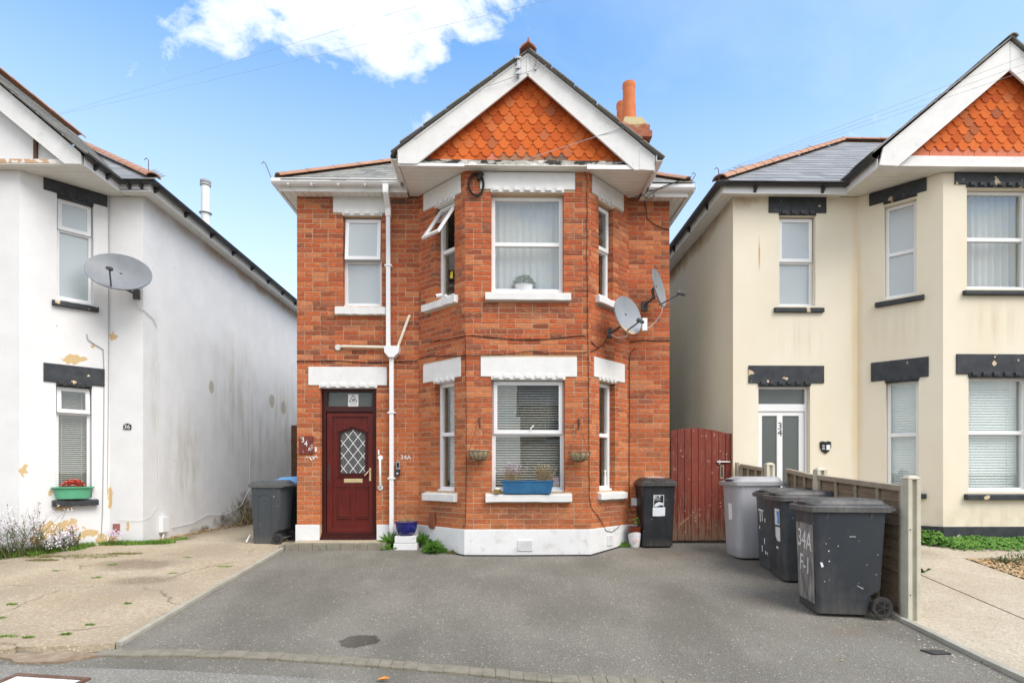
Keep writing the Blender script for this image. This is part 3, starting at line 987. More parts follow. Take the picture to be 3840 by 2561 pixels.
# concrete edgings down both sides of the drive
for nm, x0, x1, y0, y1, zf, up in (('edging_left', -3.275, -3.222, 4.95, 8.62, zl, 0.012), ('edging_right', 3.82, 3.88, 3.6, 9.0, zd, 0.045)):
    seg = 0.915
    par = mk(nm, sheet([(y0, x0 + 0.006, x1 - 0.006), (y1, x0 + 0.006, x1 - 0.006)], zf, up - 0.03), 'edging', kind='structure')
    y = y0
    while y < y1 - 0.05:
        ye = min(y + seg, y1)
        a = [Vector((x, yy, zf(yy) - 0.12)) for x, yy in ((x0, y + 0.004), (x1, y + 0.004), (x1, ye - 0.004), (x0, ye - 0.004))]
        b = [Vector((x, yy, zf(yy) + up + rnd.uniform(-0.003, 0.003))) for x, yy in ((x0, y + 0.004), (x1, y + 0.004), (x1, ye - 0.004), (x0, ye - 0.004))]
        mk('edging_stone', MB().prism(a, b), 'edging', par, bevel=0.006)
        y = ye

# right yard: path slabs, gravel bed
path = mk('concrete_path', sheet([(2.9, 3.90, 14), (9.2, 3.90, 14)], zr, -0.03), 'earth', kind='structure')


def slab_at(x0, x1, y0, y1, nm='concrete_slab'):
    k = max(1, int((y1 - y0) / 0.4))
    mb = MB()
    mb.loft([[Vector((x0, y, zr(y) - 0.1)), Vector((x1, y, zr(y) - 0.1)), Vector((x1, y, zr(y))), Vector((x0, y, zr(y)))] for y in [y0 + (y1 - y0) * i / k for i in range(k + 1)]])
    return mk(nm, mb, 'path_concrete', path)


slab_at(3.90, 5.02, 3.0, 6.9)
slab_at(5.045, 6.12, 3.0, 7.0)
slab_at(3.90, 6.12, 7.0, 7.52)
slab_at(3.90, 14.0, 7.53, 9.0)
mk('gravel_bed', sheet([(3.0, 6.12, 14), (7.52, 6.12, 14)], zr, -0.015), 'soil', kind='structure')
gmb = MB()
for i in range(5200):
    x, y = 6.15 + rnd.random() ** 1.3 * 3.2, rnd.uniform(5.4, 7.5)
    r_ = rnd.uniform(0.010, 0.024)
    q = Matrix.Rotation(rnd.uniform(0, 6.3), 3, 'Z') @ Matrix.Rotation(rnd.uniform(-0.6, 0.6), 3, 'X')
    c = Vector((x, y, zr(y) + rnd.uniform(-0.012, 0.012)))
    gmb.add([c + q @ Vector(k) * r_ for k in ((1.3, 0, 0), (0, 1, 0), (-1.2, 0.1, 0), (0, -0.9, 0), (0, 0, 0.6), (0, 0, -0.6))], [(0, 1, 4), (1, 2, 4), (2, 3, 4), (3, 0, 4), (1, 0, 5), (2, 1, 5), (3, 2, 5), (0, 3, 5)])
mk('gravel', gmb, 'gravel', kind='stuff', label='golden gravel in the bed at the right edge', cat='gravel')

# kerb row: small setts laid side by side across the mouth of the drive
kbm = MB()
for kx in [-3.32 + 0.2 * i for i in range(31)]:
    for dy_, dz_ in ((-0.118, -0.06), (-0.118, 0.006), (-0.006, 0.006), (-0.006, -0.06)):
        kbm.v.append(Vector((kx, ky(kx) + dy_, zd(ky(kx) + dy_) + dz_)))
for i in range(30):
    for j in range(4):
        kbm.f.append((i * 4 + j, i * 4 + 4 + j, i * 4 + 4 + (j + 1) % 4, i * 4 + (j + 1) % 4))
kerb = mk('kerb', kbm, 'block', kind='structure')
x = -3.33
i = 0
while x < 2.6:
    w = rnd.choice((0.10, 0.10, 0.105, 0.20)) if x > -2.0 else rnd.choice((0.20, 0.205, 0.30, 0.11))
    xe = x + w
    ya, yb = ky(x), ky(xe)
    j = rnd.uniform(-0.004, 0.004)
    bot = [Vector((a, b, zd(b) - 0.12)) for a, b in ((x + 0.002, ya - 0.125), (xe - 0.002, yb - 0.125), (xe - 0.002, yb), (x + 0.002, ya))]
    top = [Vector((p.x, p.y, zd(p.y) + 0.012 + j)) for p in bot]
    mk('kerb_block', MB().prism(bot, top), 'block', kerb, bevel=0.007)
    x = xe + 0.001

# ------------------------------------------------------------------ house parts
class FrTilt:
    """a wall frame whose points swing out about a horizontal hinge at height zh, depth n0"""

    def __init__(self, fr, zh, n0, ang):
        self.fr, self.zh, self.n0, self.a = fr, zh, n0, ang

    def p(self, s, n, z):
        d = self.zh - z
        k = n - self.n0
        return self.fr.p(s, self.n0 + d * math.sin(self.a) + k * math.cos(self.a), self.zh - d * math.cos(self.a) + k * math.sin(self.a))


def window(house, fr, s0, s1, z0, z1, zt=None, setback=0.09, fw=0.058, sash=None, ang=0.0, glass='glass', mat='upvc', gap=0.0):
    holes = []
    if zt is None:
        holes = [(s0 + fw, s1 - fw, z0 + fw, z1 - fw)]
    else:
        holes = [(s0 + fw, s1 - fw, z0 + fw, zt - 0.028), (s0 + fw, s1 - fw, zt + 0.028, z1 - fw)]
    w = mk('window', grid_solid(fr, s0 + 0.003, s1 - 0.003, z0, z1 - 0.003, -setback - 0.065, -setback, holes), mat, house, bevel=0.006)
    mk('window_bead', MB().box(fr, s0 + 0.003, s1 - 0.003, -setback - 0.02, -setback + 0.045, z0 - 0.012, z0 + 0.018), mat, w, bevel=0.006)
    for i, h in enumerate(holes):
        top = zt is not None and i == 1
        if sash and ((sash == 'top' and top) or sash == 'both' or (sash == 'low' and not top)):
            f2 = FrTilt(fr, h[3] + 0.03, -setback, ang) if (ang and top) else fr
            mk('sash', grid_solid(f2, h[0] - 0.03, h[1] + 0.03, h[2] - 0.03, h[3] + 0.03, -setback - 0.004, -setback + 0.03, [(h[0] + 0.025, h[1] - 0.025, h[2] + 0.025, h[3] - 0.025)]), mat, w, bevel=0.005)
            mk('pane', MB().box(f2, h[0] + 0.02, h[1] - 0.02, -setback + 0.008, -setback + 0.013, h[2] + 0.02, h[3] - 0.02), glass, w)
        else:
            mk('pane', MB().box(fr, h[0] - 0.008, h[1] + 0.008, -setback - 0.036, -setback - 0.031, h[2] - 0.008, h[3] + 0.008), glass, w)
    return w


def lintel(house, fr, s0, s1, z0, z1, d0, d1, mat, pitch=0.148):
    poly = [(s0, z1), (s0, z0), (d0, z0), (d0, z0 - 0.042), (d1, z0 - 0.042), (d1, z0), (s1, z0), (s1, z1)]
    l = mk('lintel', MB().fprism(fr, poly, -0.14, 0.020), mat, house, bevel=0.006)
    n = max(2, int(round((d1 - d0) / pitch)))
    st = (d1 - d0) / n
    for i in range(n):
        a = d0 + st * (i + 0.22)
        mk('dentil', MB().box(fr, a, a + st * 0.56, 0.0, 0.046, z0 - 0.026, z0 + 0.024), mat, l, bevel=0.004)
    return l


def sill(house, fr, s0, s1, z0, z1, mat, out=0.075, rough_edge=True):
    mb = MB()
    k = 10
    rings = []
    for i in range(k + 1):
        s = s0 + (s1 - s0) * i / k
        j = rnd.uniform(-0.004, 0.004) if rough_edge else 0
        rings.append([fr.p(s, -0.13, z0), fr.p(s, out + j, z0 + j), fr.p(s, out + j, z1 - 0.03 + j), fr.p(s, -0.13, z1)])
    mb.loft(rings)
    return mk('sill', mb, mat, house, bevel=0.008)


def curtain(label, fr, s0, s1, z0, z1, n, amp=0.02, waves=9, group=None, name='net_curtain', mat='net_curtain'):
    mb = MB()
    k = waves * 6
    ph = rnd.random() * 6
    for i in range(k + 1):
        t = i / k
        d = amp * math.sin(t * waves * 2 * math.pi + ph) + amp * 0.5 * math.sin(t * waves * 5.1)
        for z, g in ((z0, 1.15), (z1, 0.8)):
            mb.v.append(fr.p(s0 + (s1 - s0) * t, n + d * g, z))
    for i in range(k):
        mb.f.append((2 * i, 2 * i + 2, 2 * i + 3, 2 * i + 1))
    return mk(name, mb, mat, smooth=True, label=label, cat='curtain', group=group)


def blind(label, fr, s0, s1, z0, z1, n, pitch=0.030, mat='blind', tilt=35, group=None, depth=0.025):
    b = thing('venetian_blind', fr.p((s0 + s1) / 2, n, z0), label, 'blind', group)
    mk('head_rail', MB().box(fr, s0, s1, n - 0.015, n + 0.015, z1 - 0.03, z1), mat, b)
    mb = MB()
    z = z1 - 0.045
    ca, sa = math.cos(R(tilt)) * depth / 2, math.sin(R(tilt)) * depth / 2
    while z > z0 + 0.02:
        j = rnd.uniform(-0.0015, 0.0015)
        a = [fr.p(s0, n - ca, z + sa + j), fr.p(s0, n, z + 0.003 + j), fr.p(s0, n + ca, z - sa + j), fr.p(s0, n + ca, z - sa - 0.0015 + j), fr.p(s0, n - ca, z + sa - 0.0015 + j)]
        dlt = fr.p(s1, 0, 0) - fr.p(s0, 0, 0)
        mb.prism(a, [p + dlt for p in a])
        z -= pitch
    mk('slats', mb, mat, b, kind='stuff')
    mk('bottom_rail', MB().box(fr, s0, s1, n - 0.014, n + 0.014, z0, z0 + 0.018), mat, b)
    for t in (0.2, 0.8):
        s = s0 + (s1 - s0) * t
        mk('cord', MB().box(fr, s - 0.002, s + 0.002, n + 0.014, n + 0.016, z0, z1), mat, b)
    return b


def soffit_planks(house, x0, x1, y0, y1, z, along='x', w=0.10):
    if along == 'x':
        y = y0
        while y < y1 - 0.01:
            ye = min(y + w, y1)
            mk('soffit_plank', MB().xbox(x0, x1, y + 0.003, ye - 0.003, z, z + 0.012), 'soffit', house)
            y = ye
    else:
        x = x0
        while x < x1 - 0.01:
            xe = min(x + w, x1)
            mk('soffit_plank', MB().xbox(x + 0.003, xe - 0.003, y0, y1, z, z + 0.012), 'soffit', house)
            x = xe


def ridge_run(house, A, B, n=None, r=0.12, mat='ridge_tile', L=0.42):
    """a run of overlapping half-round ridge or hip tiles from A to B"""
    A, B = Vector(A), Vector(B)
    d = (B - A)
    n = n or max(1, int(d.length / L))
    t = d.normalized()
    side = t.cross(Vector((0, 0, 1))).normalized()
    up = side.cross(t).normalized()
    for i in range(n):
        a = A + d * (i / n)
        b = A + d * ((i + 1) / n) + t * 0.03
        rings = []
        for q, rr in ((a, r * 1.0), (b, r * 0.93)):
            arc = [R(8 + 164 * k / 8) for k in range(9)]
            ring = [q + side * (math.cos(k) * rr) + up * (math.sin(k) * rr * 0.75 - 0.02) for k in arc]
            ring += [q + side * (math.cos(k) * (rr - 0.018)) + up * (math.sin(k) * (rr - 0.018) * 0.75 - 0.02) for k in reversed(arc)]
            rings.append(ring)
        mk('ridge_tile', MB().loft(rings), mat, house, smooth=True)


def slate_mesh(w, l, mat):
    mb = MB()
    mb.xbox(-w / 2 + 0.002, w / 2 - 0.002, 0, l, -0.004, 0.004)
    me, _ = mesh_from('slate', mb, mat, Vector((0, 0, 0)))
    return me


def slates(house, O, ux, uv, mat, w, ex, inside, su0, su1, sv1, keep=lambda a, b: True):
    O, ux, uv = Vector(O), Vector(ux).normalized(), Vector(uv).normalized()
    nn = ux.cross(uv).normalized()
    if nn.z < 0:
        nn = -nn
        ux = -ux
        su0, su1 = -su1, -su0
    me = slate_mesh(w, ex * 1.9, mat)
    j = 0
    n = 0
    sv = -0.03
    while sv < sv1:
        su = su0 + (w / 2 if j % 2 else 0)
        while su < su1:
            if inside(su, sv + ex * 0.5) and keep(su, sv):
                tilt = 0.020 + rnd.uniform(-0.003, 0.006)
                v2 = (uv * math.cos(tilt) - nn * math.sin(tilt)).normalized()
                n2 = ux.cross(v2)
                place('slate', me, house, basis(ux, v2, n2, O + ux * (su + rnd.uniform(-0.003, 0.003)) + uv * (sv + rnd.uniform(-0.006, 0.004)) + nn * 0.008))
                n += 1
            su += w
        sv += ex
        j += 1
    return n


def fish_tile(mat):
    pts = [(-0.0795, 0.205), (-0.0795, 0.064), (-0.060, 0.064)]
    for k in range(9):
        a = math.pi + math.pi * k / 8
        pts.append((0.060 * math.cos(a), 0.060 + 0.060 * math.sin(a)))
    pts += [(0.060, 0.064), (0.0795, 0.064), (0.0795, 0.205)]
    mb = MB().prism([Vector((x, -0.007, z)) for x, z in pts], [Vector((x, 0.007, z)) for x, z in pts])
    return mesh_from('fishscale_tile', mb, mat, Vector((0, 0, 0)))[0]


def tile_gable(house, cx, zbot, ztip, hw0, slope, y, x0=-99, x1=99, plain='terracotta_tile'):
    """rows of scalloped tiles over one row of plain ones, filling a gable triangle"""
    me = fish_tile('terracotta_tile')
    pl = MB().xbox(-0.0795, 0.0795, -0.007, 0.007, 0, 0.16)
    pm = {k: mesh_from('plain_tile', pl, k, Vector((0, 0, 0)))[0] for k in {'terracotta_tile', 'old_tile', 'dark_tile', 'pink_tile', plain}}
    w = 0.1635
    tl = -R(4.0)
    n = int(hw0 / w) + 2
    for i in range(-n, n + 1):
        x = cx + i * w
        if abs(x - cx) < hw0 + 0.02 and x0 < x < x1:
            k = plain
            if plain == 'terracotta_tile':
                if 0.02 < x < 0.68:
                    k = 'old_tile'
                elif 0.68 <= x < 0.86:
                    k = 'dark_tile'
                elif -0.16 < x <= 0.02:
                    k = 'pink_tile'
            m4 = Matrix.Translation((x + rnd.uniform(-0.002, 0.002), y - 0.012, zbot + rnd.uniform(-0.006, 0.003))) @ Matrix.Rotation(rnd.uniform(-0.02, 0.02), 4, 'Y') @ Matrix.Rotation(tl, 4, 'X')
            place('plain_tile', pm[k], house, m4)
    r = 0
    while True:
        z = ztip + 0.116 * r
        hw = hw0 - (z - zbot) / slope
        if hw < -0.05:
            break
        for i in range(-n, n + 1):
            x = cx + (i + (0.5 if r % 2 == 0 else 0)) * w
            if abs(x - cx) < hw + 0.05 and x0 < x < x1:
                m4 = Matrix.Translation((x + rnd.uniform(-0.003, 0.003), y - 0.018, z + rnd.uniform(-0.004, 0.004))) @ Matrix.Rotation(rnd.uniform(-0.025, 0.025), 4, 'Y') @ Matrix.Rotation(tl - rnd.uniform(0, 0.02), 4, 'X')
                place('fishscale_tile', me, house, m4)
        r += 1


# ------------------------------------------------------------------ the brick house
BH = thing('brick_house', (-0.26, 12.5, 0), 'red brick house with scalloped orange tile gable, white lintels and a maroon door', 'house')
F1 = Fr((-3.169, 9.0), (-1.282, 9.0))
F2 = Fr((-1.282, 9.0), (-0.516, 8.234))
F3 = Fr((-0.516, 8.234), (1.254, 8.234))
F4 = Fr((1.254, 8.234), (1.994, 9.0))
F5 = Fr((1.994, 9.0), (2.639, 9.0))
ZT = 5.405
T_ = 0.24
segs = [
    (F1, [(0.357, 1.229, 0.02, 2.452), (0.707, 1.315, 3.70, 5.10)], [(0.178, 1.392, 2.47, 2.757), (0.560, 1.398, 5.145, 5.42), (0.60, 1.39, 3.555, 3.70)]),
    (F2, [(0.395, 0.855, 0.835, 2.46), (0.415, 0.86, 3.70, 5.10)], [(0.125, 1.0, 2.49, 2.77), (0.13, 1.0, 5.13, 5.42), (0.16, 0.92, 0.695, 0.835), (0.15, 0.935, 3.56, 3.70)]),
    (F3, [(0.375, 1.427, 0.835, 2.46), (0.368, 1.410, 3.69, 5.10)], [(0.221, 1.597, 2.485, 2.765), (0.213, 1.571, 5.15, 5.42), (0.29, 1.52, 0.70, 0.835), (0.286, 1.507, 3.56, 3.69)]),
    (F4, [(0.255, 0.675, 0.845, 2.46), (0.235, 0.625, 3.71, 5.09)], [(0.11, 0.93, 2.50, 2.79), (0.07, 0.90, 5.14, 5.42), (0.21, 0.93, 0.72, 0.845), (0.16, 0.78, 3.58, 3.71)]),
    (F5, [], []),
]
brick_list = []
CH = 0.0753


def lay_bricks(fr, L, holes, flats, ph):
    out = []
    z = 0.315
    r = 0
    while z < ZT - 0.02:
        zc = z + 0.0325
        cuts = []
        for o in holes:
            if o[2] - 0.01 < zc < o[3] + 0.01:
                cuts.append((o[0], o[1], True))
        for o in flats:
            if o[2] < zc < o[3]:
                cuts.append((o[0], o[1], False))
        cuts.sort()
        spans = []
        a, hole_a = 0.0, False
        for c0, c1, h in cuts:
            if c0 > a + 0.01:
                spans.append((a, c0, hole_a, h))
            if c1 > a:
                a, hole_a = c1, h
        if a < L - 0.01:
            spans.append((a, L, hole_a, False))
        for a, b, ha, hb in spans:
            # stretcher bond with the odd header course break
            s = -0.24 + (0.12 if r % 2 else 0.0) + ph
            cutp = [a]
            while s < b:
                s += 0.12 if rnd.random() < 0.09 else 0.24
                if a + 0.04 < s < b - 0.04:
                    cutp.append(s)
            cutp.append(b)
            for x0, x1 in zip(cutp, cutp[1:]):
                lo, hi = x0 == a, x1 == b
                e0 = x0 + (0.005 if not lo else (-0.004 if ha else 0.001))
                e1 = x1 - (0.005 if not hi else (-0.004 if hb else 0.001))
                out.append((fr, e0, e1, z, z + 0.0648, ha and lo, hb and hi))
        z += CH
        r += 1
    return out


def brick_geo(mb, fr, s0, s1, z0, z1, deep=False, j=0.0):
    n0, n1, n2, c = (-0.112 if deep else -0.012), 0.0045 + j, 0.0065 + j, 0.003
    ring = lambda n, k: [fr.p(s0 + k, n, z0 + k), fr.p(s1 - k, n, z0 + k), fr.p(s1 - k, n, z1 - k), fr.p(s0 + k, n, z1 - k)]
    mb.loft([ring(n0, 0), ring(n1, 0), ring(n2, c)])


walls = []
for k, (fr, holes, flats) in enumerate(segs):
    s0, s1 = 0.0, fr.L
    w = mk('wall', grid_solid(fr, s0, s1, 0.0, ZT, -T_, 0.0, holes), 'mortar', BH)
    walls.append(w)
    for b in lay_bricks(fr, fr.L, holes, flats, (0.0, 0.06, 0.0, 0.05, 0.03)[k]):
        brick_list.append((b, w))
# the 300 bricks that show largest are parts of their wall; the rest are one joined part
full = []
for i, (b, w) in enumerate(brick_list):
    fr, s0, s1, z0, z1, h0, h1 = b
    if abs((s1 - s0) - 0.230) < 0.002 and not (h0 or h1):
        c = fr.p((s0 + s1) / 2, 0, (z0 + z1) / 2) - Vector((0, 0, 1.129))
        full.append((-abs(c.dot(fr.o)) / c.length ** 3 * (1.0 + 0.0), i))
full.sort()
chosen = {i for _, i in full[:296]}
ub = MB()
brick_geo(ub, WORLD, -0.115, 0.115, 0.0, 0.0648)
bm_shared = [mesh_from('brick', ub, 'brick', Vector((0, 0, 0)))[0]]
rest = {id(w): MB() for w in walls}
allrest = MB()
for i, (b, w) in enumerate(brick_list):
    fr, s0, s1, z0, z1, h0, h1 = b
    j = rnd.uniform(-0.0015, 0.002)
    if i in chosen:
        m4 = Matrix.Translation(fr.p((s0 + s1) / 2, j, z0)) @ Matrix.Rotation(fr.ang, 4, 'Z') @ Matrix.Rotation(rnd.uniform(-0.006, 0.006), 4, 'Y')
        place('brick', bm_shared[0], w, m4)
    else:
        brick_geo(allrest, fr, s0, s1, z0 + rnd.uniform(-0.001, 0.001), z1, h0 or h1, j)
mk('bricks', allrest, 'brick', BH, kind='stuff')

# plinth
mk('plinth', MB().prism([Vector((x, y, -0.18)) for x, y in ((-1.317, 9.0), (-0.5264, 8.209), (1.2644, 8.209), (2.03, 9.0))], [Vector((x, y, 0.308)) for x, y in ((-1.317, 9.0), (-0.5264, 8.209), (1.2644, 8.209), (2.03, 9.0))]), 'white_plinth', BH, bevel=0.006)
mk('plinth', MB().box(F1, -0.018, 0.352, -0.1, 0.026, -0.1, 0.312), 'white_plinth', BH, bevel=0.006)
mk('plinth', MB().box(F1, 1.234, 1.87, -0.1, 0.026, -0.1, 0.312), 'white_plinth', BH, bevel=0.006)
mk('plinth', MB().box(F5, 0.03, 0.66, -0.1, 0.024, -0.1, 0.300), 'white_plinth', BH, bevel=0.006)


def airbrick(parent, fr, s, z, w, h, mat, rows=7, cols=10):
    ops = []
    for i in range(cols):
        for j in range(rows):
            a = s - w / 2 + 0.015 + (w - 0.03) * (i + 0.25) / cols
            b = z - h / 2 + 0.015 + (h - 0.03) * (j + 0.25) / rows
            ops.append((a, a + (w - 0.03) / cols * 0.5, b, b + (h - 0.03) / rows * 0.5))
    g = mk('air_brick', grid_solid(fr, s - w / 2, s + w / 2, z - h / 2, z + h / 2, 0.024, 0.040, ops), mat, parent)
    return g


airbrick(BH, F3, 0.861, 0.085, 0.21, 0.15, 'white_plinth')
airbrick(BH, F4, 0.50, 0.11, 0.16, 0.15, 'white_plinth')
mk('air_brick', MB().box(F1, 1.47, 1.67, 0.0, 0.010, 5.30, 5.365), 'rust_iron', BH)

# rear shell and inner rooms
mk('side_wall', MB().xbox(-3.169, -2.94, 9.24, 17.0, -0.1, ZT), 'white_plinth', BH)  # unseen side, made white to bounce light into the left passage
mk('side_wall', MB().xbox(2.40, 2.639, 9.24, 17.0, -0.1, ZT), 'white_plinth', BH)  # unseen side too, white so its bounce brightens the right passage
mk('rear_wall', MB().xbox(-3.169, 2.639, 17.0, 17.24, -0.1, ZT), 'side_brick', BH)
flo = [(-2.935, 9.25), (-1.2, 9.25), (-0.42, 8.48), (1.16, 8.48), (1.9, 9.25), (2.395, 9.25), (2.395, 16.99), (-2.935, 16.99)]
for nm, a, b in (('floor', 0.0, 0.06), ('upper_floor', 2.88, 3.0), ('ceiling', 5.40, 5.404)):
    mk(nm, MB().prism([Vector((x, y, a)) for x, y in flo], [Vector((x, y, b)) for x, y in flo]), 'room', BH)
mk('partition', MB().xbox(-2.93, 2.39, 12.4, 12.5, 0.06, 5.39), 'room', BH)
mk('partition', MB().xbox(-1.30, -1.22, 9.3, 12.4, 0.06, 5.39), 'room', BH)

# lintels and sills
lintel(BH, F1, 0.178, 1.392, 2.470, 2.757, 0.345, 1.24, 'white_paint')
lintel(BH, F1, 0.560, 1.398, 5.145, 5.40, 0.70, 1.32, 'white_paint')
sill(BH, F1, 0.60, 1.388, 3.555, 3.700, 'white_paint')
lintel(BH, F2, 0.125, 1.0, 2.495, 2.772, 0.385, 0.865, 'white_paint', 0.12)
lintel(BH, F2, 0.13, 1.0, 5.135, 5.40, 0.405, 0.87, 'white_paint', 0.12)
sill(BH, F2, 0.16, 0.92, 0.695, 0.835, 'white_paint')
sill(BH, F2, 0.15, 0.935, 3.565, 3.70, 'white_paint')
lintel(BH, F3, 0.221, 1.597, 2.485, 2.765, 0.370, 1.432, 'white_paint')
lintel(BH, F3, 0.213, 1.571, 5.155, 5.40, 0.363, 1.415, 'white_paint')
sill(BH, F3, 0.29, 1.52, 0.70, 0.835, 'white_paint', out=0.085)
sill(BH, F3, 0.286, 1.507, 3.56, 3.69, 'white_paint', out=0.08)
lintel(BH, F4, 0.11, 0.93, 2.505, 2.795, 0.245, 0.685, 'white_paint', 0.12)
lintel(BH, F4, 0.07, 0.90, 5.145, 5.40, 0.225, 0.635, 'white_paint', 0.12)
sill(BH, F4, 0.21, 0.93, 0.72, 0.845, 'white_paint')
sill(BH, F4, 0.16, 0.78, 3.58, 3.71, 'white_paint')

# windows
w_ul = window(BH, F1, 0.707, 1.315, 3.712, 5.10, 4.42, sash='top', ang=R(6), glass='glass_frost')
w_cl = window(BH, F2, 0.395, 0.855, 0.85, 2.458, 1.69)
w_cu = window(BH, F2, 0.415, 0.86, 3.715, 5.10, 4.43, sash='top', ang=R(34))
w_fg = window(BH, F3, 0.375, 1.427, 0.85, 2.458, 1.675, sash='top')
w_fu = window(BH, F3, 0.368, 1.410, 3.71, 5.10, 4.41)
w_rl = window(BH, F4, 0.255, 0.675, 0.86, 2.458, 1.675)
w_ru = window(BH, F4, 0.235, 0.625, 3.725, 5.088, 4.43, sash='top')
mk('window_handle', MB().prism([F3.p(s, -0.045, z) for s, z in ((0.925, 1.745), (0.94, 1.738), (0.985, 1.79), (0.972, 1.80))], [F3.p(s, -0.03, z) for s, z in ((0.925, 1.745), (0.94, 1.738), (0.985, 1.79), (0.972, 1.80))]), 'upvc', w_fg)
st = mk('sticker', MB().fprism(F2, [(0.62, 4.02), (0.67, 4.02), (0.67, 4.115), (0.62, 4.115)], -0.118, -0.116), 'print_yellow', w_cu)
mk('pictogram', MB().fprism(F2, [(0.632, 4.075), (0.655, 4.085), (0.66, 4.10), (0.64, 4.095)], -0.116, -0.1145), 'print_black', st)

blind('grey venetian blind in the ground-floor bay front window above the blue trough', F3, 0.40, 1.40, 0.90, 2.44, -0.20, pitch=0.036, tilt=32)
blind('white venetian blind in the narrow ground-floor window beside the blue pot', F2, 0.52, 0.86, 0.92, 2.44, -0.20, mat='blind_white', pitch=0.026, tilt=50)
blind('grey venetian blind in the narrow ground-floor bay window facing the red gate', F4, 0.16, 0.52, 0.92, 2.44, -0.20, pitch=0.027)
curtain('white net curtain across the large upper bay front window', F3, 0.36, 1.42, 3.70, 5.09, -0.25, 0.009, 11)
curtain('white curtain hanging inside the tilted-open upper bay window', F2, 0.70, 0.98, 3.72, 5.07, -0.22, 0.02, 3)
curtain('pale curtain edge inside the narrow upper bay window near the satellite dishes', F4, 0.10, 0.32, 3.73, 5.07, -0.22, 0.02, 3)
# plant behind the upper window
pt = thing('window_plant', (0.33, 8.42, 3.70), 'round green pot plant behind the upper bay front window', 'plant')
mk('pot', MB().lathe([(0.10, 0.0), (0.14, 0.13), (0.15, 0.135), (0.0, 0.12)], 16, 'z', (0.33, 8.42, 3.705)), 'white_label', pt, smooth=True)
lf = MB()
for i in range(700):
    d = Vector((rnd.gauss(0, 1), rnd.gauss(0, 1), rnd.gauss(0, 1))).normalized()
    d = Vector((d.x * 0.185, d.y * 0.06, abs(d.z) * 0.20 - 0.02)) * rnd.uniform(0.75, 1.0)
    c = Vector((0.33, 8.42, 3.83)) + d
    q = Matrix.Rotation(rnd.uniform(0, 6.3), 3, 'Z') @ Matrix.Rotation(rnd.uniform(-1.2, 1.2), 3, 'X')
    lf.add([c + q @ Vector(k) for k in ((-0.013, 0, 0), (0, -0.008, 0.004), (0.016, 0, 0), (0, 0.008, 0.004))], [(0, 1, 2, 3)])
mk('foliage', lf, 'leaf_dark', pt, kind='stuff')
g_ = thing('pink_card', (0.83, 8.40, 0.9), 'pale pink card standing behind the ground-floor bay window, right corner', 'card')
mk('card_sheet', MB().box(F3, 1.27, 1.36, -0.165, -0.16, 0.91, 1.05), pmat('pink_card', (0.78, 0.58, 0.60), rough=0.7), g_)
dl = thing('white_ornament', (1.62, 8.7, 0.9), 'small white ornament standing in the right-hand bay window', 'ornament')
mk('body', MB().lathe([(0.03, 0), (0.018, 0.05), (0.022, 0.14), (0.012, 0.20), (0.02, 0.24), (0.0, 0.27)], 10, 'z', (1.575, 8.72, 0.895)), 'far_white', dl, smooth=True)

# front door
dr = mk('door', MB().box(F1, 0.43, 1.155, -0.16, -0.11, 0.125, 2.06), 'maroon', BH)
mk('door_frame', grid_solid(F1, 0.360, 1.226, 0.075, 2.45, -0.17, -0.075, [(0.425, 1.16, 0.115, 2.065), (0.445, 1.140, 2.155, 2.385)]), 'maroon_dark', BH, bevel=0.006)
mk('transom_pane', MB().box(F1, 0.44, 1.145, -0.13, -0.125, 2.15, 2.39), 'glass_door', BH)
mk('threshold', MB().prism([F1.p(0.357, n, z) for n, z in ((-0.16, 0.075), (0.02, 0.075), (0.02, 0.105), (-0.02, 0.115), (-0.02, 0.14), (-0.055, 0.15), (-0.055, 0.175), (-0.16, 0.19))], [F1.p(1.229, n, z) for n, z in ((-0.16, 0.075), (0.02, 0.075), (0.02, 0.105), (-0.02, 0.115), (-0.02, 0.14), (-0.055, 0.15), (-0.055, 0.175), (-0.16, 0.19))]), 'maroon_dark', BH)
# leaf: stiles and rails standing proud of the boarded panel
mk('door_rim', grid_solid(F1, 0.43, 1.155, 0.13, 2.058, -0.112, -0.092, [(0.520, 1.082, 0.235, 1.99)]), 'maroon', dr, bevel=0.006)
gp = [(0.642, 1.104), (1.038, 1.104), (1.038, 1.735), (0.84, 1.800), (0.642, 1.735)]
mk('glazing', MB().fprism(F1, gp, -0.112, -0.104), 'glass_door', dr)


def bar(mb, fr, a, b, w, n0, n1):
    a, b = Vector(a), Vector(b)
    d = (b - a).normalized()
    k = Vector((-d.y, d.x)) * (w / 2)
    mb.fprism(fr, [tuple(a - k), tuple(b - k), tuple(b + k), tuple(a + k)], n0, n1)
    return mb


pts_ = [(0.625, 1.085), (1.055, 1.085), (1.055, 1.745), (0.84, 1.822), (0.625, 1.745)]
pin = [(0.648, 1.110), (1.032, 1.110), (1.032, 1.728), (0.84, 1.794), (0.648, 1.728)]
mbm = MB()
for i in range(5):
    a, b = pts_[i], pts_[(i + 1) % 5]
    c, d = pin[(i + 1) % 5], pin[i]
    mbm.fprism(F1, [a, b, c, d], -0.112, -0.085)
mk('glazing_bead', mbm, 'maroon_dark', dr)
mk('hood_mould', bar(bar(MB(), F1, (0.605, 1.76), (0.845, 1.848), 0.016, -0.112, -0.085), F1, (0.835, 1.848), (1.075, 1.76), 0.016, -0.112, -0.0845), 'maroon', dr)
mk('rail_mould', MB().box(F1, 0.60, 1.08, -0.112, -0.084, 1.055, 1.072), 'maroon', dr)


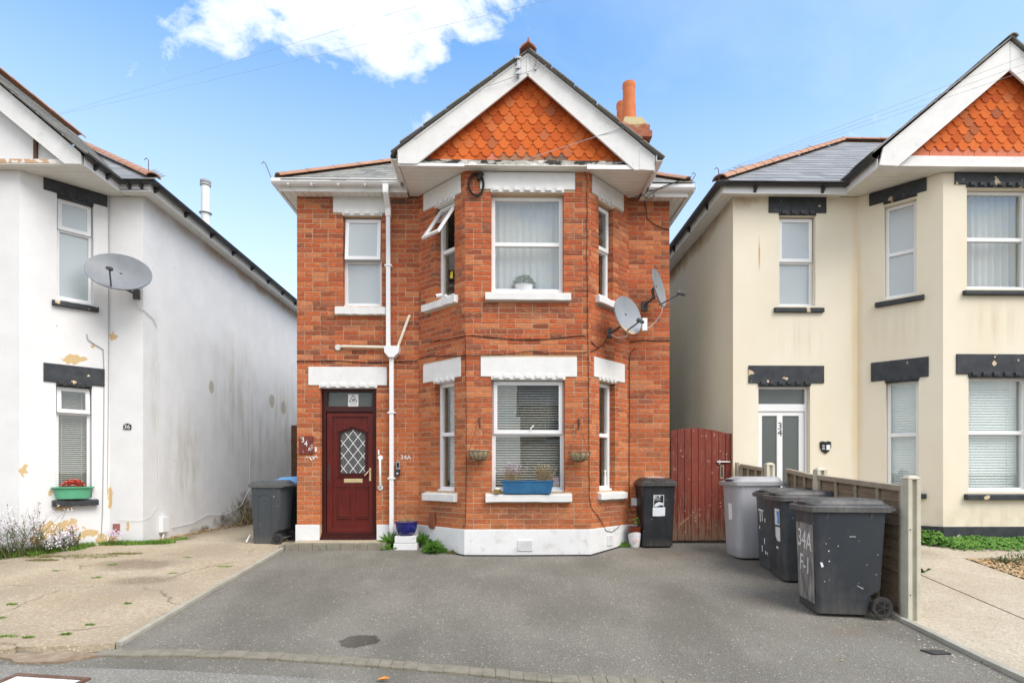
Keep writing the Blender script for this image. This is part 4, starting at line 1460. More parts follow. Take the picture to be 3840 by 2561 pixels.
def clip_seg(p, q, poly):
    t0, t1 = 0.0, 1.0
    n = len(poly)
    for i in range(n):
        a, b = poly[i], poly[(i + 1) % n]
        ex, ey = b[0] - a[0], b[1] - a[1]
        f0 = ex * (p[1] - a[1]) - ey * (p[0] - a[0])
        f1 = ex * (q[1] - a[1]) - ey * (q[0] - a[0])
        if f0 < 0 and f1 < 0:
            return None
        if f0 < 0:
            t0 = max(t0, f0 / (f0 - f1))
        elif f1 < 0:
            t1 = min(t1, f0 / (f0 - f1))
    if t1 - t0 < 0.01:
        return None
    L_ = lambda t: (p[0] + (q[0] - p[0]) * t, p[1] + (q[1] - p[1]) * t)
    return L_(t0), L_(t1)


for sgn in (1, -1):
    for k in range(-6, 14):
        x0 = 0.84 + sgn * (k * 0.152 - 0.9)
        sg = clip_seg((x0, 1.0), (x0 + sgn * 1.2, 1.0 + 1.2 * 1.30), pin)
        if sg:
            mk('lead_strip', bar(MB(), F1, sg[0], sg[1], 0.0085, -0.106, -0.101 + (0.001 if sgn > 0 else 0)), 'white_print', dr)
for a, b in ((0.600, 0.79), (0.885, 1.075)):
    mk('door_panel', MB().box(F1, a, b, -0.110, -0.098, 0.41, 0.905), 'maroon', dr, bevel=0.006)
    for z in (0.405, 0.437, 0.875, 0.905):
        mk('panel_mould', MB().box(F1, a - (0.012 if z in (0.405, 0.905) else -0.012), b + (0.012 if z in (0.405, 0.905) else -0.012), -0.110, -0.088, z - 0.007, z + 0.007), 'maroon', dr, bevel=0.004)
for i in range(11):
    s = 0.545 + i * 0.051
    mk('board_groove', MB().box(F1, s - 0.002, s + 0.002, -0.110, -0.1075, 1.86, 1.985), 'maroon_dark', dr)
lp = mk('letter_plate', MB().box(F1, 0.697, 0.988, -0.112, -0.098, 0.958, 1.022), 'brass', dr, bevel=0.004)
mk('letter_flap', MB().box(F1, 0.715, 0.97, -0.099, -0.094, 0.970, 1.010), 'brass', lp)
hd = mk('door_handle', MB().box(F1, 1.095, 1.125, -0.094, -0.082, 0.985, 1.19), 'brass', dr, bevel=0.003)
mk('lever', MB().tube([F1.p(1.11, -0.075, 1.15), F1.p(1.09, -0.045, 1.135), F1.p(1.035, -0.04, 1.07)], 0.009, 8), 'brass', hd, smooth=True)
sg = thing('warning_sign', F1.p(0.835, -0.12, 2.155), 'white camera warning sign with black triangle in the transom over the maroon door', 'sign')
mk('sign_plate', MB().box(F1, 0.757, 0.917, -0.122, -0.118, 2.155, 2.352), 'white_print', sg)
mbt = MB()
tri = [(0.775, 2.232), (0.899, 2.232), (0.837, 2.336)]
for i in range(3):
    bar(mbt, F1, tri[i], tri[(i + 1) % 3], 0.009, -0.119, -0.1165 + 0.0003 * i)
mk('triangle', mbt, 'print_black', sg)
mk('pictogram', MB().fprism(F1, [(0.808, 2.247), (0.862, 2.252), (0.872, 2.27), (0.845, 2.268), (0.838, 2.282), (0.815, 2.258)], -0.119, -0.1162), 'print_black', sg)
for z in (2.205, 2.192, 2.179):
    mk('print_line', MB().box(F1, 0.78, 0.895, -0.119, -0.1175, z - 0.003, z + 0.003), 'cable_grey', sg)

# eaves: soffits, fascias, gutters
soffit_planks(BH, -3.34, -1.43, 8.82, 9.0, 5.392, 'y')
soffit_planks(BH, 2.15, 2.845, 8.82, 9.0, 5.372, 'y')
soffit_planks(BH, -1.425, 2.145, 8.065, 8.995, 5.413, 'x', 0.105)
mk('soffit_board', MB().xbox(-3.34, -3.175, 9.0, 17.2, 5.392, 5.404), 'soffit', BH)
mk('soffit_board', MB().xbox(2.645, 2.84, 9.0, 17.2, 5.372, 5.384), 'soffit', BH)
mk('fascia', MB().xbox(-3.345, -1.43, 8.80, 8.818, 5.380, 5.53), 'upvc_aged', BH, bevel=0.004)
mk('fascia', MB().xbox(-3.365, -3.346, 8.80, 17.2, 5.380, 5.53), 'upvc_aged', BH)
mk('fascia', MB().xbox(2.15, 2.85, 8.80, 8.818, 5.345, 5.50), 'upvc', BH, bevel=0.004)
mk('fascia', MB().xbox(2.851, 2.87, 8.80, 17.2, 5.345, 5.50), 'upvc', BH)


def gutter(parent, pts_path, mat, r=0.055, square=False):
    """open half-round (or box) gutter swept along a straight run"""
    A, B = Vector(pts_path[0]), Vector(pts_path[1])
    t = (B - A).normalized()
    sd_ = t.cross(Vector((0, 0, 1))).normalized()
    if square:
        prof = [(-r, 0.0), (-r * 0.95, -0.05), (-r * 0.5, -0.078), (r, -0.078), (r, 0.0), (r - 0.006, 0.0), (r - 0.006, -0.070), (-r * 0.45, -0.070), (-r * 0.85, -0.045), (-r + 0.008, 0.0)]
    else:
        o_ = [(-r * math.cos(math.pi * k / 8), -r * math.sin(math.pi * k / 8)) for k in range(9)]
        prof = o_ + [(x * 0.92, z * 0.92) for x, z in reversed(o_)]
    rings = [[q + sd_ * x + Vector((0, 0, z)) for x, z in prof] for q in (A, B)]
    return mk('gutter', MB().loft(rings), mat, parent, smooth=not square)


gutter(BH, ((-1.52, 8.745, 5.535), (-3.45, 8.745, 5.53)), 'upvc', square=True)
gutter(BH, ((-3.42, 8.75, 5.53), (-3.42, 17.2, 5.53)), 'upvc', square=True)
gutter(BH, ((2.93, 8.745, 5.495), (2.24, 8.745, 5.49)), 'upvc', square=True)
gutter(BH, ((2.925, 17.2, 5.49), (2.925, 8.75, 5.49)), 'upvc', square=True)
gutter(BH, ((-1.505, 8.06, 5.555), (-1.505, 8.70, 5.555)), 'upvc_aged', square=True)
gutter(BH, ((2.215, 8.70, 5.52), (2.215, 7.98, 5.53)), 'upvc', square=True)
mk('fascia', MB().xbox(-1.448, -1.43, 8.07, 8.80, 5.40, 5.56), 'upvc_aged', BH)
mk('fascia', MB().xbox(2.148, 2.166, 8.07, 8.80, 5.345, 5.53), 'upvc_aged', BH)
for x in (-3.2, -2.85, -2.45, -2.05):
    mk('gutter_bracket', MB().xbox(x - 0.012, x + 0.012, 8.70, 8.80, 5.435, 5.452), 'upvc_aged', BH)

# gable
BG = [(-1.44, 5.595), (-1.43, 5.408), (-1.168, 5.408), (0.368, 6.650), (0.368, 6.964)]
mk('bargeboard', MB().fprism(WORLD, BG, -8.062, -8.030), 'white_paint', BH, bevel=0.004)
mk('bargeboard', MB().fprism(WORLD, [(2.155, 5.545), (0.372, 6.964), (0.372, 6.650), (1.862, 5.350), (2.14, 5.345)], -8.062, -8.030), 'white_paint', BH, bevel=0.004)
mk('barge_end', MB().fprism(WORLD, [(-1.442, 5.594), (-1.432, 5.404), (-1.205, 5.404), (-1.205, 5.773)], -8.030, -8.024), 'white_paint', BH, bevel=0.003)
mk('barge_end', MB().fprism(WORLD, [(2.157, 5.543), (1.93, 5.722), (1.93, 5.352), (2.142, 5.341)], -8.030, -8.024), 'white_paint', BH, bevel=0.003)
mk('barge_trim', MB().fprism(WORLD, [(-1.205, 5.773), (-1.205, 5.738), (0.368, 6.928), (0.368, 6.964)], -8.030, -8.020), 'white_paint', BH)
mk('barge_trim', MB().fprism(WORLD, [(1.93, 5.722), (0.372, 6.964), (0.372, 6.928), (1.93, 5.687)], -8.030, -8.020), 'white_paint', BH)
mk('apex_joint', MB().fprism(WORLD, [(0.352, 6.67), (0.388, 6.67), (0.388, 6.955), (0.352, 6.955)], -8.030, -8.022), 'white_paint', BH)
mk('gable_wall', MB().fprism(WORLD, [(-1.30, 5.425), (2.03, 5.425), (0.37, 6.86)], -8.26, -8.20), 'roof_under', BH)
mk('gable_board', MB().fprism(WORLD, [(-1.25, 5.427), (2.02, 5.427), (1.95, 5.51), (-1.17, 5.51)], -8.20, -8.10), 'flaked_black', BH, bevel=0.004)
mk('soffit_trim', MB().xbox(-1.43, -0.515, 8.045, 8.064, 5.385, 5.425), 'upvc', BH)
mk('soffit_trim', MB().xbox(1.20, 2.14, 8.045, 8.064, 5.365, 5.425), 'upvc', BH)
tile_gable(BH, 0.365, 5.505, 5.582, 1.56, 0.82, 8.175)
# roofs
rm = MB()
ev, rz_ = 5.52, 0.70
xl, xr, yf, yb_ = -3.43, 2.91, 8.71, 17.5
xm = (xl + xr) / 2
hr = (xr - xl) / 2
rm.add([(xl, yf, ev), (xr, yf, ev), (xr, yb_, ev), (xl, yb_, ev), (xm, yf + hr, ev + hr * rz_), (xm, yb_ - hr, ev + hr * rz_)],
       [(3, 2, 1, 0), (0, 1, 4), (1, 2, 5, 4), (2, 3, 5), (3, 0, 4, 5)])
ROOF = mk('roof', rm, 'slate_mossy', BH)
gr_ = MB()
gr_.prism([Vector((x, 7.985, z)) for x, z in ((-1.53, 5.550), (0.37, 6.974), (2.24, 5.500), (2.24, 5.512), (0.37, 6.988), (-1.53, 5.562))], [Vector((x, 11.2, z)) for x, z in ((-1.53, 5.550), (0.37, 6.974), (2.24, 5.500), (2.24, 5.512), (0.37, 6.988), (-1.53, 5.562))])
GROOF = mk('gable_roof', gr_, 'roof_under', BH)
sl = math.hypot(1, rz_)
slates(ROOF, (xl, yf, ev), (1, 0, 0), (0, 1, rz_), 'slate_mossy', 0.25, 0.20, lambda a, b: b / sl < a < 2.25 + 0.4 or 5.2 < a < 6.34 - b / sl, 0, 6.34, 2.5)
for sx, ex_, ez, su in ((-1, -1.53, 5.562, 1), (1, 2.24, 5.512, -1)):
    upv = Vector((0.37 - ex_, 0, 6.988 - ez)).normalized()
    slates(GROOF, (ex_, 7.975, ez), (0, 1, 0), upv, 'slate_mossy', 0.26, 0.20, lambda a, b: True, 0.1, 0.5, 1.98)
ridge_run(ROOF, (xl + 0.05, yf + 0.05, ev + 0.06), (xl + 2.6, yf + 2.6, ev + 2.6 * rz_ + 0.03), 8, r=0.10)
ridge_run(ROOF, (xr - 0.05, yf + 0.05, ev + 0.06), (xr - 1.6, yf + 1.6, ev + 1.6 * rz_ + 0.03), 5, r=0.10)
ridge_run(GROOF, (0.37, 7.96, 6.985), (0.37, 11.0, 6.985), 7, r=0.12)
FP = [(0.27, 6.965), (0.37, 7.045), (0.47, 6.965), (0.45, 7.005), (0.39, 7.055), (0.372, 7.12), (0.35, 7.055), (0.29, 7.005)]
mk('finial', MB().prism([Vector((x, 7.93, z)) for x, z in FP], [Vector((x, 7.96, z)) for x, z in FP]), 'chimney_brick', GROOF)
# chimney with two pots
CS = mk('chimney_stack', MB().xbox(2.24, 2.66, 10.5, 11.75, 5.3, 7.38), 'chimney_brick', BH)
mk('stack_band', MB().xbox(2.19, 2.71, 10.45, 11.8, 7.33, 7.46), 'chimney_brick', CS, bevel=0.01)
mk('stack_band', MB().xbox(2.14, 2.74, 10.40, 11.85, 7.20, 7.325), 'chimney_brick', CS, bevel=0.01)
mk('flaunching', MB().loft([[Vector((2.2, 10.47, 7.46)), Vector((2.68, 10.47, 7.46)), Vector((2.68, 11.78, 7.46)), Vector((2.2, 11.78, 7.46))], [Vector((2.28, 10.6, 7.68)), Vector((2.6, 10.6, 7.68)), Vector((2.6, 11.6, 7.68)), Vector((2.28, 11.6, 7.68))]]), 'chimney_brick', CS)
for y in (10.80, 11.38):
    mk('chimney_pot', MB().lathe([(0.14, 0), (0.132, 0.25), (0.112, 0.60), (0.115, 0.62), (0.112, 0.64), (0.118, 0.69), (0.125, 0.71), (0.12, 0.78), (0.09, 0.79), (0.085, 0.5)], 20, 'z', (2.40, y, 7.64)), 'chimney_pot', CS, smooth=True)

# rainwater and waste pipes
dp = thing('drain_pipe', (-1.70, 8.93, 0.0), 'white downpipe with hopper between the maroon door and the bay', 'downpipe')
mk('outlet', MB().loft([[Vector((-1.79, 8.70, 5.46)), Vector((-1.70, 8.70, 5.46)), Vector((-1.70, 8.79, 5.46)), Vector((-1.79, 8.79, 5.46))], [Vector((-1.785, 8.70, 5.33)), Vector((-1.705, 8.70, 5.33)), Vector((-1.705, 8.78, 5.33)), Vector((-1.785, 8.78, 5.33))], [Vector((-1.78, 8.87, 5.17)), Vector((-1.70, 8.87, 5.17)), Vector((-1.70, 8.95, 5.21)), Vector((-1.78, 8.95, 5.21))], [Vector((-1.78, 8.87, 5.05)), Vector((-1.70, 8.87, 5.05)), Vector((-1.70, 8.95, 5.05)), Vector((-1.78, 8.95, 5.05))]]), 'upvc', dp, bevel=0.005)
mk('upper_pipe', MB().xbox(-1.772, -1.708, 8.882, 8.946, 3.02, 5.08), 'upvc', dp, bevel=0.005)
mk('hopper', MB().loft([[Vector((a, 8.84, z)), Vector((b, 8.84, z)), Vector((b, 8.99, z)), Vector((a, 8.99, z))] for a, b, z in ((-1.725, -1.645, 2.88), (-1.79, -1.57, 2.955), (-1.80, -1.56, 3.055))]), 'upvc', dp, bevel=0.005)
mk('lower_pipe', MB().xbox(-1.722, -1.658, 8.885, 8.95, 0.02, 2.92), 'upvc', dp, bevel=0.005)
for x, z in ((-1.74, 4.30), (-1.69, 2.04), (-1.69, 1.03)):
    mk('pipe_clip', MB().xbox(x - 0.055, x + 0.055, 8.876, 8.99, z - 0.012, z + 0.012), 'upvc', dp)
wp = thing('waste_pipe', (-2.2, 8.96, 3.03), 'cream horizontal waste pipe over the maroon door', 'pipe')
mk('pipe_run', MB().tube([(-2.50, 9.02, 3.068), (-2.47, 8.955, 3.065), (-2.43, 8.945, 3.064), (-1.78, 8.945, 3.052)], 0.022, 10), 'pipe_cream', wp, smooth=True)
mk('collar', MB().lathe([(0.045, 0.0), (0.05, 0.02), (0.035, 0.03)], 12, 'y', (-2.53, 8.965, 3.055)), 'pale_slab', wp)
wq = thing('slanted_waste_pipe', (-1.5, 8.96, 3.1), 'cream slanting waste pipe entering the white hopper', 'pipe')
mk('pipe_run', MB().tube([(-1.42, 9.03, 3.545), (-1.425, 8.96, 3.54), (-1.44, 8.945, 3.50), (-1.60, 8.945, 3.06), (-1.61, 8.94, 3.0)], 0.022, 10), 'pipe_cream', wq, smooth=True)

# ------------------------------------------------------------------ the white house on the left
LH = thing('white_house', (-8.6, 12.5, 0), 'white painted rendered house with black lintels and flaking paint, on the left', 'house')
A1 = Fr((-12.2, 8.234), (-6.78, 8.234))
A2 = Fr((-6.78, 8.234), (-6.04, 9.0))
A3 = Fr((-6.04, 9.0), (-5.53, 9.0))
A4 = Fr((-5.53, 9.0), (-5.53, 19.0))
LZ = 5.37
mk('wall', grid_solid(A1, 0, A1.L, -0.2, LZ, -0.24, 0, [(A1.L - 1.75, A1.L - 0.56, 0.76, 2.39), (A1.L - 1.75, A1.L - 0.56, 3.66, 5.15)]), 'left_render', LH)
mk('wall', grid_solid(A2, 0, A2.L, -0.2, LZ, -0.24, 0, [(0.41, 0.84, 0.74, 2.40), (0.42, 0.86, 3.655, 5.17)]), 'left_render', LH)
mk('wall', grid_solid(A3, 0, A3.L, -0.2, LZ, -0.24, 0, []), 'left_render', LH)
mk('side_wall', grid_solid(A4, 0.24, A4.L, -0.2, LZ + 0.12, -0.24, 0, []), 'left_render', LH)
mk('wall_corner', MB().box(A4, 0, 0.24, -0.2, 0, LZ, LZ + 0.12), 'left_render', LH)
lintel(LH, A1, A1.L - 1.90, A1.L - 0.42, 2.44, 2.71, A1.L - 1.76, A1.L - 0.55, 'black_paint')
lintel(LH, A1, A1.L - 1.90, A1.L - 0.42, 5.19, 5.362, A1.L - 1.76, A1.L - 0.55, 'black_paint')
lintel(LH, A2, 0.265, 1.0, 2.435, 2.702, 0.41, 0.84, 'black_paint', 0.12)
lintel(LH, A2, 0.265, 1.035, 5.195, 5.366, 0.42, 0.86, 'black_paint', 0.12)
sill(LH, A1, A1.L - 1.86, A1.L - 0.46, 0.63, 0.76, 'black_paint')
sill(LH, A2, 0.36, 0.91, 0.625, 0.735, 'black_paint', 0.10)
sill(LH, A2, 0.36, 0.92, 3.55, 3.655, 'black_paint', 0.06)
sill(LH, A1, A1.L - 1.86, A1.L - 0.46, 3.55, 3.66, 'black_paint')
window(LH, A1, A1.L - 1.75, A1.L - 0.56, 0.77, 2.39, 2.0)
window(LH, A1, A1.L - 1.75, A1.L - 0.56, 3.67, 5.15, 4.68)
window(LH, A2, 0.41, 0.84, 0.76, 2.395, 2.00, sash='top', ang=R(5), fw=0.045)
window(LH, A2, 0.42, 0.86, 3.675, 5.165, 4.70, sash='top', glass='glass_frost', fw=0.045)
blind('pale venetian blind in the ground-floor window above the green planter', A2, 0.42, 0.83, 0.92, 2.36, -0.21, mat='blind', pitch=0.030, tilt=25)
curtain('white net curtain in the upper window above the left satellite dish', A2, 0.40, 0.90, 3.66, 5.16, -0.25, 0.015, 6)
lfl = [(-12.1, 8.5), (-6.9, 8.5), (-6.2, 9.27), (-5.8, 9.27), (-5.8, 18.9), (-12.1, 18.9)]
for nm, a, b in (('floor', 0.0, 0.05), ('upper_floor', 2.85, 2.97), ('ceiling', 5.345, 5.35)):
    mk(nm, MB().prism([Vector((x, y, a)) for x, y in lfl], [Vector((x, y, b)) for x, y in lfl]), 'room', LH)
mk('partition', MB().xbox(-12.1, -5.8, 11.2, 11.3, 0.05, 5.33), 'room', LH)
mk('rear_wall', MB().xbox(-12.2, -5.53, 19.0, 19.24, -0.2, 5.3), 'left_render', LH)
mk('side_wall', MB().xbox(-12.44, -12.2, 8.234, 19.24, -0.2, 5.3), 'left_render', LH)
# gable with white bargeboard, render infill, dark timber and flaked band
LS = 0.845
mk('bargeboard', MB().fprism(WORLD, [(-5.770, 5.50), (-8.94, 5.50 + 3.17 * LS), (-8.94, 5.50 + 3.17 * LS - 0.40), (-6.005, 5.358), (-5.775, 5.356)], -8.062, -8.030), 'white_paint', LH, bevel=0.004)
mk('bargeboard', MB().fprism(WORLD, [(-12.11, 5.50), (-12.105, 5.356), (-11.875, 5.358), (-8.944, 5.50 + 3.17 * LS - 0.40), (-8.944, 5.50 + 3.17 * LS)], -8.062, -8.030), 'white_paint', LH, bevel=0.004)
mk('gable_wall', MB().fprism(WORLD, [(-11.9, 5.43), (-5.98, 5.43), (-8.94, 5.43 + 2.96 * LS)], -8.25, -8.16), 'left_render', LH)
mk('gable_band', MB().box(WORLD, -11.9, -6.0, -8.17, -8.068, 5.386, 5.44), pmat('flaked_band', (0.50, 0.30, 0.17), (0.58, 0.40, 0.25), scale=6, rough=0.85, extra=lambda nt, col, p, b: mix(nt, ramp(nt, nd(nt, 'TexNoise', None, Vector=p, Scale=7.0, Detail=7.0).outputs[0], [(0.52, 0.0), (0.54, 1.0)]), col, (0.74, 0.72, 0.68))), LH)
mk('gable_timber', MB().fprism(WORLD, [(-6.505, 5.44), (-6.46, 5.44), (-6.46, 5.76), (-6.505, 5.81)], -8.16, -8.13), 'brown_wood', LH)
soffit_planks(LH, -7.6, -5.79, 8.07, 8.995, 5.372, 'x', 0.10)
mk('soffit_board', MB().xbox(-5.78, -5.32, 8.80, 8.99, 5.378, 5.39), 'soffit', LH)
mk('soffit_board', MB().prism([Vector(p) for p in ((-5.53, 9.0, 5.40), (-5.30, 9.0, 5.37), (-5.30, 19.2, 5.37), (-5.53, 19.2, 5.40))], [Vector(p) for p in ((-5.53, 9.0, 5.412), (-5.30, 9.0, 5.382), (-5.30, 19.2, 5.382), (-5.53, 19.2, 5.412))]), 'soffit', LH)
mk('fascia', MB().xbox(-5.765, -5.30, 8.80, 8.82, 5.362, 5.47), 'upvc', LH)
mk('fascia', MB().xbox(-5.32, -5.299, 8.82, 19.2, 5.362, 5.49), 'soffit', LH)
mk('fascia', MB().xbox(-5.772, -5.752, 8.07, 8.80, 5.356, 5.47), 'upvc', LH)
gutter(LH, ((-5.71, 8.0, 5.50), (-5.71, 8.72, 5.50)), 'black_plastic')
gutter(LH, ((-5.20, 8.745, 5.50), (-5.74, 8.745, 5.50)), 'black_plastic')
gutter(LH, ((-5.235, 8.70, 5.50), (-5.235, 19.2, 5.50)), 'black_plastic')
for y in [8.9 + 0.85 * i for i in range(11)]:
    mk('gutter_bracket', MB().prism([Vector((-5.30, y - 0.02, 5.38)), Vector((-5.30, y - 0.02, 5.46)), Vector((-5.19, y - 0.02, 5.455)), Vector((-5.22, y - 0.02, 5.435))], [Vector((-5.30, y + 0.02, 5.38)), Vector((-5.30, y + 0.02, 5.46)), Vector((-5.19, y + 0.02, 5.455)), Vector((-5.22, y + 0.02, 5.435))]), 'black_plastic', LH)
for x in (-5.6, -5.42):
    mk('gutter_bracket', MB().prism([Vector((x - 0.02, 8.80, 5.38)), Vector((x - 0.02, 8.80, 5.45)), Vector((x - 0.02, 8.70, 5.45))], [Vector((x + 0.02, 8.80, 5.38)), Vector((x + 0.02, 8.80, 5.45)), Vector((x + 0.02, 8.70, 5.45))]), 'black_plastic', LH)
for y in (8.25, 8.5):
    mk('gutter_bracket', MB().prism([Vector((-5.75, y - 0.02, 5.38)), Vector((-5.75, y - 0.02, 5.45)), Vector((-5.66, y - 0.02, 5.45))], [Vector((-5.75, y + 0.02, 5.38)), Vector((-5.75, y + 0.02, 5.45)), Vector((-5.66, y + 0.02, 5.45))]), 'black_plastic', LH)
# roofs
rm = MB()
xl, xr, yf, yb_ = -12.72, -5.18, 8.71, 19.5
hr = (xr - xl) / 2
xm = (xl + xr) / 2
ev = 5.50
rzl = 0.69
rm.add([(xl, yf, ev), (xr, yf, ev), (xr, yb_, ev), (xl, yb_, ev), (xm, yf + hr, ev + hr * rzl), (xm, yb_ - hr, ev + hr * rzl)],
       [(3, 2, 1, 0), (0, 1, 4), (1, 2, 5, 4), (2, 3, 5), (3, 0, 4, 5)])
LR = mk('roof', rm, 'slate_grey', LH)
gq = [(-12.2, 5.46), (-8.94, 5.46 + 3.17 * LS + 0.05), (-5.68, 5.46), (-5.68, 5.485), (-8.94, 5.485 + 3.17 * LS + 0.05), (-12.2, 5.485)]
LGR = mk('gable_roof', MB().prism([Vector((x, 7.985, z)) for x, z in gq], [Vector((x, 12.4, z)) for x, z in gq]), 'slate_mossy', LH)
sl = math.hypot(1, rzl)
slates(LR, (xl, yf, ev), (1, 0, 0), (0, 1, rzl), 'slate_grey', 0.28, 0.20, lambda a, b: 6.2 < a < 7.54 - b / sl, 6.0, 7.54, 3.0)
upv = Vector((-3.26, 0, 3.17 * LS + 0.05)).normalized()
slates(LGR, (-5.68, 7.975, 5.485), (0, 1, 0), upv, 'slate_mossy', 0.28, 0.22, lambda a, b: a < 0.7 or (a < 3.4 and b < 4.2 and b > (a - 0.75) * 0.95), 0.1, 3.4, 3.8)
ridge_run(LR, (xr - 0.05, yf + 0.05, ev + 0.06), (xm, yf + hr, ev + hr * rzl + 0.04), 13, r=0.11)
ridge_run(LGR, (-8.94, 7.95, 5.56 + 3.17 * LS), (-8.94, 12.4, 5.56 + 3.17 * LS), 10, r=0.12)
fl = thing('flue_pipe', (-6.10, 12.0, 6.1), 'white metal flue rising from the white house roof', 'flue')
mk('flue_tube', MB().lathe([(0.085, 0.0), (0.085, 0.88)], 18, 'z', (-6.10, 12.0, 6.15)), 'upvc_aged', fl, smooth=True)
mk('flue_cap', MB().lathe([(0.09, 0.0), (0.105, 0.01), (0.105, 0.05), (0.09, 0.06), (0.105, 0.07), (0.105, 0.11), (0.0, 0.12)], 18, 'z', (-6.10, 12.0, 7.01)), 'cable_grey', fl, smooth=True)
mk('flue_skirt', MB().lathe([(0.10, 0.0), (0.125, 0.015), (0.09, 0.03)], 18, 'z', (-6.10, 12.0, 6.44)), 'cable_grey', fl, smooth=True)
# fittings on the white house
pq = thing('number_plaque', (-5.764, 8.985, 1.79), 'small black arched house number plaque reading 36', 'plaque')
mk('plaque_plate', MB().fprism(WORLD, [(-5.822, 1.785), (-5.706, 1.785), (-5.706, 1.85), (-5.735, 1.868), (-5.764, 1.875), (-5.793, 1.868), (-5.822, 1.85)], -8.998, -8.985), 'print_black', pq)
lettering('36', 0.085, pq, (-5.764, 8.983, 1.822), (1, 0, 0), (0, 0, 1), sx=1.15)
mk('air_vent', MB().box(A3, 0.06, 0.16, 0.0, 0.018, 0.19, 0.33), pmat('terracotta_vent', (0.30, 0.12, 0.10), (0.36, 0.16, 0.13), scale=10, rough=0.8), LH)
mk('meter_box', MB().box(A4, 0.40, 0.58, 0.0, 0.07, 0.15, 0.40), 'upvc', LH, bevel=0.008)


def cable(name, pts, r, mat, label, group=None):
    return mk(name, MB().tube(pts, r, 5), mat, smooth=True, label=label, cat='cable', group=group)


cable('wall_cable', [(-6.03, 8.975, 5.36), (-6.035, 8.98, 4.2), (-6.04, 8.98, 3.0), (-6.05, 8.985, 2.0), (-6.06, 8.98, 1.0), (-6.075, 8.985, 0.15)], 0.006, 'cable_grey', 'straight grey cable down the white house front beside its bay')
cable('wall_cable', [(-6.23, 8.78, 3.20), (-6.22, 8.785, 3.12), (-6.16, 8.85, 3.06), (-6.09, 8.93, 3.0), (-6.085, 8.945, 2.6), (-6.09, 8.94, 1.6), (-6.10, 8.93, 0.5), (-6.115, 8.92, 0.12)], 0.007, 'cable_grey', 'grey cable starting from a crook above the lower white house window')
cable('wall_cable', [(-5.60, 8.985, 3.80), (-5.60, 8.985, 3.70), (-5.52, 8.99, 3.62), (-5.515, 9.08, 3.60), (-5.515, 9.25, 3.55), (-5.515, 9.33, 3.45)], 0.007, 'cable_white', 'white cable looping from the left satellite dish round the white house corner')
cable('wall_cable', [(-5.90, 8.985, 0.40), (-5.80, 8.985, 0.385), (-5.62, 8.985, 0.375), (-5.53, 8.985, 0.38), (-5.515, 9.15, 0.42), (-5.515, 9.35, 0.60), (-5.515, 9.42, 2.9)], 0.003, 'cable_white', 'white cable low on the white house corner beside the meter box')
cable('side_cable', [(-5.515, 12.75, 3.15), (-5.515, 12.75, 1.6), (-5.51, 12.7, 0.75), (-5.505, 12.3, 0.42), (-5.50, 11.6, 0.28), (-5.505, 10.9, 0.33), (-5.505, 10.4, 0.22), (-5.505, 9.75, 0.20)], 0.006, 'cable_white', 'white cable sagging along the stained side wall behind the grey bin')
cable('meter_cable', [(-5.49, 9.49, 0.16), (-5.48, 9.44, 0.08), (-5.47, 9.40, 0.02)], 0.012, 'cable_white', 'short white conduit under the meter box')


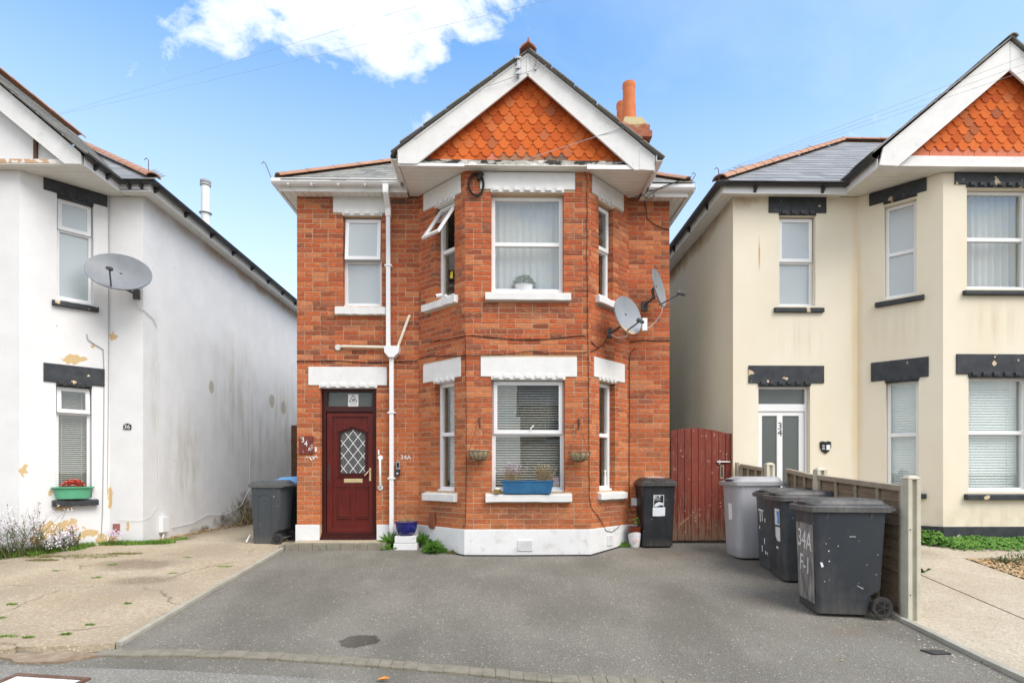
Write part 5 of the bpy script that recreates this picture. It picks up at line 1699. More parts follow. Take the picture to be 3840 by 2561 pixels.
def dish(name, c, normal, w, h, label, roll=0.0, mat='dish_grey', lnb_drop=0.55, mount=None, arm_len=0.9):
    """offset satellite dish: dish, backing arm, feed arm with head, wall mount"""
    c = Vector(c)
    n = Vector(normal).normalized()
    x = Vector((0, 0, 1)).cross(n).normalized()
    y = n.cross(x)
    x, y = (x * math.cos(roll) + y * math.sin(roll)), (y * math.cos(roll) - x * math.sin(roll))
    t = thing(name, c, label, 'satellite dish')
    mb = MB()
    rings = []
    for k in range(7):
        f = k / 6
        rings.append([Vector((math.cos(a) * w / 2 * f, math.sin(a) * h / 2 * f, 0.11 * w * (f * f) - 0.11 * w)) for a in [2 * math.pi * i / 32 for i in range(32)]])
    outer = rings[1:]
    vs = [Vector((0, 0, -0.11 * w))]
    mb.v = vs + [p for r in outer for p in r]
    for i in range(32):
        mb.f.append((0, 1 + i, 1 + (i + 1) % 32))
    for j in range(5):
        for i in range(32):
            a, b = 1 + j * 32 + i, 1 + j * 32 + (i + 1) % 32
            mb.f.append((a, a + 32, b + 32, b))
    # rolled rim and back skin
    k = len(mb.v)
    last = outer[-1]
    mb.v += [p * 1.012 + Vector((0, 0, -0.004)) for p in last] + [p * 1.006 + Vector((0, 0, -0.022)) for p in last] + [Vector((p.x * 0.5, p.y * 0.5, p.z - 0.10 * w)) for p in last]
    b0 = 1 + 5 * 32
    for s0_, s1_ in ((b0, k), (k, k + 32), (k + 32, k + 64)):
        for i in range(32):
            mb.f.append((s0_ + i, s1_ + i, s1_ + (i + 1) % 32, s0_ + (i + 1) % 32))
    mb.f.append(tuple(range(k + 64, k + 96)))
    me, _ = mesh_from('reflector', mb, mat, Vector((0, 0, 0)), True)
    place('reflector', me, t, basis(x, y, n, c))
    low = c - y * (h / 2 - 0.03) + n * (-0.01)
    focus = c + n * (w * arm_len) - y * (h * lnb_drop)
    mk('feed_arm', MB().tube([low - n * 0.05, low, focus], 0.011, 8), 'dish_arm', t, smooth=True)
    hb = MB()
    q = basis((c - focus).normalized().orthogonal().normalized(), (c - focus).normalized().cross((c - focus).normalized().orthogonal().normalized()), (c - focus).normalized(), focus)
    hb.v = []
    for r_, z_ in ((0.022, -0.06), (0.026, 0.0), (0.022, 0.02), (0.03, 0.03), (0.03, 0.06)):
        pass
    hb.lathe([(0.024, -0.07), (0.026, -0.01), (0.018, 0.0), (0.03, 0.015), (0.032, 0.05)], 12)
    hb.v = [q @ v for v in hb.v]
    mk('feed_head', hb, 'dish_arm', t, smooth=True)
    bk = c - n * (0.22 * w)
    mk('back_bracket', MB().tube([c - n * 0.10 * w + y * 0.05, bk, bk - y * 0.14], 0.024, 8), 'dish_arm', t, smooth=True)
    if mount is not None:
        mt = Vector(mount)
        mid = Vector((bk.x * 0.5 + mt.x * 0.5, bk.y * 0.35 + mt.y * 0.65, mt.z + 0.02))
        mk('mount_arm', MB().tube([bk, bk - y * 0.12, mid, mt], 0.018, 8), 'dish_arm', t, smooth=True)
        mk('wall_plate', MB().box(WORLD, mt.x - 0.05, mt.x + 0.05, -mt.y - 0.02, -mt.y + 0.02, mt.z - 0.075, mt.z + 0.075), 'dish_arm', t, bevel=0.004)
    return t


dish('satellite_dish', (-5.64, 8.60, 4.085), (0.30, -0.80, 0.42), 0.86, 0.66, 'grey satellite dish on the white house wall, facing the street', roll=-0.22, lnb_drop=0.30, mount=(-5.62, 8.99, 3.86), arm_len=0.28)
dish('satellite_dish', (1.84, 8.30, 3.395), (0.58, -0.76, 0.20), 0.56, 0.58, 'large grey satellite dish with rusty lower rim on the bay corner', roll=-0.30, mat='dish_rust', lnb_drop=0.36, mount=(1.60, 8.585, 3.20), arm_len=0.40)
dish('satellite_dish', (2.375, 8.60, 3.89), (0.84, -0.54, 0.20), 0.52, 0.58, 'grey satellite dish seen nearly side on, higher on the brick wall', roll=-0.12, lnb_drop=0.36, mount=(2.24, 8.98, 3.72), arm_len=0.55)
jb = thing('white_junction_box', (2.06, 8.3, 3.2), 'small white plastic box by the rusty satellite dish', 'box')
mk('box_case', MB().xbox(2.03, 2.10, 8.25, 8.30, 3.16, 3.34), 'upvc', jb, bevel=0.005)

# ------------------------------------------------------------------ the cream house on the right
RH = thing('cream_house', (6.8, 12.5, 0), 'cream rendered house with black lintels, sills and plinth, on the right', 'house')
C0 = Fr((3.645, 19.0), (3.645, 9.0))
C1 = Fr((3.645, 9.0), (5.62, 9.0))
C2 = Fr((5.62, 9.0), (6.40, 8.234))
C3 = Fr((6.40, 8.234), (8.02, 8.234))
C4 = Fr((8.02, 8.234), (8.80, 9.0))
RZ = 5.46
mk('wall', grid_solid(C1, 0, C1.L, -0.2, RZ, -0.24, 0, [(0.402, 1.224, 0.10, 2.485), (0.732, 1.309, 3.745, 5.16)]), 'right_render', RH)
mk('wall', grid_solid(C2, 0, C2.L, -0.2, RZ, -0.24, 0, [(0.385, 0.80, 0.84, 2.515), (0.365, 0.775, 3.775, 5.20)]), 'right_render', RH)
mk('wall', grid_solid(C3, 0, C3.L, -0.2, RZ, -0.24, 0, [(0.375, 1.30, 0.845, 2.515), (0.35, 1.30, 3.785, 5.24)]), 'right_render', RH)
mk('wall', grid_solid(C4, 0, C4.L, -0.2, RZ, -0.24, 0, []), 'right_render', RH)
mk('wall', MB().xbox(8.80, 11.4, 9.0, 9.24, -0.2, RZ), 'right_render', RH)
mk('side_wall', grid_solid(C0, 0, C0.L - 0.24, -0.2, RZ + 0.1, -0.24, 0, []), 'right_render', RH)
mk('plinth', MB().prism([Vector((x, y, -0.2)) for x, y in ((5.60, 9.0), (6.391, 8.212), (8.03, 8.212), (8.82, 9.0))], [Vector((x, y, 0.335)) for x, y in ((5.60, 9.0), (6.391, 8.212), (8.03, 8.212), (8.82, 9.0))]), 'black_paint', RH)
mk('plinth', MB().box(C1, 1.24, 1.97, 0.0, 0.02, -0.2, 0.33), 'black_paint', RH)
lintel(RH, C1, 0.562, 1.477, 5.205, 5.452, 0.725, 1.315, 'black_paint')
lintel(RH, C1, 0.241, 1.440, 2.525, 2.80, 0.395, 1.232, 'black_paint')
lintel(RH, C2, 0.19, 0.925, 2.53, 2.822, 0.375, 0.81, 'black_paint', 0.12)
lintel(RH, C2, 0.165, 0.90, 5.265, 5.455, 0.355, 0.785, 'black_paint', 0.12)
lintel(RH, C3, 0.19, 1.45, 2.545, 2.835, 0.365, 1.31, 'black_paint')
lintel(RH, C3, 0.165, 1.45, 5.29, 5.458, 0.34, 1.31, 'black_paint')
sill(RH, C1, 0.645, 1.43, 3.635, 3.735, 'black_paint', 0.05, False)
sill(RH, C2, 0.25, 0.875, 3.665, 3.765, 'black_paint', 0.06, False)
sill(RH, C2, 0.25, 0.90, 0.735, 0.83, 'black_paint', 0.07, False)
sill(RH, C3, 0.285, 1.39, 3.685, 3.775, 'black_paint', 0.06, False)
sill(RH, C3, 0.305, 1.39, 0.725, 0.83, 'black_paint', 0.07, False)
window(RH, C1, 0.732, 1.309, 3.745, 5.158, 4.455, sash='top', fw=0.05, glass='glass_frost')
window(RH, C2, 0.385, 0.80, 0.845, 2.513, 1.69, fw=0.05)
window(RH, C2, 0.365, 0.775, 3.78, 5.198, 4.46, fw=0.05, glass='glass_frost')
window(RH, C3, 0.375, 1.30, 0.85, 2.513, 1.70, fw=0.05)
window(RH, C3, 0.35, 1.30, 3.79, 5.238, 4.53, fw=0.05)
blind('white venetian blind in the narrow cream house window by the fence', C2, 0.36, 0.82, 0.87, 2.50, -0.20, mat='blind_white', tilt=66, pitch=0.040, depth=0.05)
blind('white venetian blind in the cream house bay front window at the picture edge', C3, 0.39, 1.29, 0.87, 2.50, -0.20, mat='blind_white', tilt=62, pitch=0.040, depth=0.05)
curtain('white net curtain in the upper cream house bay front window', C3, 0.34, 1.31, 3.78, 5.23, -0.25, 0.018, 9)
curtain('white net curtain in the narrow upper cream house bay window', C2, 0.34, 0.80, 3.77, 5.19, -0.25, 0.015, 5)
rfl = [(3.90, 9.26), (5.7, 9.26), (6.5, 8.5), (7.9, 8.5), (8.6, 9.26), (11.3, 9.26), (11.3, 18.9), (3.90, 18.9)]
for nm, a, b in (('floor', 0.0, 0.05), ('upper_floor', 2.92, 3.04), ('ceiling', 5.44, 5.446)):
    mk(nm, MB().prism([Vector((x, y, a)) for x, y in rfl], [Vector((x, y, b)) for x, y in rfl]), 'room', RH)
mk('partition', MB().xbox(3.90, 11.3, 12.0, 12.1, 0.05, 5.43), 'room', RH)
mk('partition', MB().xbox(5.52, 5.60, 9.3, 12.0, 0.05, 5.43), 'room', RH)
mk('rear_wall', MB().xbox(3.645, 11.4, 19.0, 19.24, -0.2, RZ), 'right_render', RH)
mk('side_wall', MB().xbox(11.4, 11.64, 9.0, 19.24, -0.2, RZ), 'right_render', RH)
# white glazed door
rd = mk('door', grid_solid(C1, 0.445, 1.180, 0.12, 2.085, -0.15, -0.10, [(0.505, 0.745, 0.80, 2.02), (0.855 - 0.02, 1.098, 0.80, 2.02)]), 'upvc', RH, bevel=0.006)
mk('door_frame', grid_solid(C1, 0.405, 1.221, 0.105, 2.483, -0.16, -0.085, [(0.44, 1.186, 0.115, 2.09), (0.435, 1.19, 2.205, 2.445)]), 'upvc', RH, bevel=0.006)
mk('transom_pane', MB().box(C1, 0.43, 1.195, -0.125, -0.12, 2.20, 2.45), 'glass_door', RH)
mk('door_pane', MB().box(C1, 0.50, 0.75, -0.125, -0.12, 0.795, 2.025), 'glass_door', rd)
mk('door_pane', MB().box(C1, 0.83, 1.103, -0.125, -0.12, 0.795, 2.025), 'glass_door', rd)
mk('letter_plate', MB().box(C1, 0.98, 1.10, -0.119, -0.112, 1.02, 1.045), 'upvc', rd)
lettering('3', 0.155, rd, C1.p(0.792, -0.098, 1.855), (1, 0, 0), (0, 0, 1), 'print_black')
lettering('4', 0.155, rd, C1.p(0.792, -0.098, 1.745), (1, 0, 0), (0, 0, 1), 'print_black')
sh = thing('shield_sign', (5.107, 8.98, 1.42), 'black shield-shaped sign with a white sticker on the cream wall', 'sign')
mk('shield_plate', MB().fprism(WORLD, [(5.107, 1.415), (5.165, 1.455), (5.195, 1.52), (5.195, 1.60), (5.15, 1.612), (5.107, 1.600), (5.064, 1.612), (5.02, 1.60), (5.02, 1.52), (5.048, 1.455)], -8.998, -8.982), 'print_black', sh)
mk('sticker', MB().box(WORLD, 5.118, 5.178, -8.982, -8.979, 1.475, 1.555), 'white_print', sh)
mk('emblem', MB().lathe([(0.022, 0.0), (0.022, 0.002)], 12, 'y', (5.072, 8.979, 1.535)), 'cable_grey', sh)
mk('emblem', MB().box(WORLD, 5.05, 5.095, -8.982, -8.979, 1.487, 1.500), 'white_print', sh)
# roof and gable
GX, GA = 7.205, 7.235
RSL = (7.235 - 5.700) / (7.205 - 5.385)
mk('bargeboard', MB().fprism(WORLD, [(5.385, 5.700), (5.33, 5.452), (5.60, 5.440), (7.203, 6.815), (7.203, 7.235)], -8.062, -8.030), 'white_paint', RH, bevel=0.004)
mk('bargeboard', MB().fprism(WORLD, [(9.025, 5.700), (7.207, 7.235), (7.207, 6.815), (8.81, 5.440), (9.08, 5.452)], -8.062, -8.030), 'white_paint', RH, bevel=0.004)
mk('gable_wall', MB().fprism(WORLD, [(5.45, 5.47), (8.96, 5.47), (7.205, 6.99)], -8.26, -8.20), 'roof_under', RH)
mk('gable_board', MB().box(WORLD, 5.46, 8.95, -8.20, -8.10, 5.462, 5.63), 'white_paint', RH, bevel=0.005)
tile_gable(RH, 7.205, 5.632, 5.735, 1.50, 0.86, 8.175, x1=8.1, plain='pink_tile')
soffit_planks(RH, 5.33, 9.08, 8.07, 8.995, 5.466, 'x', 0.105)
soffit_planks(RH, 3.43, 5.33, 8.82, 9.0, 5.452, 'y', 0.12)
mk('soffit_board', MB().xbox(3.42, 3.64, 9.0, 19.2, 5.44, 5.452), 'soffit', RH)
mk('fascia', MB().xbox(3.41, 5.34, 8.80, 8.82, 5.41, 5.52), 'upvc', RH)
mk('fascia', MB().xbox(3.39, 3.409, 8.82, 19.2, 5.41, 5.54), 'soffit', RH)
mk('fascia', MB().xbox(5.32, 5.34, 8.07, 8.80, 5.43, 5.56), 'upvc', RH)
gutter(RH, ((5.32, 8.745, 5.565), (3.29, 8.745, 5.55)), 'black_plastic')
gutter(RH, ((3.325, 8.70, 5.55), (3.325, 19.2, 5.55)), 'black_plastic')
gutter(RH, ((5.265, 8.02, 5.585), (5.265, 8.72, 5.575)), 'black_plastic')
for x in (3.9, 4.95):
    mk('gutter_bracket', MB().prism([Vector((x - 0.02, 8.80, 5.42)), Vector((x - 0.02, 8.80, 5.52)), Vector((x - 0.02, 8.70, 5.51))], [Vector((x + 0.02, 8.80, 5.42)), Vector((x + 0.02, 8.80, 5.52)), Vector((x + 0.02, 8.70, 5.51))]), 'black_plastic', RH)
for y in [9.4 + 0.9 * i for i in range(6)]:
    mk('gutter_bracket', MB().prism([Vector((3.39, y - 0.02, 5.42)), Vector((3.39, y - 0.02, 5.52)), Vector((3.30, y - 0.02, 5.51))], [Vector((3.39, y + 0.02, 5.42)), Vector((3.39, y + 0.02, 5.52)), Vector((3.30, y + 0.02, 5.51))]), 'black_plastic', RH)
ev, t_ = 5.55, 4.72
rr_ = 0.705
rm = MB()
rm.add([(3.28, 8.70, ev), (13.5, 8.70, ev), (13.5, 19.4, ev), (3.28, 19.4, ev), (3.28 + t_, 8.70 + t_, ev + t_ * rr_), (13.5, 8.70 + t_, ev + t_ * rr_)],
       [(3, 2, 1, 0), (0, 1, 5, 4), (1, 2, 5), (2, 3, 4, 5), (3, 0, 4)])
RR = mk('roof', rm, 'slate_grey', RH)
RHT = 7.235 + 0.02
gq = [(5.22, 5.60), (GX, RHT), (9.19, 5.60), (9.19, 5.625), (GX, RHT + 0.025), (5.22, 5.625)]
RG = mk('gable_roof', MB().prism([Vector((x, 7.985, z)) for x, z in gq], [Vector((x, 11.15, z)) for x, z in gq]), 'roof_under', RH)
sl = math.hypot(1, rr_)
nsl = slates(RR, (3.28, 8.70, ev), (1, 0, 0), (0, 1, rr_), 'slate_grey', 0.36, 0.30, lambda a, b: b / sl < a < 2.35 + 0.72 * b, 0, 7.5, 5.7)
for ex_, s_ in ((5.22, 1), (9.19, -1)):
    slates(RG, (ex_, 7.975, 5.625), (0, 1, 0), Vector((GX - ex_, 0, RHT - 5.60)).normalized(), 'slate_grey', 0.26, 0.20, lambda a, b: True, 0.1, 0.4, 2.15)
ridge_run(RR, (3.33, 8.75, ev + 0.05), (3.28 + t_, 8.70 + t_, ev + t_ * rr_ + 0.04), 17, r=0.12)
ridge_run(RR, (3.28 + t_, 8.70 + t_, ev + t_ * rr_ + 0.04), (11.5, 8.70 + t_, ev + t_ * rr_ + 0.04), 8, r=0.12)
ridge_run(RG, (GX, 7.96, RHT + 0.01), (GX, 11.0, RHT + 0.01), 7, r=0.07, mat='slate_mossy')

# ------------------------------------------------------------------ what shows at the end of the left passage
FB = thing('far_building', (-5.0, 21.5, 0), 'distant building sliver with grey-blue cladding under white wall beside the brick house', 'building')
mk('lower_wall', MB().xbox(-8.0, -3.0, 21.3, 24.0, 0.0, 5.2), 'far_cladding', FB)
mk('upper_wall', MB().xbox(-8.0, -3.0, 21.4, 24.0, 5.2, 7.0), 'far_white', FB)
for i in range(9):
    mk('cladding_board', MB().xbox(-6.2, -5.2, 21.27, 21.3, 2.7 + i * 0.28, 2.95 + i * 0.28), 'far_cladding', FB)
SG = thing('side_gate', (-4.35, 15.2, 0), 'dark brown timber gate at the end of the left passage', 'gate')
for i in range(16):
    mk('board', MB().xbox(-5.50 + i * 0.145, -5.36 + i * 0.145, 15.2, 15.22, 0.05, 2.35), 'brown_wood', SG)
mk('rail', MB().xbox(-5.50, -3.18, 15.18, 15.2, 1.9, 2.0), 'brown_wood', SG)
pc = thing('purple_cover', (-3.45, 10.6, 0), 'folded purple cloth cover leaning beside the brick house, behind the blue-lidded bin', 'cover')
mk('cloth', MB().loft([[Vector((-3.75 + a, 10.4, z)), Vector((-3.2, 10.4, z)), Vector((-3.2, 10.7, z)), Vector((-3.75 + a, 10.7, z))] for a, z in ((0.0, 0.05), (0.02, 0.9), (0.12, 1.25), (0.24, 1.50), (0.34, 1.56))]), 'purple_cloth', pc, smooth=True)
mk('pale_band', MB().xbox(-3.61, -3.21, 10.385, 10.41, 1.33, 1.37), 'white_label', pc)

# ------------------------------------------------------------------ houses added across the street, out of view, for the glass to reflect
pmat('opposite_brick', (0.36, 0.22, 0.16), (0.44, 0.28, 0.21), scale=3, rough=0.9)
for k, (ox, mt_, lab) in enumerate(((-11.5, 'opposite_brick', 'brown brick house across the street, mirrored in the left windows'), (-3.6, 'right_render', 'pale house across the street, mirrored in the bay windows'), (4.4, 'opposite_brick', 'brown brick house across the street, mirrored in the right windows'), (12.2, 'right_render', 'cream house across the street, mirrored at the far right'))):
    oh = thing('opposite_house', (ox, -22.0, -0.5), lab, 'house', 'houses across the street')
    y1 = -19.0
    mk('wall', grid_solid(Fr((ox + 3.0, y1), (ox - 3.0, y1)), 0, 6.0, -0.6, 5.2, -0.3, 0.0, [(0.7, 1.6, -0.4, 1.8), (2.6, 4.9, 0.4, 1.9), (0.8, 1.6, 3.0, 4.4), (2.8, 4.7, 3.0, 4.4)]), mt_, oh)
    mk('side_wall', MB().xbox(ox - 3.0, ox - 2.8, -26.0, y1 - 0.3, -0.6, 5.2), mt_, oh)
    mk('side_wall', MB().xbox(ox + 2.8, ox + 3.0, -26.0, y1 - 0.3, -0.6, 5.2), mt_, oh)
    mk('roof', MB().prism([Vector((ox - 3.3, y1 + 0.3, 5.2)), Vector((ox - 3.3, -22.6, 7.6)), Vector((ox - 3.3, -26.2, 5.2))], [Vector((ox + 3.3, y1 + 0.3, 5.2)), Vector((ox + 3.3, -22.6, 7.6)), Vector((ox + 3.3, -26.2, 5.2))]), 'roof_under', oh)
    mk('door', MB().xbox(ox + 1.4, ox + 2.3, y1 - 0.2, y1 - 0.14, -0.4, 1.8), 'maroon', oh)
    for a, b, z0, z1 in ((-1.9, 0.4, 0.4, 1.9), (1.4, 2.2, 3.0, 4.4), (-1.7, 0.2, 3.0, 4.4)):
        w_ = mk('window', grid_solid(Fr((ox + b, y1), (ox + a, y1)), 0, b - a, z0, z1, -0.2, -0.12, [(0.08, (b - a) / 2 - 0.04, z0 + 0.08, z1 - 0.08), ((b - a) / 2 + 0.04, b - a - 0.08, z0 + 0.08, z1 - 0.08)]), 'upvc', oh)
        mk('pane', MB().xbox(ox + a + 0.05, ox + b - 0.05, y1 - 0.19, y1 - 0.18, z0 + 0.05, z1 - 0.05), 'black_plastic', w_)

# ------------------------------------------------------------------ red gate in the right passage
GT = thing('red_gate', (3.17, 9.06, 0), 'weathered red boarded gate with arched top between brick and cream houses', 'gate')
gx0, gx1, nb = 2.675, 3.655, 9
bw = (gx1 - gx0) / nb
for i in range(nb):
    a, b = gx0 + bw * i, gx0 + bw * (i + 1)
    tz = lambda x: 1.735 + 0.085 * max(0.0, 1 - ((x - 3.05) / 0.52) ** 2)
    bot = 0.045 + rnd.uniform(-0.006, 0.006)
    poly = [(a + 0.003, bot), (b - 0.003, bot), (b - 0.003, tz(b)), ((a + b) / 2, tz((a + b) / 2)), (a + 0.003, tz(a))]
    mk('board', MB().fprism(WORLD, poly, -9.085, -9.055 + rnd.uniform(0, 0.006)), 'red_wood', GT, bevel=0.004)
for z in (0.35, 1.45):
    mk('rail', MB().xbox(gx0, gx1, 9.086, 9.12, z, z + 0.09), 'red_wood', GT)
mk('gate_post', MB().xbox(3.575, 3.643, 9.10, 9.17, 0.0, 1.74), 'red_wood', GT)
lt = mk('latch', MB().xbox(3.40, 3.60, 9.036, 9.05, 1.275, 1.297), 'grey_steel', GT, bevel=0.003)
mk('bolt', MB().tube([(3.40, 9.03, 1.286), (3.61, 9.03, 1.286)], 0.008, 8), 'grey_steel', lt, smooth=True)
mk('hasp', MB().xbox(3.43, 3.455, 9.03, 9.046, 1.25, 1.32), 'grey_steel', lt)
mk('hand_hole', MB().xbox(3.475, 3.50, 9.046, 9.05, 1.05, 1.22), 'print_black', GT)  # solid slip; the dark inside the hole is put into its black colour
mk('worn_plate', MB().fprism(WORLD, [(3.462, 1.02), (3.515, 1.02), (3.515, 1.235), (3.462, 1.235)], -9.05, -9.0475), 'fence_rail', GT)
cable('loose_twig', [(2.72, 8.95, 0.10), (2.76, 8.9, 0.30), (2.92, 8.93, 0.42)], 0.005, 'dry_stem', 'dry twig leaning against the foot of the red gate')

# ------------------------------------------------------------------ fence with concrete posts
FX = 3.935


def post(x, y, ztop, label):
    t = thing('fence_post', (x, y, zd(y)), label, 'fence post', 'concrete fence posts')
    w, d = 0.062, 0.055
    base = zd(y) - 0.1
    # section with a slot on the street face and on the back
    sec = [(-w, -d), (-0.022, -d), (-0.022, -d + 0.03), (0.022, -d + 0.03), (0.022, -d), (w, -d), (w, d), (0.022, d), (0.022, d - 0.03), (-0.022, d - 0.03), (-0.022, d), (-w, d)]
    mk('shaft', MB().prism([Vector((x + a, y + b, base)) for a, b in sec], [Vector((x + a, y + b, ztop - 0.03)) for a, b in sec]), 'concrete_post', t, bevel=0.004)
    mk('cap', MB().loft([[Vector((x + a * k, y + b * k, z)) for a, b in ((-w - 0.001, -d - 0.001), (w + 0.001, -d - 0.001), (w + 0.001, d + 0.001), (-w - 0.001, d + 0.001))] for k, z in ((1, ztop - 0.03), (1, ztop - 0.015), (0.45, ztop + 0.012))]), 'concrete_post', t, bevel=0.006)
    for z in (0.25, 0.68):
        mk('bolt_hole', MB().lathe([(0.006, 0), (0.006, 0.003)], 8, 'y', (x - 0.043, y - d - 0.002, base + z * 1.45)), 'print_black', t)  # no real hole: black disc paints the dark inside it
    return t


post(FX, 5.47, 1.085, 'pale concrete fence post nearest the street, right of the largest bin')
post(FX + 0.02, 7.08, 1.172, 'pale concrete fence post at the far end of the long fence panel')
post(FX + 0.05, 8.50, 1.255, 'pale concrete fence post in front of the white glazed door')
pl4 = thing('end_post', (3.70, 8.93, 0.0), 'thin grey timber post against the cream house corner', 'fence post')
mk('stake', MB().xbox(3.655, 3.70, 8.90, 8.95, -0.05, 1.275), 'fence_rail', pl4, bevel=0.004)
mk('stake', MB().xbox(3.712, 3.745, 8.90, 8.94, -0.05, 1.235), 'concrete_post', pl4, bevel=0.004)


def panel(A, B, za, zb, drop, label, nbat, lean=0.0):
    """waney-edge lap panel from A to B (plan points); top heights za, zb"""
    fr = Fr(A, B)
    t = thing('timber_fence', ((A[0] + B[0]) / 2, (A[1] + B[1]) / 2, zd((A[1] + B[1]) / 2)), label, 'fence', 'weathered timber fence lengths')
    L = fr.L
    side = -1.0 if fr.o.x > 0 else 1.0         # the face towards the drive
    top = lambda s: za + (zb - za) * s / L
    nrow = int(drop / 0.115)
    for r in range(nrow):
        k = 14
        rings = []
        ph = rnd.random() * 9
        for i in range(k + 1):
            s = L * i / k
            zt_ = top(s) - 0.03 - r * 0.115
            wob = 0.013 * noise.noise(Vector((s * 3.2 + ph, r * 1.7, 0.0))) + 0.008 * math.sin(s * 7 + ph)
            zb_ = zt_ - 0.145 + wob
            n0, n1 = 0.000, 0.016
            o0 = side * (n0 + 0.004)
            o1 = side * (n0 + 0.020)
            rings.append([fr.p(s, -o0 * 0 + side * 0.002, zt_), fr.p(s, side * 0.010, zt_), fr.p(s, side * 0.022, zb_), fr.p(s, side * 0.012, zb_)])
        mk('lap_board', MB().loft(rings), 'fence_wood', t)
    for i in range(nbat):
        s = L * (i + 0.0) / (nbat - 1) if nbat > 1 else L / 2
        s = min(max(s, 0.025), L - 0.025)
        a, b = side * 0.024, side * 0.046
        lo, hi = min(a, b), max(a, b)
        mk('batten', MB().loft([[fr.p(s - 0.019, lo, z), fr.p(s + 0.019, lo, z), fr.p(s + 0.019, hi, z), fr.p(s - 0.019, hi, z)] for z in (top(s) - drop, top(s) - 0.03)]), 'fence_rail', t, bevel=0.003)
    a, b = side * 0.0, side * 0.056
    lo, hi = min(a, b), max(a, b)
    mk('top_rail', MB().loft([[fr.p(s, lo, top(s) - 0.055), fr.p(s, hi, top(s) - 0.055), fr.p(s, hi, top(s)), fr.p(s, lo, top(s))] for s in (0, L)]), 'fence_rail', t, bevel=0.003)
    return t


panel((FX, 7.02), (FX, 5.53), 1.09, 0.995, 1.28, 'long weathered brown fence panel behind the two nearest bins', 5)
p2_ = panel((3.995, 7.93), (FX + 0.02, 7.14), 1.175, 1.09, 1.15, 'slumped brown fence panel leaning between two concrete posts', 4)
p3_ = panel((3.755, 8.92), (3.95, 8.55), 1.255, 1.19, 1.15, 'short brown fence panel beside the cream house corner', 4)

# ------------------------------------------------------------------ wheelie bins


def rring(hw, y0, y1, r, z, n=4):
    pts = []
    for cx, cy, a0 in ((hw - r, y1 - r, 0), (-hw + r, y1 - r, 90), (-hw + r, y0 + r, 180), (hw - r, y0 + r, 270)):
        for k in range(n + 1):
            a = R(a0 + 90 * k / n)
            pts.append(Vector((cx + r * math.cos(a), cy + r * math.sin(a), z)))
    return pts


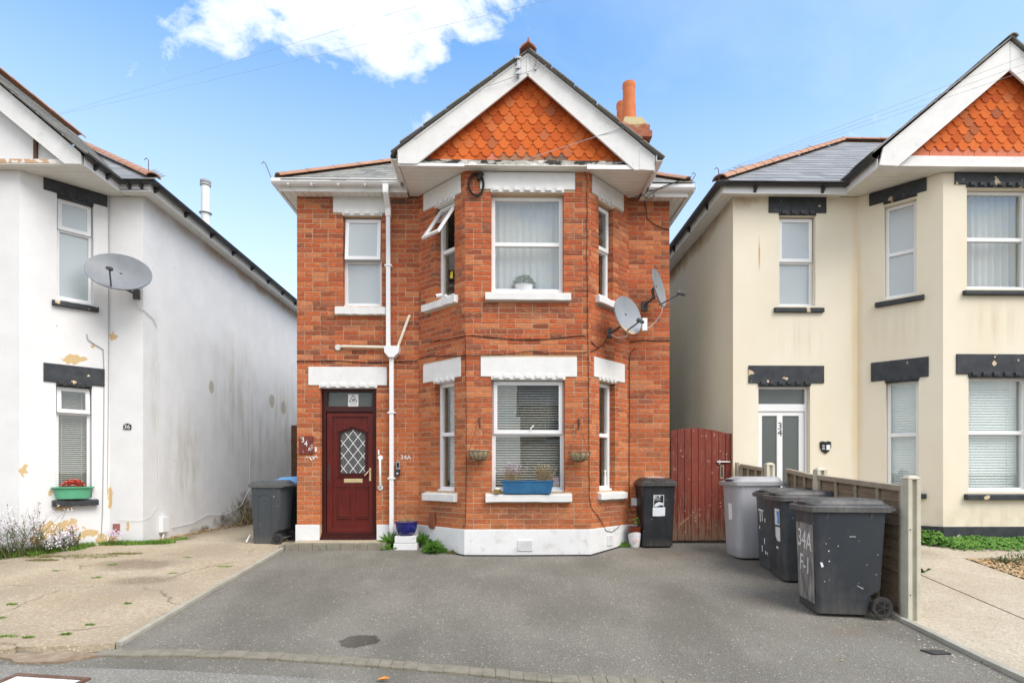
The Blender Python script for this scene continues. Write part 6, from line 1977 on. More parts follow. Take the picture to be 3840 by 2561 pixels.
def wheelie_bin(label, loc, rz, W, D, H, body, lid, wheels=True, dome=False, group=None, roundness=0.05):
    """two-wheeled bin; front faces local -y, origin on the ground under its middle"""
    t = thing('wheelie_bin', (0, 0, 0), label, 'wheelie bin', group or 'wheelie bins')
    w, d = W / 2, D / 2
    wr = 0.098 if W > 0.5 else 0.085
    rb = roundness
    bd = MB().loft([
        rring(w * 0.80, -d * 0.74, d * 0.46, rb, 0.012), rring(w * 0.82, -d * 0.77, d * 0.48, rb, 0.03),
        rring(w * 0.83, -d * 0.78, d * 0.50, rb, wr * 2.0), rring(w * 0.84, -d * 0.785, d * 0.72, rb, wr * 2.0 + 0.05),
        rring(w * 0.91, -d * 0.845, d * 0.80, rb, H * 0.80), rring(w * 0.925, -d * 0.86, d * 0.81, rb, H * 0.885),
        rring(w * 0.965, -d * 0.90, d * 0.83, rb, H * 0.888), rring(w * 0.965, -d * 0.90, d * 0.83, rb, H * 0.925)])
    b = mk('body', bd, body, t, smooth=True)
    # moulded ribs under the rim and an arched panel on each side
    for sx in (-1, 1):
        for yy in (-0.55, 0.45):
            mk('rim_gusset', MB().prism([Vector((sx * w * 0.90, d * yy - 0.012, H * 0.885)), Vector((sx * w * 0.955, d * yy - 0.012, H * 0.885)), Vector((sx * w * 0.885, d * yy - 0.012, H * 0.80))], [Vector((sx * w * 0.90, d * yy + 0.012, H * 0.885)), Vector((sx * w * 0.955, d * yy + 0.012, H * 0.885)), Vector((sx * w * 0.885, d * yy + 0.012, H * 0.80))]), body, b)
    lz = H * 0.925
    if dome:
        rings = [rring(w * 1.0, -d * 0.96, d * 0.90, 0.05, lz - 0.035), rring(w * 1.0, -d * 0.98, d * 0.90, 0.05, lz + 0.018), rring(w * 0.90, -d * 0.86, d * 0.86, 0.06, lz + 0.022),
                 rring(w * 0.84, -d * 0.80, d * 0.84, 0.08, H - 0.03), rring(w * 0.70, -d * 0.50, d * 0.80, 0.08, H + 0.005)]
    else:
        rings = [rring(w * 1.0, -d * 0.97, d * 0.90, 0.04, lz - 0.035), rring(w * 1.005, -d * 0.98, d * 0.905, 0.04, lz + 0.012), rring(w * 0.97, -d * 0.94, d * 0.88, 0.04, lz + 0.022),
                 rring(w * 0.935, -d * 0.90, d * 0.87, 0.04, lz + 0.026), rring(w * 0.93, -d * 0.895, d * 0.87, 0.04, lz + 0.040), rring(w * 0.86, -d * 0.80, d * 0.84, 0.05, lz + 0.044),
                 rring(w * 0.82, -d * 0.70, d * 0.80, 0.06, H - 0.008), rring(w * 0.66, -d * 0.42, d * 0.68, 0.08, H + 0.006)]
    l = mk('lid', MB().loft(rings), lid, t, smooth=True)
    mk('lid_grip', MB().loft([rring(w * 0.40, -d * 0.93, -d * 0.70, 0.02, lz + 0.030), rring(w * 0.38, -d * 0.92, -d * 0.66, 0.02, lz + 0.052)]), 'black_plastic', l, smooth=True)
    for sx in (-1, 1):
        mk('hinge', MB().xbox(sx * w * 0.62 - 0.05, sx * w * 0.62 + 0.05, d * 0.82, d * 1.02, lz - 0.03, lz + 0.022), lid, l, bevel=0.008)
    mk('handle_bar', MB().tube([(-w * 0.86, d * 0.80, lz - 0.03), (-w * 0.86, d * 1.0, lz - 0.01), (w * 0.86, d * 1.0, lz - 0.01), (w * 0.86, d * 0.80, lz - 0.03)], 0.016, 8), body, t, smooth=True)
    if wheels:
        mk('axle', MB().tube([(-w * 0.84, d * 0.68, wr), (w * 0.84, d * 0.68, wr)], 0.012, 8), 'grey_steel', t, smooth=True)
        for sx in (-1, 1):
            x0 = sx * (w * 0.86 + 0.018)
            wh = mk('wheel', MB().lathe([(wr * 0.62, -0.022), (wr * 0.95, -0.024), (wr, -0.012), (wr, 0.012), (wr * 0.95, 0.024), (wr * 0.62, 0.022)], 28, 'x', (x0, d * 0.68, wr)), 'rubber', t, smooth=True)
            mk('hub', MB().lathe([(wr * 0.60, -0.0255), (wr * 0.58, 0.0), (wr * 0.60, 0.0255)], 20, 'x', (x0, d * 0.68, wr)), 'wheel_hub', wh, smooth=True)
            for k in range(5):
                a = 2 * math.pi * k / 5
                c_, s_ = math.cos(a), math.sin(a)
                pp = lambda rr, tt, xx: Vector((x0 + sx * xx, d * 0.68 + rr * c_ - tt * s_, wr + rr * s_ + tt * c_))
                mk('spoke', MB().prism([pp(0.004, -0.007, 0.020), pp(wr * 0.57, -0.006, 0.020), pp(wr * 0.57, 0.006, 0.020), pp(0.004, 0.007, 0.020)], [pp(0.004, -0.007, 0.032), pp(wr * 0.57, -0.006, 0.028), pp(wr * 0.57, 0.006, 0.028), pp(0.004, 0.007, 0.032)]), 'rubber', wh)
    t.location = loc
    t.rotation_euler = (0, 0, rz)
    t['dims'] = [W, D, H]
    return t


def face_front(t, x, z, nrm=0.004):
    """local point on the bin's front face"""
    W, D, H = t['dims']
    k = (z - 0.03) / (H * 0.80 - 0.03)
    y = -(D / 2) * (0.77 + (0.845 - 0.77) * k)
    return Vector((x, y - nrm, z))


def face_side(t, y, z, nrm=0.004, sx=1):
    W, D, H = t['dims']
    k = (z - 0.03) / (H * 0.80 - 0.03)
    x = (W / 2) * (0.82 + (0.91 - 0.82) * k)
    return Vector((sx * (x + nrm), y, z))


def decal(t, pts, mat, name, side=False, th=0.002, sx=1):
    f = (lambda a, b, n: face_side(t, a, b, n, sx)) if side else (lambda a, b, n: face_front(t, a, b, n))
    mb = MB().prism([f(a, b, 0.0015) for a, b in pts], [f(a, b, 0.0015 + th) for a, b in pts])
    loc, rot = t.location.copy(), t.rotation_euler.copy()
    o = mk(name, mb, mat, None)
    o.parent = t
    return o


def bin_text(t, s, size, a, b, mat, side=False, sx=1.0, rot=0.0, flip=1):
    me = text_mesh(s, size)
    me.materials.clear()
    me.materials.append(MT[mat])
    W, D, H = t['dims']
    if side:
        p = face_side(t, a, b, 0.0025, flip)
        r_, u_ = Vector((0, flip, 0)), (face_side(t, a, b + 0.1, 0.0, flip) - face_side(t, a, b, 0.0, flip)).normalized()
    else:
        p = face_front(t, a, b, 0.0025)
        r_, u_ = Vector((1, 0, 0)), (face_front(t, a, b + 0.1, 0.0) - face_front(t, a, b, 0.0)).normalized()
    n_ = r_.cross(u_)
    r2 = r_ * math.cos(rot) + u_ * math.sin(rot)
    u2 = u_ * math.cos(rot) - r_ * math.sin(rot)
    o = bpy.data.objects.new('lettering', me)
    COL.objects.link(o)
    o.parent = t
    o.matrix_basis = basis(r2, u2, n_, p)
    o.scale = (sx, 1, 1)
    return o


# front faces -x (towards the drive): rotate -90 degrees
FL = -math.pi / 2
bA = wheelie_bin('largest charcoal wheelie bin with white painted 34A, nearest the street', (3.435, 5.80, zd(5.85) + 0.002), FL - R(8), 0.60, 0.80, 1.13, 'bin_charcoal', 'bin_lid')
bB = wheelie_bin('charcoal wheelie bin with blue and white stickers and a stencilled number, middle of the row', (3.66, 6.98, zd(7.0) + 0.002), FL - R(5), 0.58, 0.74, 1.07, 'bin_charcoal', 'bin_lid')
bC = wheelie_bin('charcoal wheelie bin with white paint drips, half hidden behind the stickered bin', (3.70, 7.43, zd(7.45) + 0.002), FL - R(2), 0.52, 0.70, 1.05, 'bin_slate', 'bin_lid')
bD = wheelie_bin('light grey wheelie bin with domed lid, standing before the red gate', (3.56, 8.13, zd(8.15) + 0.002), FL + R(2), 0.60, 0.76, 1.13, 'bin_grey', 'bin_grey', dome=True, roundness=0.085)
bE = wheelie_bin('black wheelie bin with council label beside the bay', (2.365, 8.88, zd(8.87) + 0.002), R(3), 0.56, 0.56, 1.04, 'bin_black', 'bin_black')
bF = wheelie_bin('slate grey wheelie bin standing side on left of the front door', (-3.605, 9.16, zd(9.2) + 0.012), FL - R(6), 0.50, 0.58, 0.985, 'bin_slate', 'bin_slate')
bG = wheelie_bin('black wheelie bin with pale blue lid tucked behind the slate grey one', (-3.46, 9.82, 0.012), FL - R(4), 0.54, 0.60, 1.03, 'bin_black', 'lid_blue')

# markings on the bins
bin_text(bA, '34A', 0.26, 0.0, 0.70, 'worn_paint', sx=0.85, rot=R(-6))
bin_text(bA, 'F-1', 0.25, -0.02, 0.45, 'worn_paint', sx=0.85, rot=R(-6))
decal(bA, [(-0.225, 0.88), (0.225, 0.88), (0.215, 0.10), (-0.205, 0.10)], 'worn_scrape', 'worn_scrape', th=0.0005)
for y0, z0, r_ in ((-0.23, 0.70, 0.004), (-0.205, 0.63, 0.006), (-0.20, 0.53, 0.006), (-0.12, 0.68, 0.004), (-0.24, 0.33, 0.004)):
    decal(bA, [(y0 + r_ * math.cos(a) * rnd.uniform(0.7, 1.3), z0 + r_ * 1.2 * math.sin(a)) for a in [6.283 * k / 7 for k in range(7)]], 'white_print', 'paint_spot', side=True)
decal(bA, [(-0.285, 0.52), (-0.262, 0.515), (-0.250, 0.475), (-0.272, 0.47)], 'white_print', 'paint_drip', side=True)
decal(bA, [(-0.02, 0.775), (0.03, 0.78), (0.045, 0.765), (0.02, 0.770), (-0.015, 0.766)], 'cable_grey', 'scratch', side=True)
decal(bA, [(0.06, 0.30), (0.12, 0.27), (0.11, 0.262), (0.055, 0.295)], 'cable_grey', 'scratch', side=True)
decal(bB, [(0.01, 0.855), (0.155, 0.855), (0.155, 0.66), (0.01, 0.66)], 'white_label', 'sticker')
decal(bB, [(0.09, 0.83), (0.15, 0.83), (0.15, 0.675), (0.075, 0.68), (0.10, 0.74), (0.07, 0.80)], 'print_blue', 'sticker_print', th=0.003)
decal(bB, [(0.02, 0.635), (0.155, 0.635), (0.16, 0.50), (0.145, 0.46), (0.06, 0.47), (0.02, 0.52)], 'white_label', 'torn_sticker')
decal(bB, [(0.03, 0.40), (0.085, 0.395), (0.09, 0.37), (0.03, 0.372)], 'white_label', 'small_sticker')
bin_text(bB, '001716', 0.042, -0.05, 0.755, 'white_print', side=True)
decal(bB, [(-0.06, 0.66), (-0.05, 0.665), (-0.10, 0.57), (-0.115, 0.55)], 'cable_grey', 'scratch', side=True)
for x_, z_, l_ in ((-0.09, 0.745, 0.14), (-0.03, 0.74, 0.12), (0.05, 0.66, 0.05), (-0.12, 0.55, 0.04), (0.02, 0.40, 0.07), (-0.06, 0.30, 0.08), (0.04, 0.24, 0.04), (0.09, 0.23, 0.035)):
    decal(bC, [(x_ - 0.012, z_), (x_ + 0.012, z_), (x_ + 0.009, z_ - l_ * 0.6), (x_ + 0.014, z_ - l_), (x_ - 0.006, z_ - l_)], 'white_print', 'paint_drip')
decal(bC, [(-0.14, 0.775), (0.01, 0.765), (0.01, 0.745), (-0.14, 0.755)], 'white_print', 'paint_stroke')
decal(bD, [(-0.05, 0.76), (0.06, 0.755), (0.065, 0.535), (-0.045, 0.52)], 'white_print', 'label')
# council label on the black bin
for pts in ([(-0.085, 0.792), (0.075, 0.792), (0.075, 0.785), (-0.085, 0.785)], [(-0.085, 0.785), (-0.078, 0.785), (-0.078, 0.61), (-0.085, 0.61)], [(0.068, 0.785), (0.075, 0.785), (0.075, 0.61), (0.068, 0.61)]):
    decal(bE, pts, 'white_print', 'label_border')
bin_text(bE, 'BCP', 0.062, -0.027, 0.757, 'white_print', sx=0.95)
bin_text(bE, 'Council', 0.030, -0.027, 0.722, 'white_print')
decal(bE, [(-0.076, 0.618), (-0.06, 0.652), (-0.045, 0.668), (-0.02, 0.676), (-0.012, 0.690), (0.0, 0.678), (0.015, 0.686), (0.03, 0.676), (0.065, 0.670), (0.064, 0.645), (0.05, 0.635), (0.02, 0.638), (-0.01, 0.625), (-0.03, 0.622), (-0.04, 0.614)], 'white_label', 'emblem')
decal(bE, [(-0.095, 0.605), (0.095, 0.605), (0.092, 0.475), (-0.02, 0.470), (-0.098, 0.474)], 'white_label', 'blank_label', th=0.003)
lb = thing('white_card', (2.36, 8.9, 1.04), 'flat white card lying on the black bin lid beside the bay', 'card')
mk('card_sheet', MB().xbox(2.24, 2.50, 8.80, 9.0, zd(8.87) + 1.05, zd(8.87) + 1.056), 'far_white', lb)
decal(bF, [(0.13, 0.745), (0.142, 0.745), (0.142, 0.733), (0.13, 0.733)], 'white_print', 'paint_spot', side=True)
# raised arch moulding on the side of the slate grey bin
arch = [(-0.11 + 0.11 * 0, 0.08)]
mb = MB()
path_ = [(-0.125, 0.10), (-0.125, 0.70)] + [(-0.02 + 0.105 * math.cos(R(180 - 18 * k)), 0.70 + 0.06 * math.sin(R(180 - 18 * k))) for k in range(1, 10)] + [(0.085, 0.70), (0.085, 0.10)]
mb.tube([face_side(bF, a, b, 0.001) for a, b in path_], 0.004, 5)
o = mk('moulded_arch', mb, 'bin_slate')
o.parent = bF

# ------------------------------------------------------------------ doorstep
DS = thing('doorstep', (-2.45, 8.82, 0.0), 'low doorstep of pale slabs with block edging under the maroon door', 'doorstep')
sz = 0.075
for i, (a, b) in enumerate(((-3.10, -2.62), (-2.615, -2.125), (-2.12, -1.83))):
    mk('paving_slab', MB().xbox(a, b, 8.685, 8.998, -0.1, sz + rnd.uniform(-0.002, 0.002)), 'slab', DS, bevel=0.005)
x = -3.20
while x < -1.75:
    xe = min(x + 0.203, -1.72)
    mk('edging_block', MB().xbox(x + 0.002, xe - 0.002, 8.575, 8.68, -0.15, sz - 0.006 + rnd.uniform(-0.004, 0.002)), 'block', DS, bevel=0.006)
    x = xe
for y in (8.685, 8.79, 8.895):
    mk('edging_block', MB().xbox(-1.825, -1.722, y, min(y + 0.10, 8.97), -0.15, sz - 0.004), 'block', DS, bevel=0.006)
mk('edging_block', MB().prism([Vector(p) for p in ((-3.30, 8.60, -0.1), (-3.205, 8.60, -0.1), (-3.115, 8.98, -0.1), (-3.21, 8.98, -0.1))], [Vector(p) for p in ((-3.30, 8.60, 0.03), (-3.205, 8.60, 0.06), (-3.115, 8.98, 0.07), (-3.21, 8.98, 0.05))]), 'block', DS, bevel=0.006)

# ------------------------------------------------------------------ small fittings round the door
NP = thing('number_board', (-3.02, 8.98, 1.40), 'flaking maroon board with white figures 34 and A beside the front door', 'number board')
mk('board', MB().box(F1, 0.042, 0.258, 0.008, 0.028, 1.405, 1.683), pmat('maroon_flaked', (0.14, 0.028, 0.022), (0.19, 0.05, 0.04), scale=10, rough=0.7, extra=lambda nt, col, p, b: mix(nt, ramp(nt, nd(nt, 'TexNoise', None, Vector=p, Scale=22.0, Detail=6.0).outputs[0], [(0.60, 0.0), (0.63, 1.0)]), col, (0.42, 0.28, 0.24))), NP, bevel=0.003)
lettering('3', 0.115, NP, (-3.069, 8.969, 1.622), (1, 0, 0), (0, 0, 1))
lettering('4', 0.115, NP, (-3.023, 8.969, 1.562), (1, 0, 0), (0, 0, 1))
lettering('A', 0.075, NP, (-2.968, 8.969, 1.478), (1, 0, 0), (0, 0, 1))
mk('paint_tick', MB().fprism(WORLD, [(-3.068, 1.455), (-3.060, 1.455), (-3.063, 1.430)], -8.971, -8.969), 'white_print', NP)
bl = thing('door_bell', (-2.877, 8.98, 1.44), 'small white bell push beside the flaking number board', 'bell')
mk('bell_case', MB().box(F1, 0.278, 0.308, 0.006, 0.022, 1.442, 1.512), 'white_print', bl, bevel=0.004)
mk('button', MB().lathe([(0.008, 0), (0.007, 0.004)], 10, 'y', (-2.876, 8.974, 1.49)), 'cable_grey', bl)
sc = thing('painted_scrawl', (-2.93, 8.99, 1.34), 'white hand-painted scrawl on the bricks under the number board', 'writing')
mk('brush_stroke', MB().tube([F1.p(0.135 + 0.02 * i, 0.012, 1.352 + (0.020 if i % 2 else -0.012) * (1 - 0.03 * i)) for i in range(8)], 0.0065, 5), 'white_print', sc)
mk('brush_stroke', MB().tube([F1.p(0.20, 0.012, 1.345), F1.p(0.225, 0.012, 1.31), F1.p(0.26, 0.012, 1.33), F1.p(0.30, 0.012, 1.38), F1.p(0.315, 0.012, 1.34)], 0.008, 5), 'white_print', sc)
lettering('34A', 0.098, thing('painted_number', (-1.49, 8.99, 1.31), 'hand-painted white 34A on the bricks above the key safe', 'writing'), (-1.487, 8.990, 1.352), (1, 0, 0), (0.06, 0, 1), sx=1.05)
KB = thing('key_safe', (-1.605, 8.97, 1.09), 'grey and black key safe on the bricks beside the downpipe', 'key safe')
mk('safe_case', MB().xbox(-1.632, -1.568, 8.948, 8.992, 1.165, 1.290), 'grey_steel', KB, bevel=0.005)
mk('key_panel', MB().xbox(-1.618, -1.584, 8.944, 8.95, 1.20, 1.27), 'print_black', KB)
mk('safe_cover', MB().xbox(-1.642, -1.572, 8.94, 8.992, 1.075, 1.165), 'black_plastic', KB, bevel=0.006)
mk('cover_mark', MB().xbox(-1.622, -1.592, 8.937, 8.941, 1.095, 1.118), 'white_label', KB)
GB = thing('grab_rail', (-1.875, 8.95, 0.88), 'white vertical grab rail right of the maroon door', 'rail')
mk('rail_bar', MB().tube([(-1.882, 8.985, 1.347), (-1.882, 8.945, 1.335), (-1.872, 8.925, 1.30), (-1.868, 8.925, 0.93), (-1.868, 8.945, 0.90), (-1.868, 8.985, 0.887)], 0.018, 10), 'upvc_aged', GB, smooth=True)
for z in (1.347, 0.887):
    mk('flange', MB().lathe([(0.042, 0.0), (0.042, 0.012), (0.03, 0.02)], 18, 'y', (-1.875, 8.968, z)), 'upvc_aged', GB, smooth=True)
sb = thing('white_sensor', (-1.90, 8.98, 1.40), 'small white plastic strip above the grab rail', 'sensor')
mk('sensor_case', MB().xbox(-1.915, -1.892, 8.975, 8.99, 1.395, 1.47), 'white_print', sb, bevel=0.003)
bx = thing('brown_junction_box', (-1.02, 8.70, 0.27), 'brown plastic telephone box low on the bay cant near the blue pot', 'junction box')
mk('box_case', MB().fprism(F2, [(0.30, 0.29), (0.33, 0.27), (0.40, 0.27), (0.43, 0.29), (0.43, 0.50), (0.40, 0.52), (0.33, 0.52), (0.30, 0.50)], 0.008, 0.05), 'brown_plastic', bx, bevel=0.008)
gb2 = thing('grey_junction_box', (2.06, 8.98, 0.6), 'small pale grey box on the brick wall behind the black bin', 'junction box')
mk('box_case', MB().xbox(2.03, 2.13, 8.955, 8.992, 0.60, 0.72), 'white_label', gb2, bevel=0.005)
sec_cam = thing('security_camera', (-0.93, 8.62, 3.71), 'small white bullet camera on the upper left bay sill', 'camera')
mk('camera_body', MB().tube([F2.p(0.60, 0.03, 3.745), F2.p(0.555, 0.11, 3.72)], 0.028, 12), 'upvc', sec_cam, smooth=True)
mk('camera_lens', MB().tube([F2.p(0.5555, 0.109, 3.7203), F2.p(0.552, 0.116, 3.718)], 0.022, 12), 'print_black', sec_cam, smooth=True)
mk('camera_base', MB().lathe([(0.03, 0.0), (0.03, 0.02), (0.012, 0.04)], 12, 'z', tuple(F2.p(0.68, 0.02, 3.70))), 'upvc', sec_cam, smooth=True)
br1 = thing('aerial_bracket', (0.237, 8.0, 6.6), 'galvanised bracket with cable clamp on the left bargeboard near the apex', 'bracket')
mk('bracket_bar', MB().xbox(0.215, 0.250, 7.985, 8.024, 6.60, 6.90), 'grey_steel', br1, bevel=0.004)
for z in (6.64, 6.72, 6.86):
    mk('clamp', MB().xbox(0.20, 0.275, 7.965, 7.990, z - 0.012, z + 0.012), 'grey_steel', br1)
br2 = thing('wire_hook', (0.475, 8.0, 6.73), 'small steel wire hook on the right bargeboard near the apex', 'bracket')
mk('hook_plate', MB().xbox(0.46, 0.49, 8.0, 8.024, 6.72, 6.80), 'grey_steel', br2)
mk('hook', MB().tube([(0.475, 8.0, 6.78), (0.475, 7.96, 6.79), (0.51, 7.95, 6.81), (0.44, 7.95, 6.80)], 0.007, 6), 'grey_steel', br2)
for nm, p0, p1, lab in (('aerial_hook', (-3.46, 8.72, 5.55), (-3.53, 8.70, 5.74), 'thin rusty hook at the left end of the brick house gutter'), ('aerial_hook', (2.88, 8.74, 5.52), (2.95, 8.70, 5.64), 'thin bent hook at the right end of the brick house gutter'), ('aerial_hook', (3.32, 8.74, 5.57), (3.30, 8.70, 5.72), 'thin hook at the corner of the cream house gutter'), ('aerial_hook', (-5.30, 8.76, 5.60), (-5.29, 8.74, 5.80), 'thin hook on the white house roof corner')):
    t = thing(nm, p0, lab, 'hook')
    a, b = Vector(p0), Vector(p1)
    mk('rod', MB().tube([a, a * 0.4 + b * 0.6, b, b + Vector((-0.03, 0, 0.03)), b + Vector((-0.06, 0, 0.0))], 0.006, 5), 'rust_iron', t)

# ------------------------------------------------------------------ cables on the brick house
cable('wall_cable', [tuple(F2.p(0.28, 0.014, 3.10)), tuple(F2.p(0.75, 0.014, 3.075)), tuple(F2.p(1.07, 0.016, 3.06)), (-0.41, 8.22, 3.07), (-0.12, 8.22, 3.04), (0.22, 8.22, 3.01), (0.65, 8.22, 3.02), (1.17, 8.22, 3.08), tuple(F4.p(0.05, 0.014, 2.99)), tuple(F4.p(0.20, 0.014, 2.93)), tuple(F4.p(0.35, 0.014, 3.01)), tuple(F4.p(0.47, 0.016, 3.15))], 0.006, 'cable_black', 'thin black cable looping round the bay above the ground-floor lintels')
cable('wall_cable', [(-3.17, 8.985, 2.84), (-2.52, 8.985, 2.85), (-2.07, 8.985, 2.82), (-1.74, 8.985, 2.83), (-1.31, 8.975, 2.85), tuple(F2.p(0.05, 0.03, 2.88)), tuple(F2.p(0.30, 0.028, 2.88)), tuple(F2.p(1.02, 0.028, 2.79)), (-0.50, 8.205, 2.785), (-0.31, 8.205, 2.78), (0.01, 8.205, 2.79), (0.41, 8.21, 2.85), (0.65, 8.21, 2.82), (1.17, 8.21, 2.83), tuple(F4.p(0.05, 0.02, 2.86)), tuple(F4.p(0.24, 0.016, 2.94))], 0.006, 'cable_black', 'thin black cable running along the tops of the ground-floor lintels')
cable('wall_cable', [(1.19, 8.215, 5.41), (1.23, 8.215, 5.27), (1.22, 8.22, 5.06), (1.23, 8.22, 4.82), (1.22, 8.22, 4.69), (1.23, 8.22, 4.48), (1.22, 8.22, 4.25), (1.23, 8.22, 3.90), (1.23, 8.22, 3.22), (1.24, 8.22, 2.98), (1.25, 8.22, 2.26), (1.255, 8.22, 1.41), (1.26, 8.22, 0.78), tuple(F4.p(0.03, 0.014, 0.62)), tuple(F4.p(0.20, 0.014, 0.49)), tuple(F4.p(0.31, 0.016, 0.38)), tuple(F4.p(0.39, 0.032, 0.26)), tuple(F4.p(0.55, 0.034, 0.23)), tuple(F4.p(0.71, 0.034, 0.28)), tuple(F4.p(0.77, 0.03, 0.33))], 0.0042, 'cable_black', 'long black cable hanging down the right edge of the bay front')
cable('wall_cable', [(-0.515, 8.215, 3.10), (-0.51, 8.215, 2.80), (-0.50, 8.21, 2.05), (-0.50, 8.215, 1.20), (-0.505, 8.215, 0.68), (-0.515, 8.215, 0.36)], 0.0045, 'cable_black', 'fine dark cable down the left edge of the bay front')
cable('wall_cable', [(2.24, 8.985, 5.36), (2.26, 8.985, 5.29), (2.28, 8.985, 5.10), (2.38, 8.985, 5.01), (2.53, 8.985, 4.94), (2.63, 8.985, 4.92)], 0.006, 'cable_black', 'black cable curving over the upper right brick wall')
cable('wall_cable', [(2.01, 8.985, 3.16), (2.24, 8.985, 3.19), (2.45, 8.985, 3.175), (2.65, 8.985, 3.18)], 0.007, 'cable_black', 'black cable crossing the right brick wall under the satellite dishes')
cable('wall_cable', [(2.10, 8.985, 3.06), (2.03, 8.985, 3.0), (2.005, 8.98, 2.90), (2.005, 8.98, 2.14), (2.00, 8.98, 1.21), (2.005, 8.98, 0.56), (2.04, 8.98, 0.49), (2.10, 8.98, 0.52)], 0.005, 'cable_black', 'black cable down the inner corner between bay and right wall')
cable('dish_cable', [(2.41, 8.55, 3.60), (2.40, 8.6, 3.50), (2.34, 8.7, 3.40), (2.22, 8.7, 3.30), (2.10, 8.32, 3.27)], 0.007, 'cable_white', 'white cable drooping between the two satellite dishes')
cable('dish_cable', [(1.62, 8.50, 3.16), (1.70, 8.40, 3.09), (1.80, 8.3, 3.08), (1.86, 8.25, 3.16)], 0.006, 'cable_white', 'white cable loop under the rusty satellite dish')
cr_ = MB()
ringp = [Vector((-0.36 + 0.105 * math.cos(a), 8.205 - 0.006 * math.sin(2 * a), 5.215 + 0.155 * math.sin(a))) for a in [2 * math.pi * k / 28 for k in range(29)]]
cc = thing('cable_coil', (-0.36, 8.2, 5.06), 'coiled black cable hanging at the top left corner of the bay', 'cable')
mk('coil', MB().tube(ringp, 0.016, 7), 'cable_black', cc, smooth=True)
mk('coil', MB().tube([p * 1.0 + Vector((0.008, -0.022, -0.012)) for p in ringp], 0.010, 6), 'cable_black', cc, smooth=True)
mk('coil_clamp', MB().tube([(-0.335, 8.18, 5.27), (-0.27, 8.17, 5.36)], 0.034, 8), 'cable_black', cc, smooth=True)
ec = thing('eaves_wires', (2.3, 8.75, 5.3), 'tangle of thin black wires under the right gutter', 'cable')
mk('wire', MB().tube([(1.92, 8.78, 5.29), (2.04, 8.76, 5.32), (2.14, 8.75, 5.36), (2.25, 8.75, 5.27), (2.34, 8.75, 5.33), (2.26, 8.74, 5.40), (2.43, 8.68, 5.42), (2.61, 8.66, 5.49), (2.78, 8.66, 5.55), (2.88, 8.68, 5.60)], 0.006, 5), 'cable_black', ec)
mk('wire', MB().tube([(2.02, 8.78, 5.30), (2.18, 8.74, 5.34), (2.22, 8.73, 5.41), (2.34, 8.72, 5.39), (2.30, 8.73, 5.28), (2.20, 8.75, 5.31), (2.45, 8.68, 5.45), (2.70, 8.66, 5.53)], 0.005, 5), 'cable_black', ec)
cable('ground_cable', [(-0.95, 8.60, zd(8.6) + 0.015), (-0.54, 8.19, zd(8.19) + 0.015), (0.2, 8.18, zd(8.18) + 0.013), (1.27, 8.185, zd(8.185) + 0.015), (1.75, 8.68, zd(8.68) + 0.015), (1.95, 8.85, zd(8.85) + 0.02)], 0.009, 'cable_black', 'black hose lying along the foot of the white bay plinth')

# ------------------------------------------------------------------ overhead wires


def wire(A, B, sag, label, r=0.0018, mat='wire_grey'):
    A, B = Vector(A), Vector(B)
    pts = [A + (B - A) * t - Vector((0, 0, sag * 4 * t * (1 - t))) for t in [i / 16 for i in range(17)]]
    return mk('overhead_wire', MB().tube(pts, r, 5), mat, label=label, cat='wire', group='overhead wires')


wire((-8.94, 11.8, 8.35), (9.5, 4.0, 7.65), 0.05, 'upper thin overhead wire crossing the cloud top left')
wire((-8.94, 11.7, 8.25), (12.0, 4.3, 7.75), 0.10, 'lower thin overhead wire crossing the cloud top left')
wire((3.31, 8.70, 5.68), (12, 1, 6.25), 0.04, 'highest thin wire crossing the cream house bargeboard')
wire((3.31, 8.69, 5.66), (12, 1.2, 6.10), 0.05, 'middle thin wire crossing the cream house bargeboard')
wire((3.32, 8.68, 5.64), (12, 1.4, 5.98), 0.06, 'lowest thin wire crossing the cream house bargeboard')
wire((-8.0, 9.3, 7.15), (-9.6, 7.0, 6.2), 0.02, 'upper thin wire crossing the white house bargeboard')
wire((-7.6, 9.3, 6.85), (-9.2, 6.8, 5.8), 0.02, 'lower thin wire crossing the white house bargeboard')
wire((-0.28, 8.18, 5.35), (1.70, 8.0, 5.92), 0.0, 'thin wire slanting across the scalloped gable from the cable coil', r=0.004)
wire((-0.19, 8.0, 6.47), (0.62, 7.95, 6.74), 0.0, 'short thin wire across the bargeboards near the apex', r=0.004)

# ------------------------------------------------------------------ pots, planters and baskets


def leaf_quad(mb, c, d, up, l, w):
    d = Vector(d).normalized()
    s = d.cross(Vector(up))
    if s.length < 1e-4:
        s = Vector((1, 0, 0))
    s.normalize()
    c = Vector(c)
    mb.add([c, c + d * l * 0.45 + s * w, c + d * l, c + d * l * 0.45 - s * w], [(0, 1, 2, 3)])


def rdir(zmin=-0.2, zmax=1.0):
    a = rnd.uniform(0, 6.283)
    z = rnd.uniform(zmin, zmax)
    k = math.sqrt(max(0.0, 1 - z * z))
    return Vector((k * math.cos(a), k * math.sin(a), z))


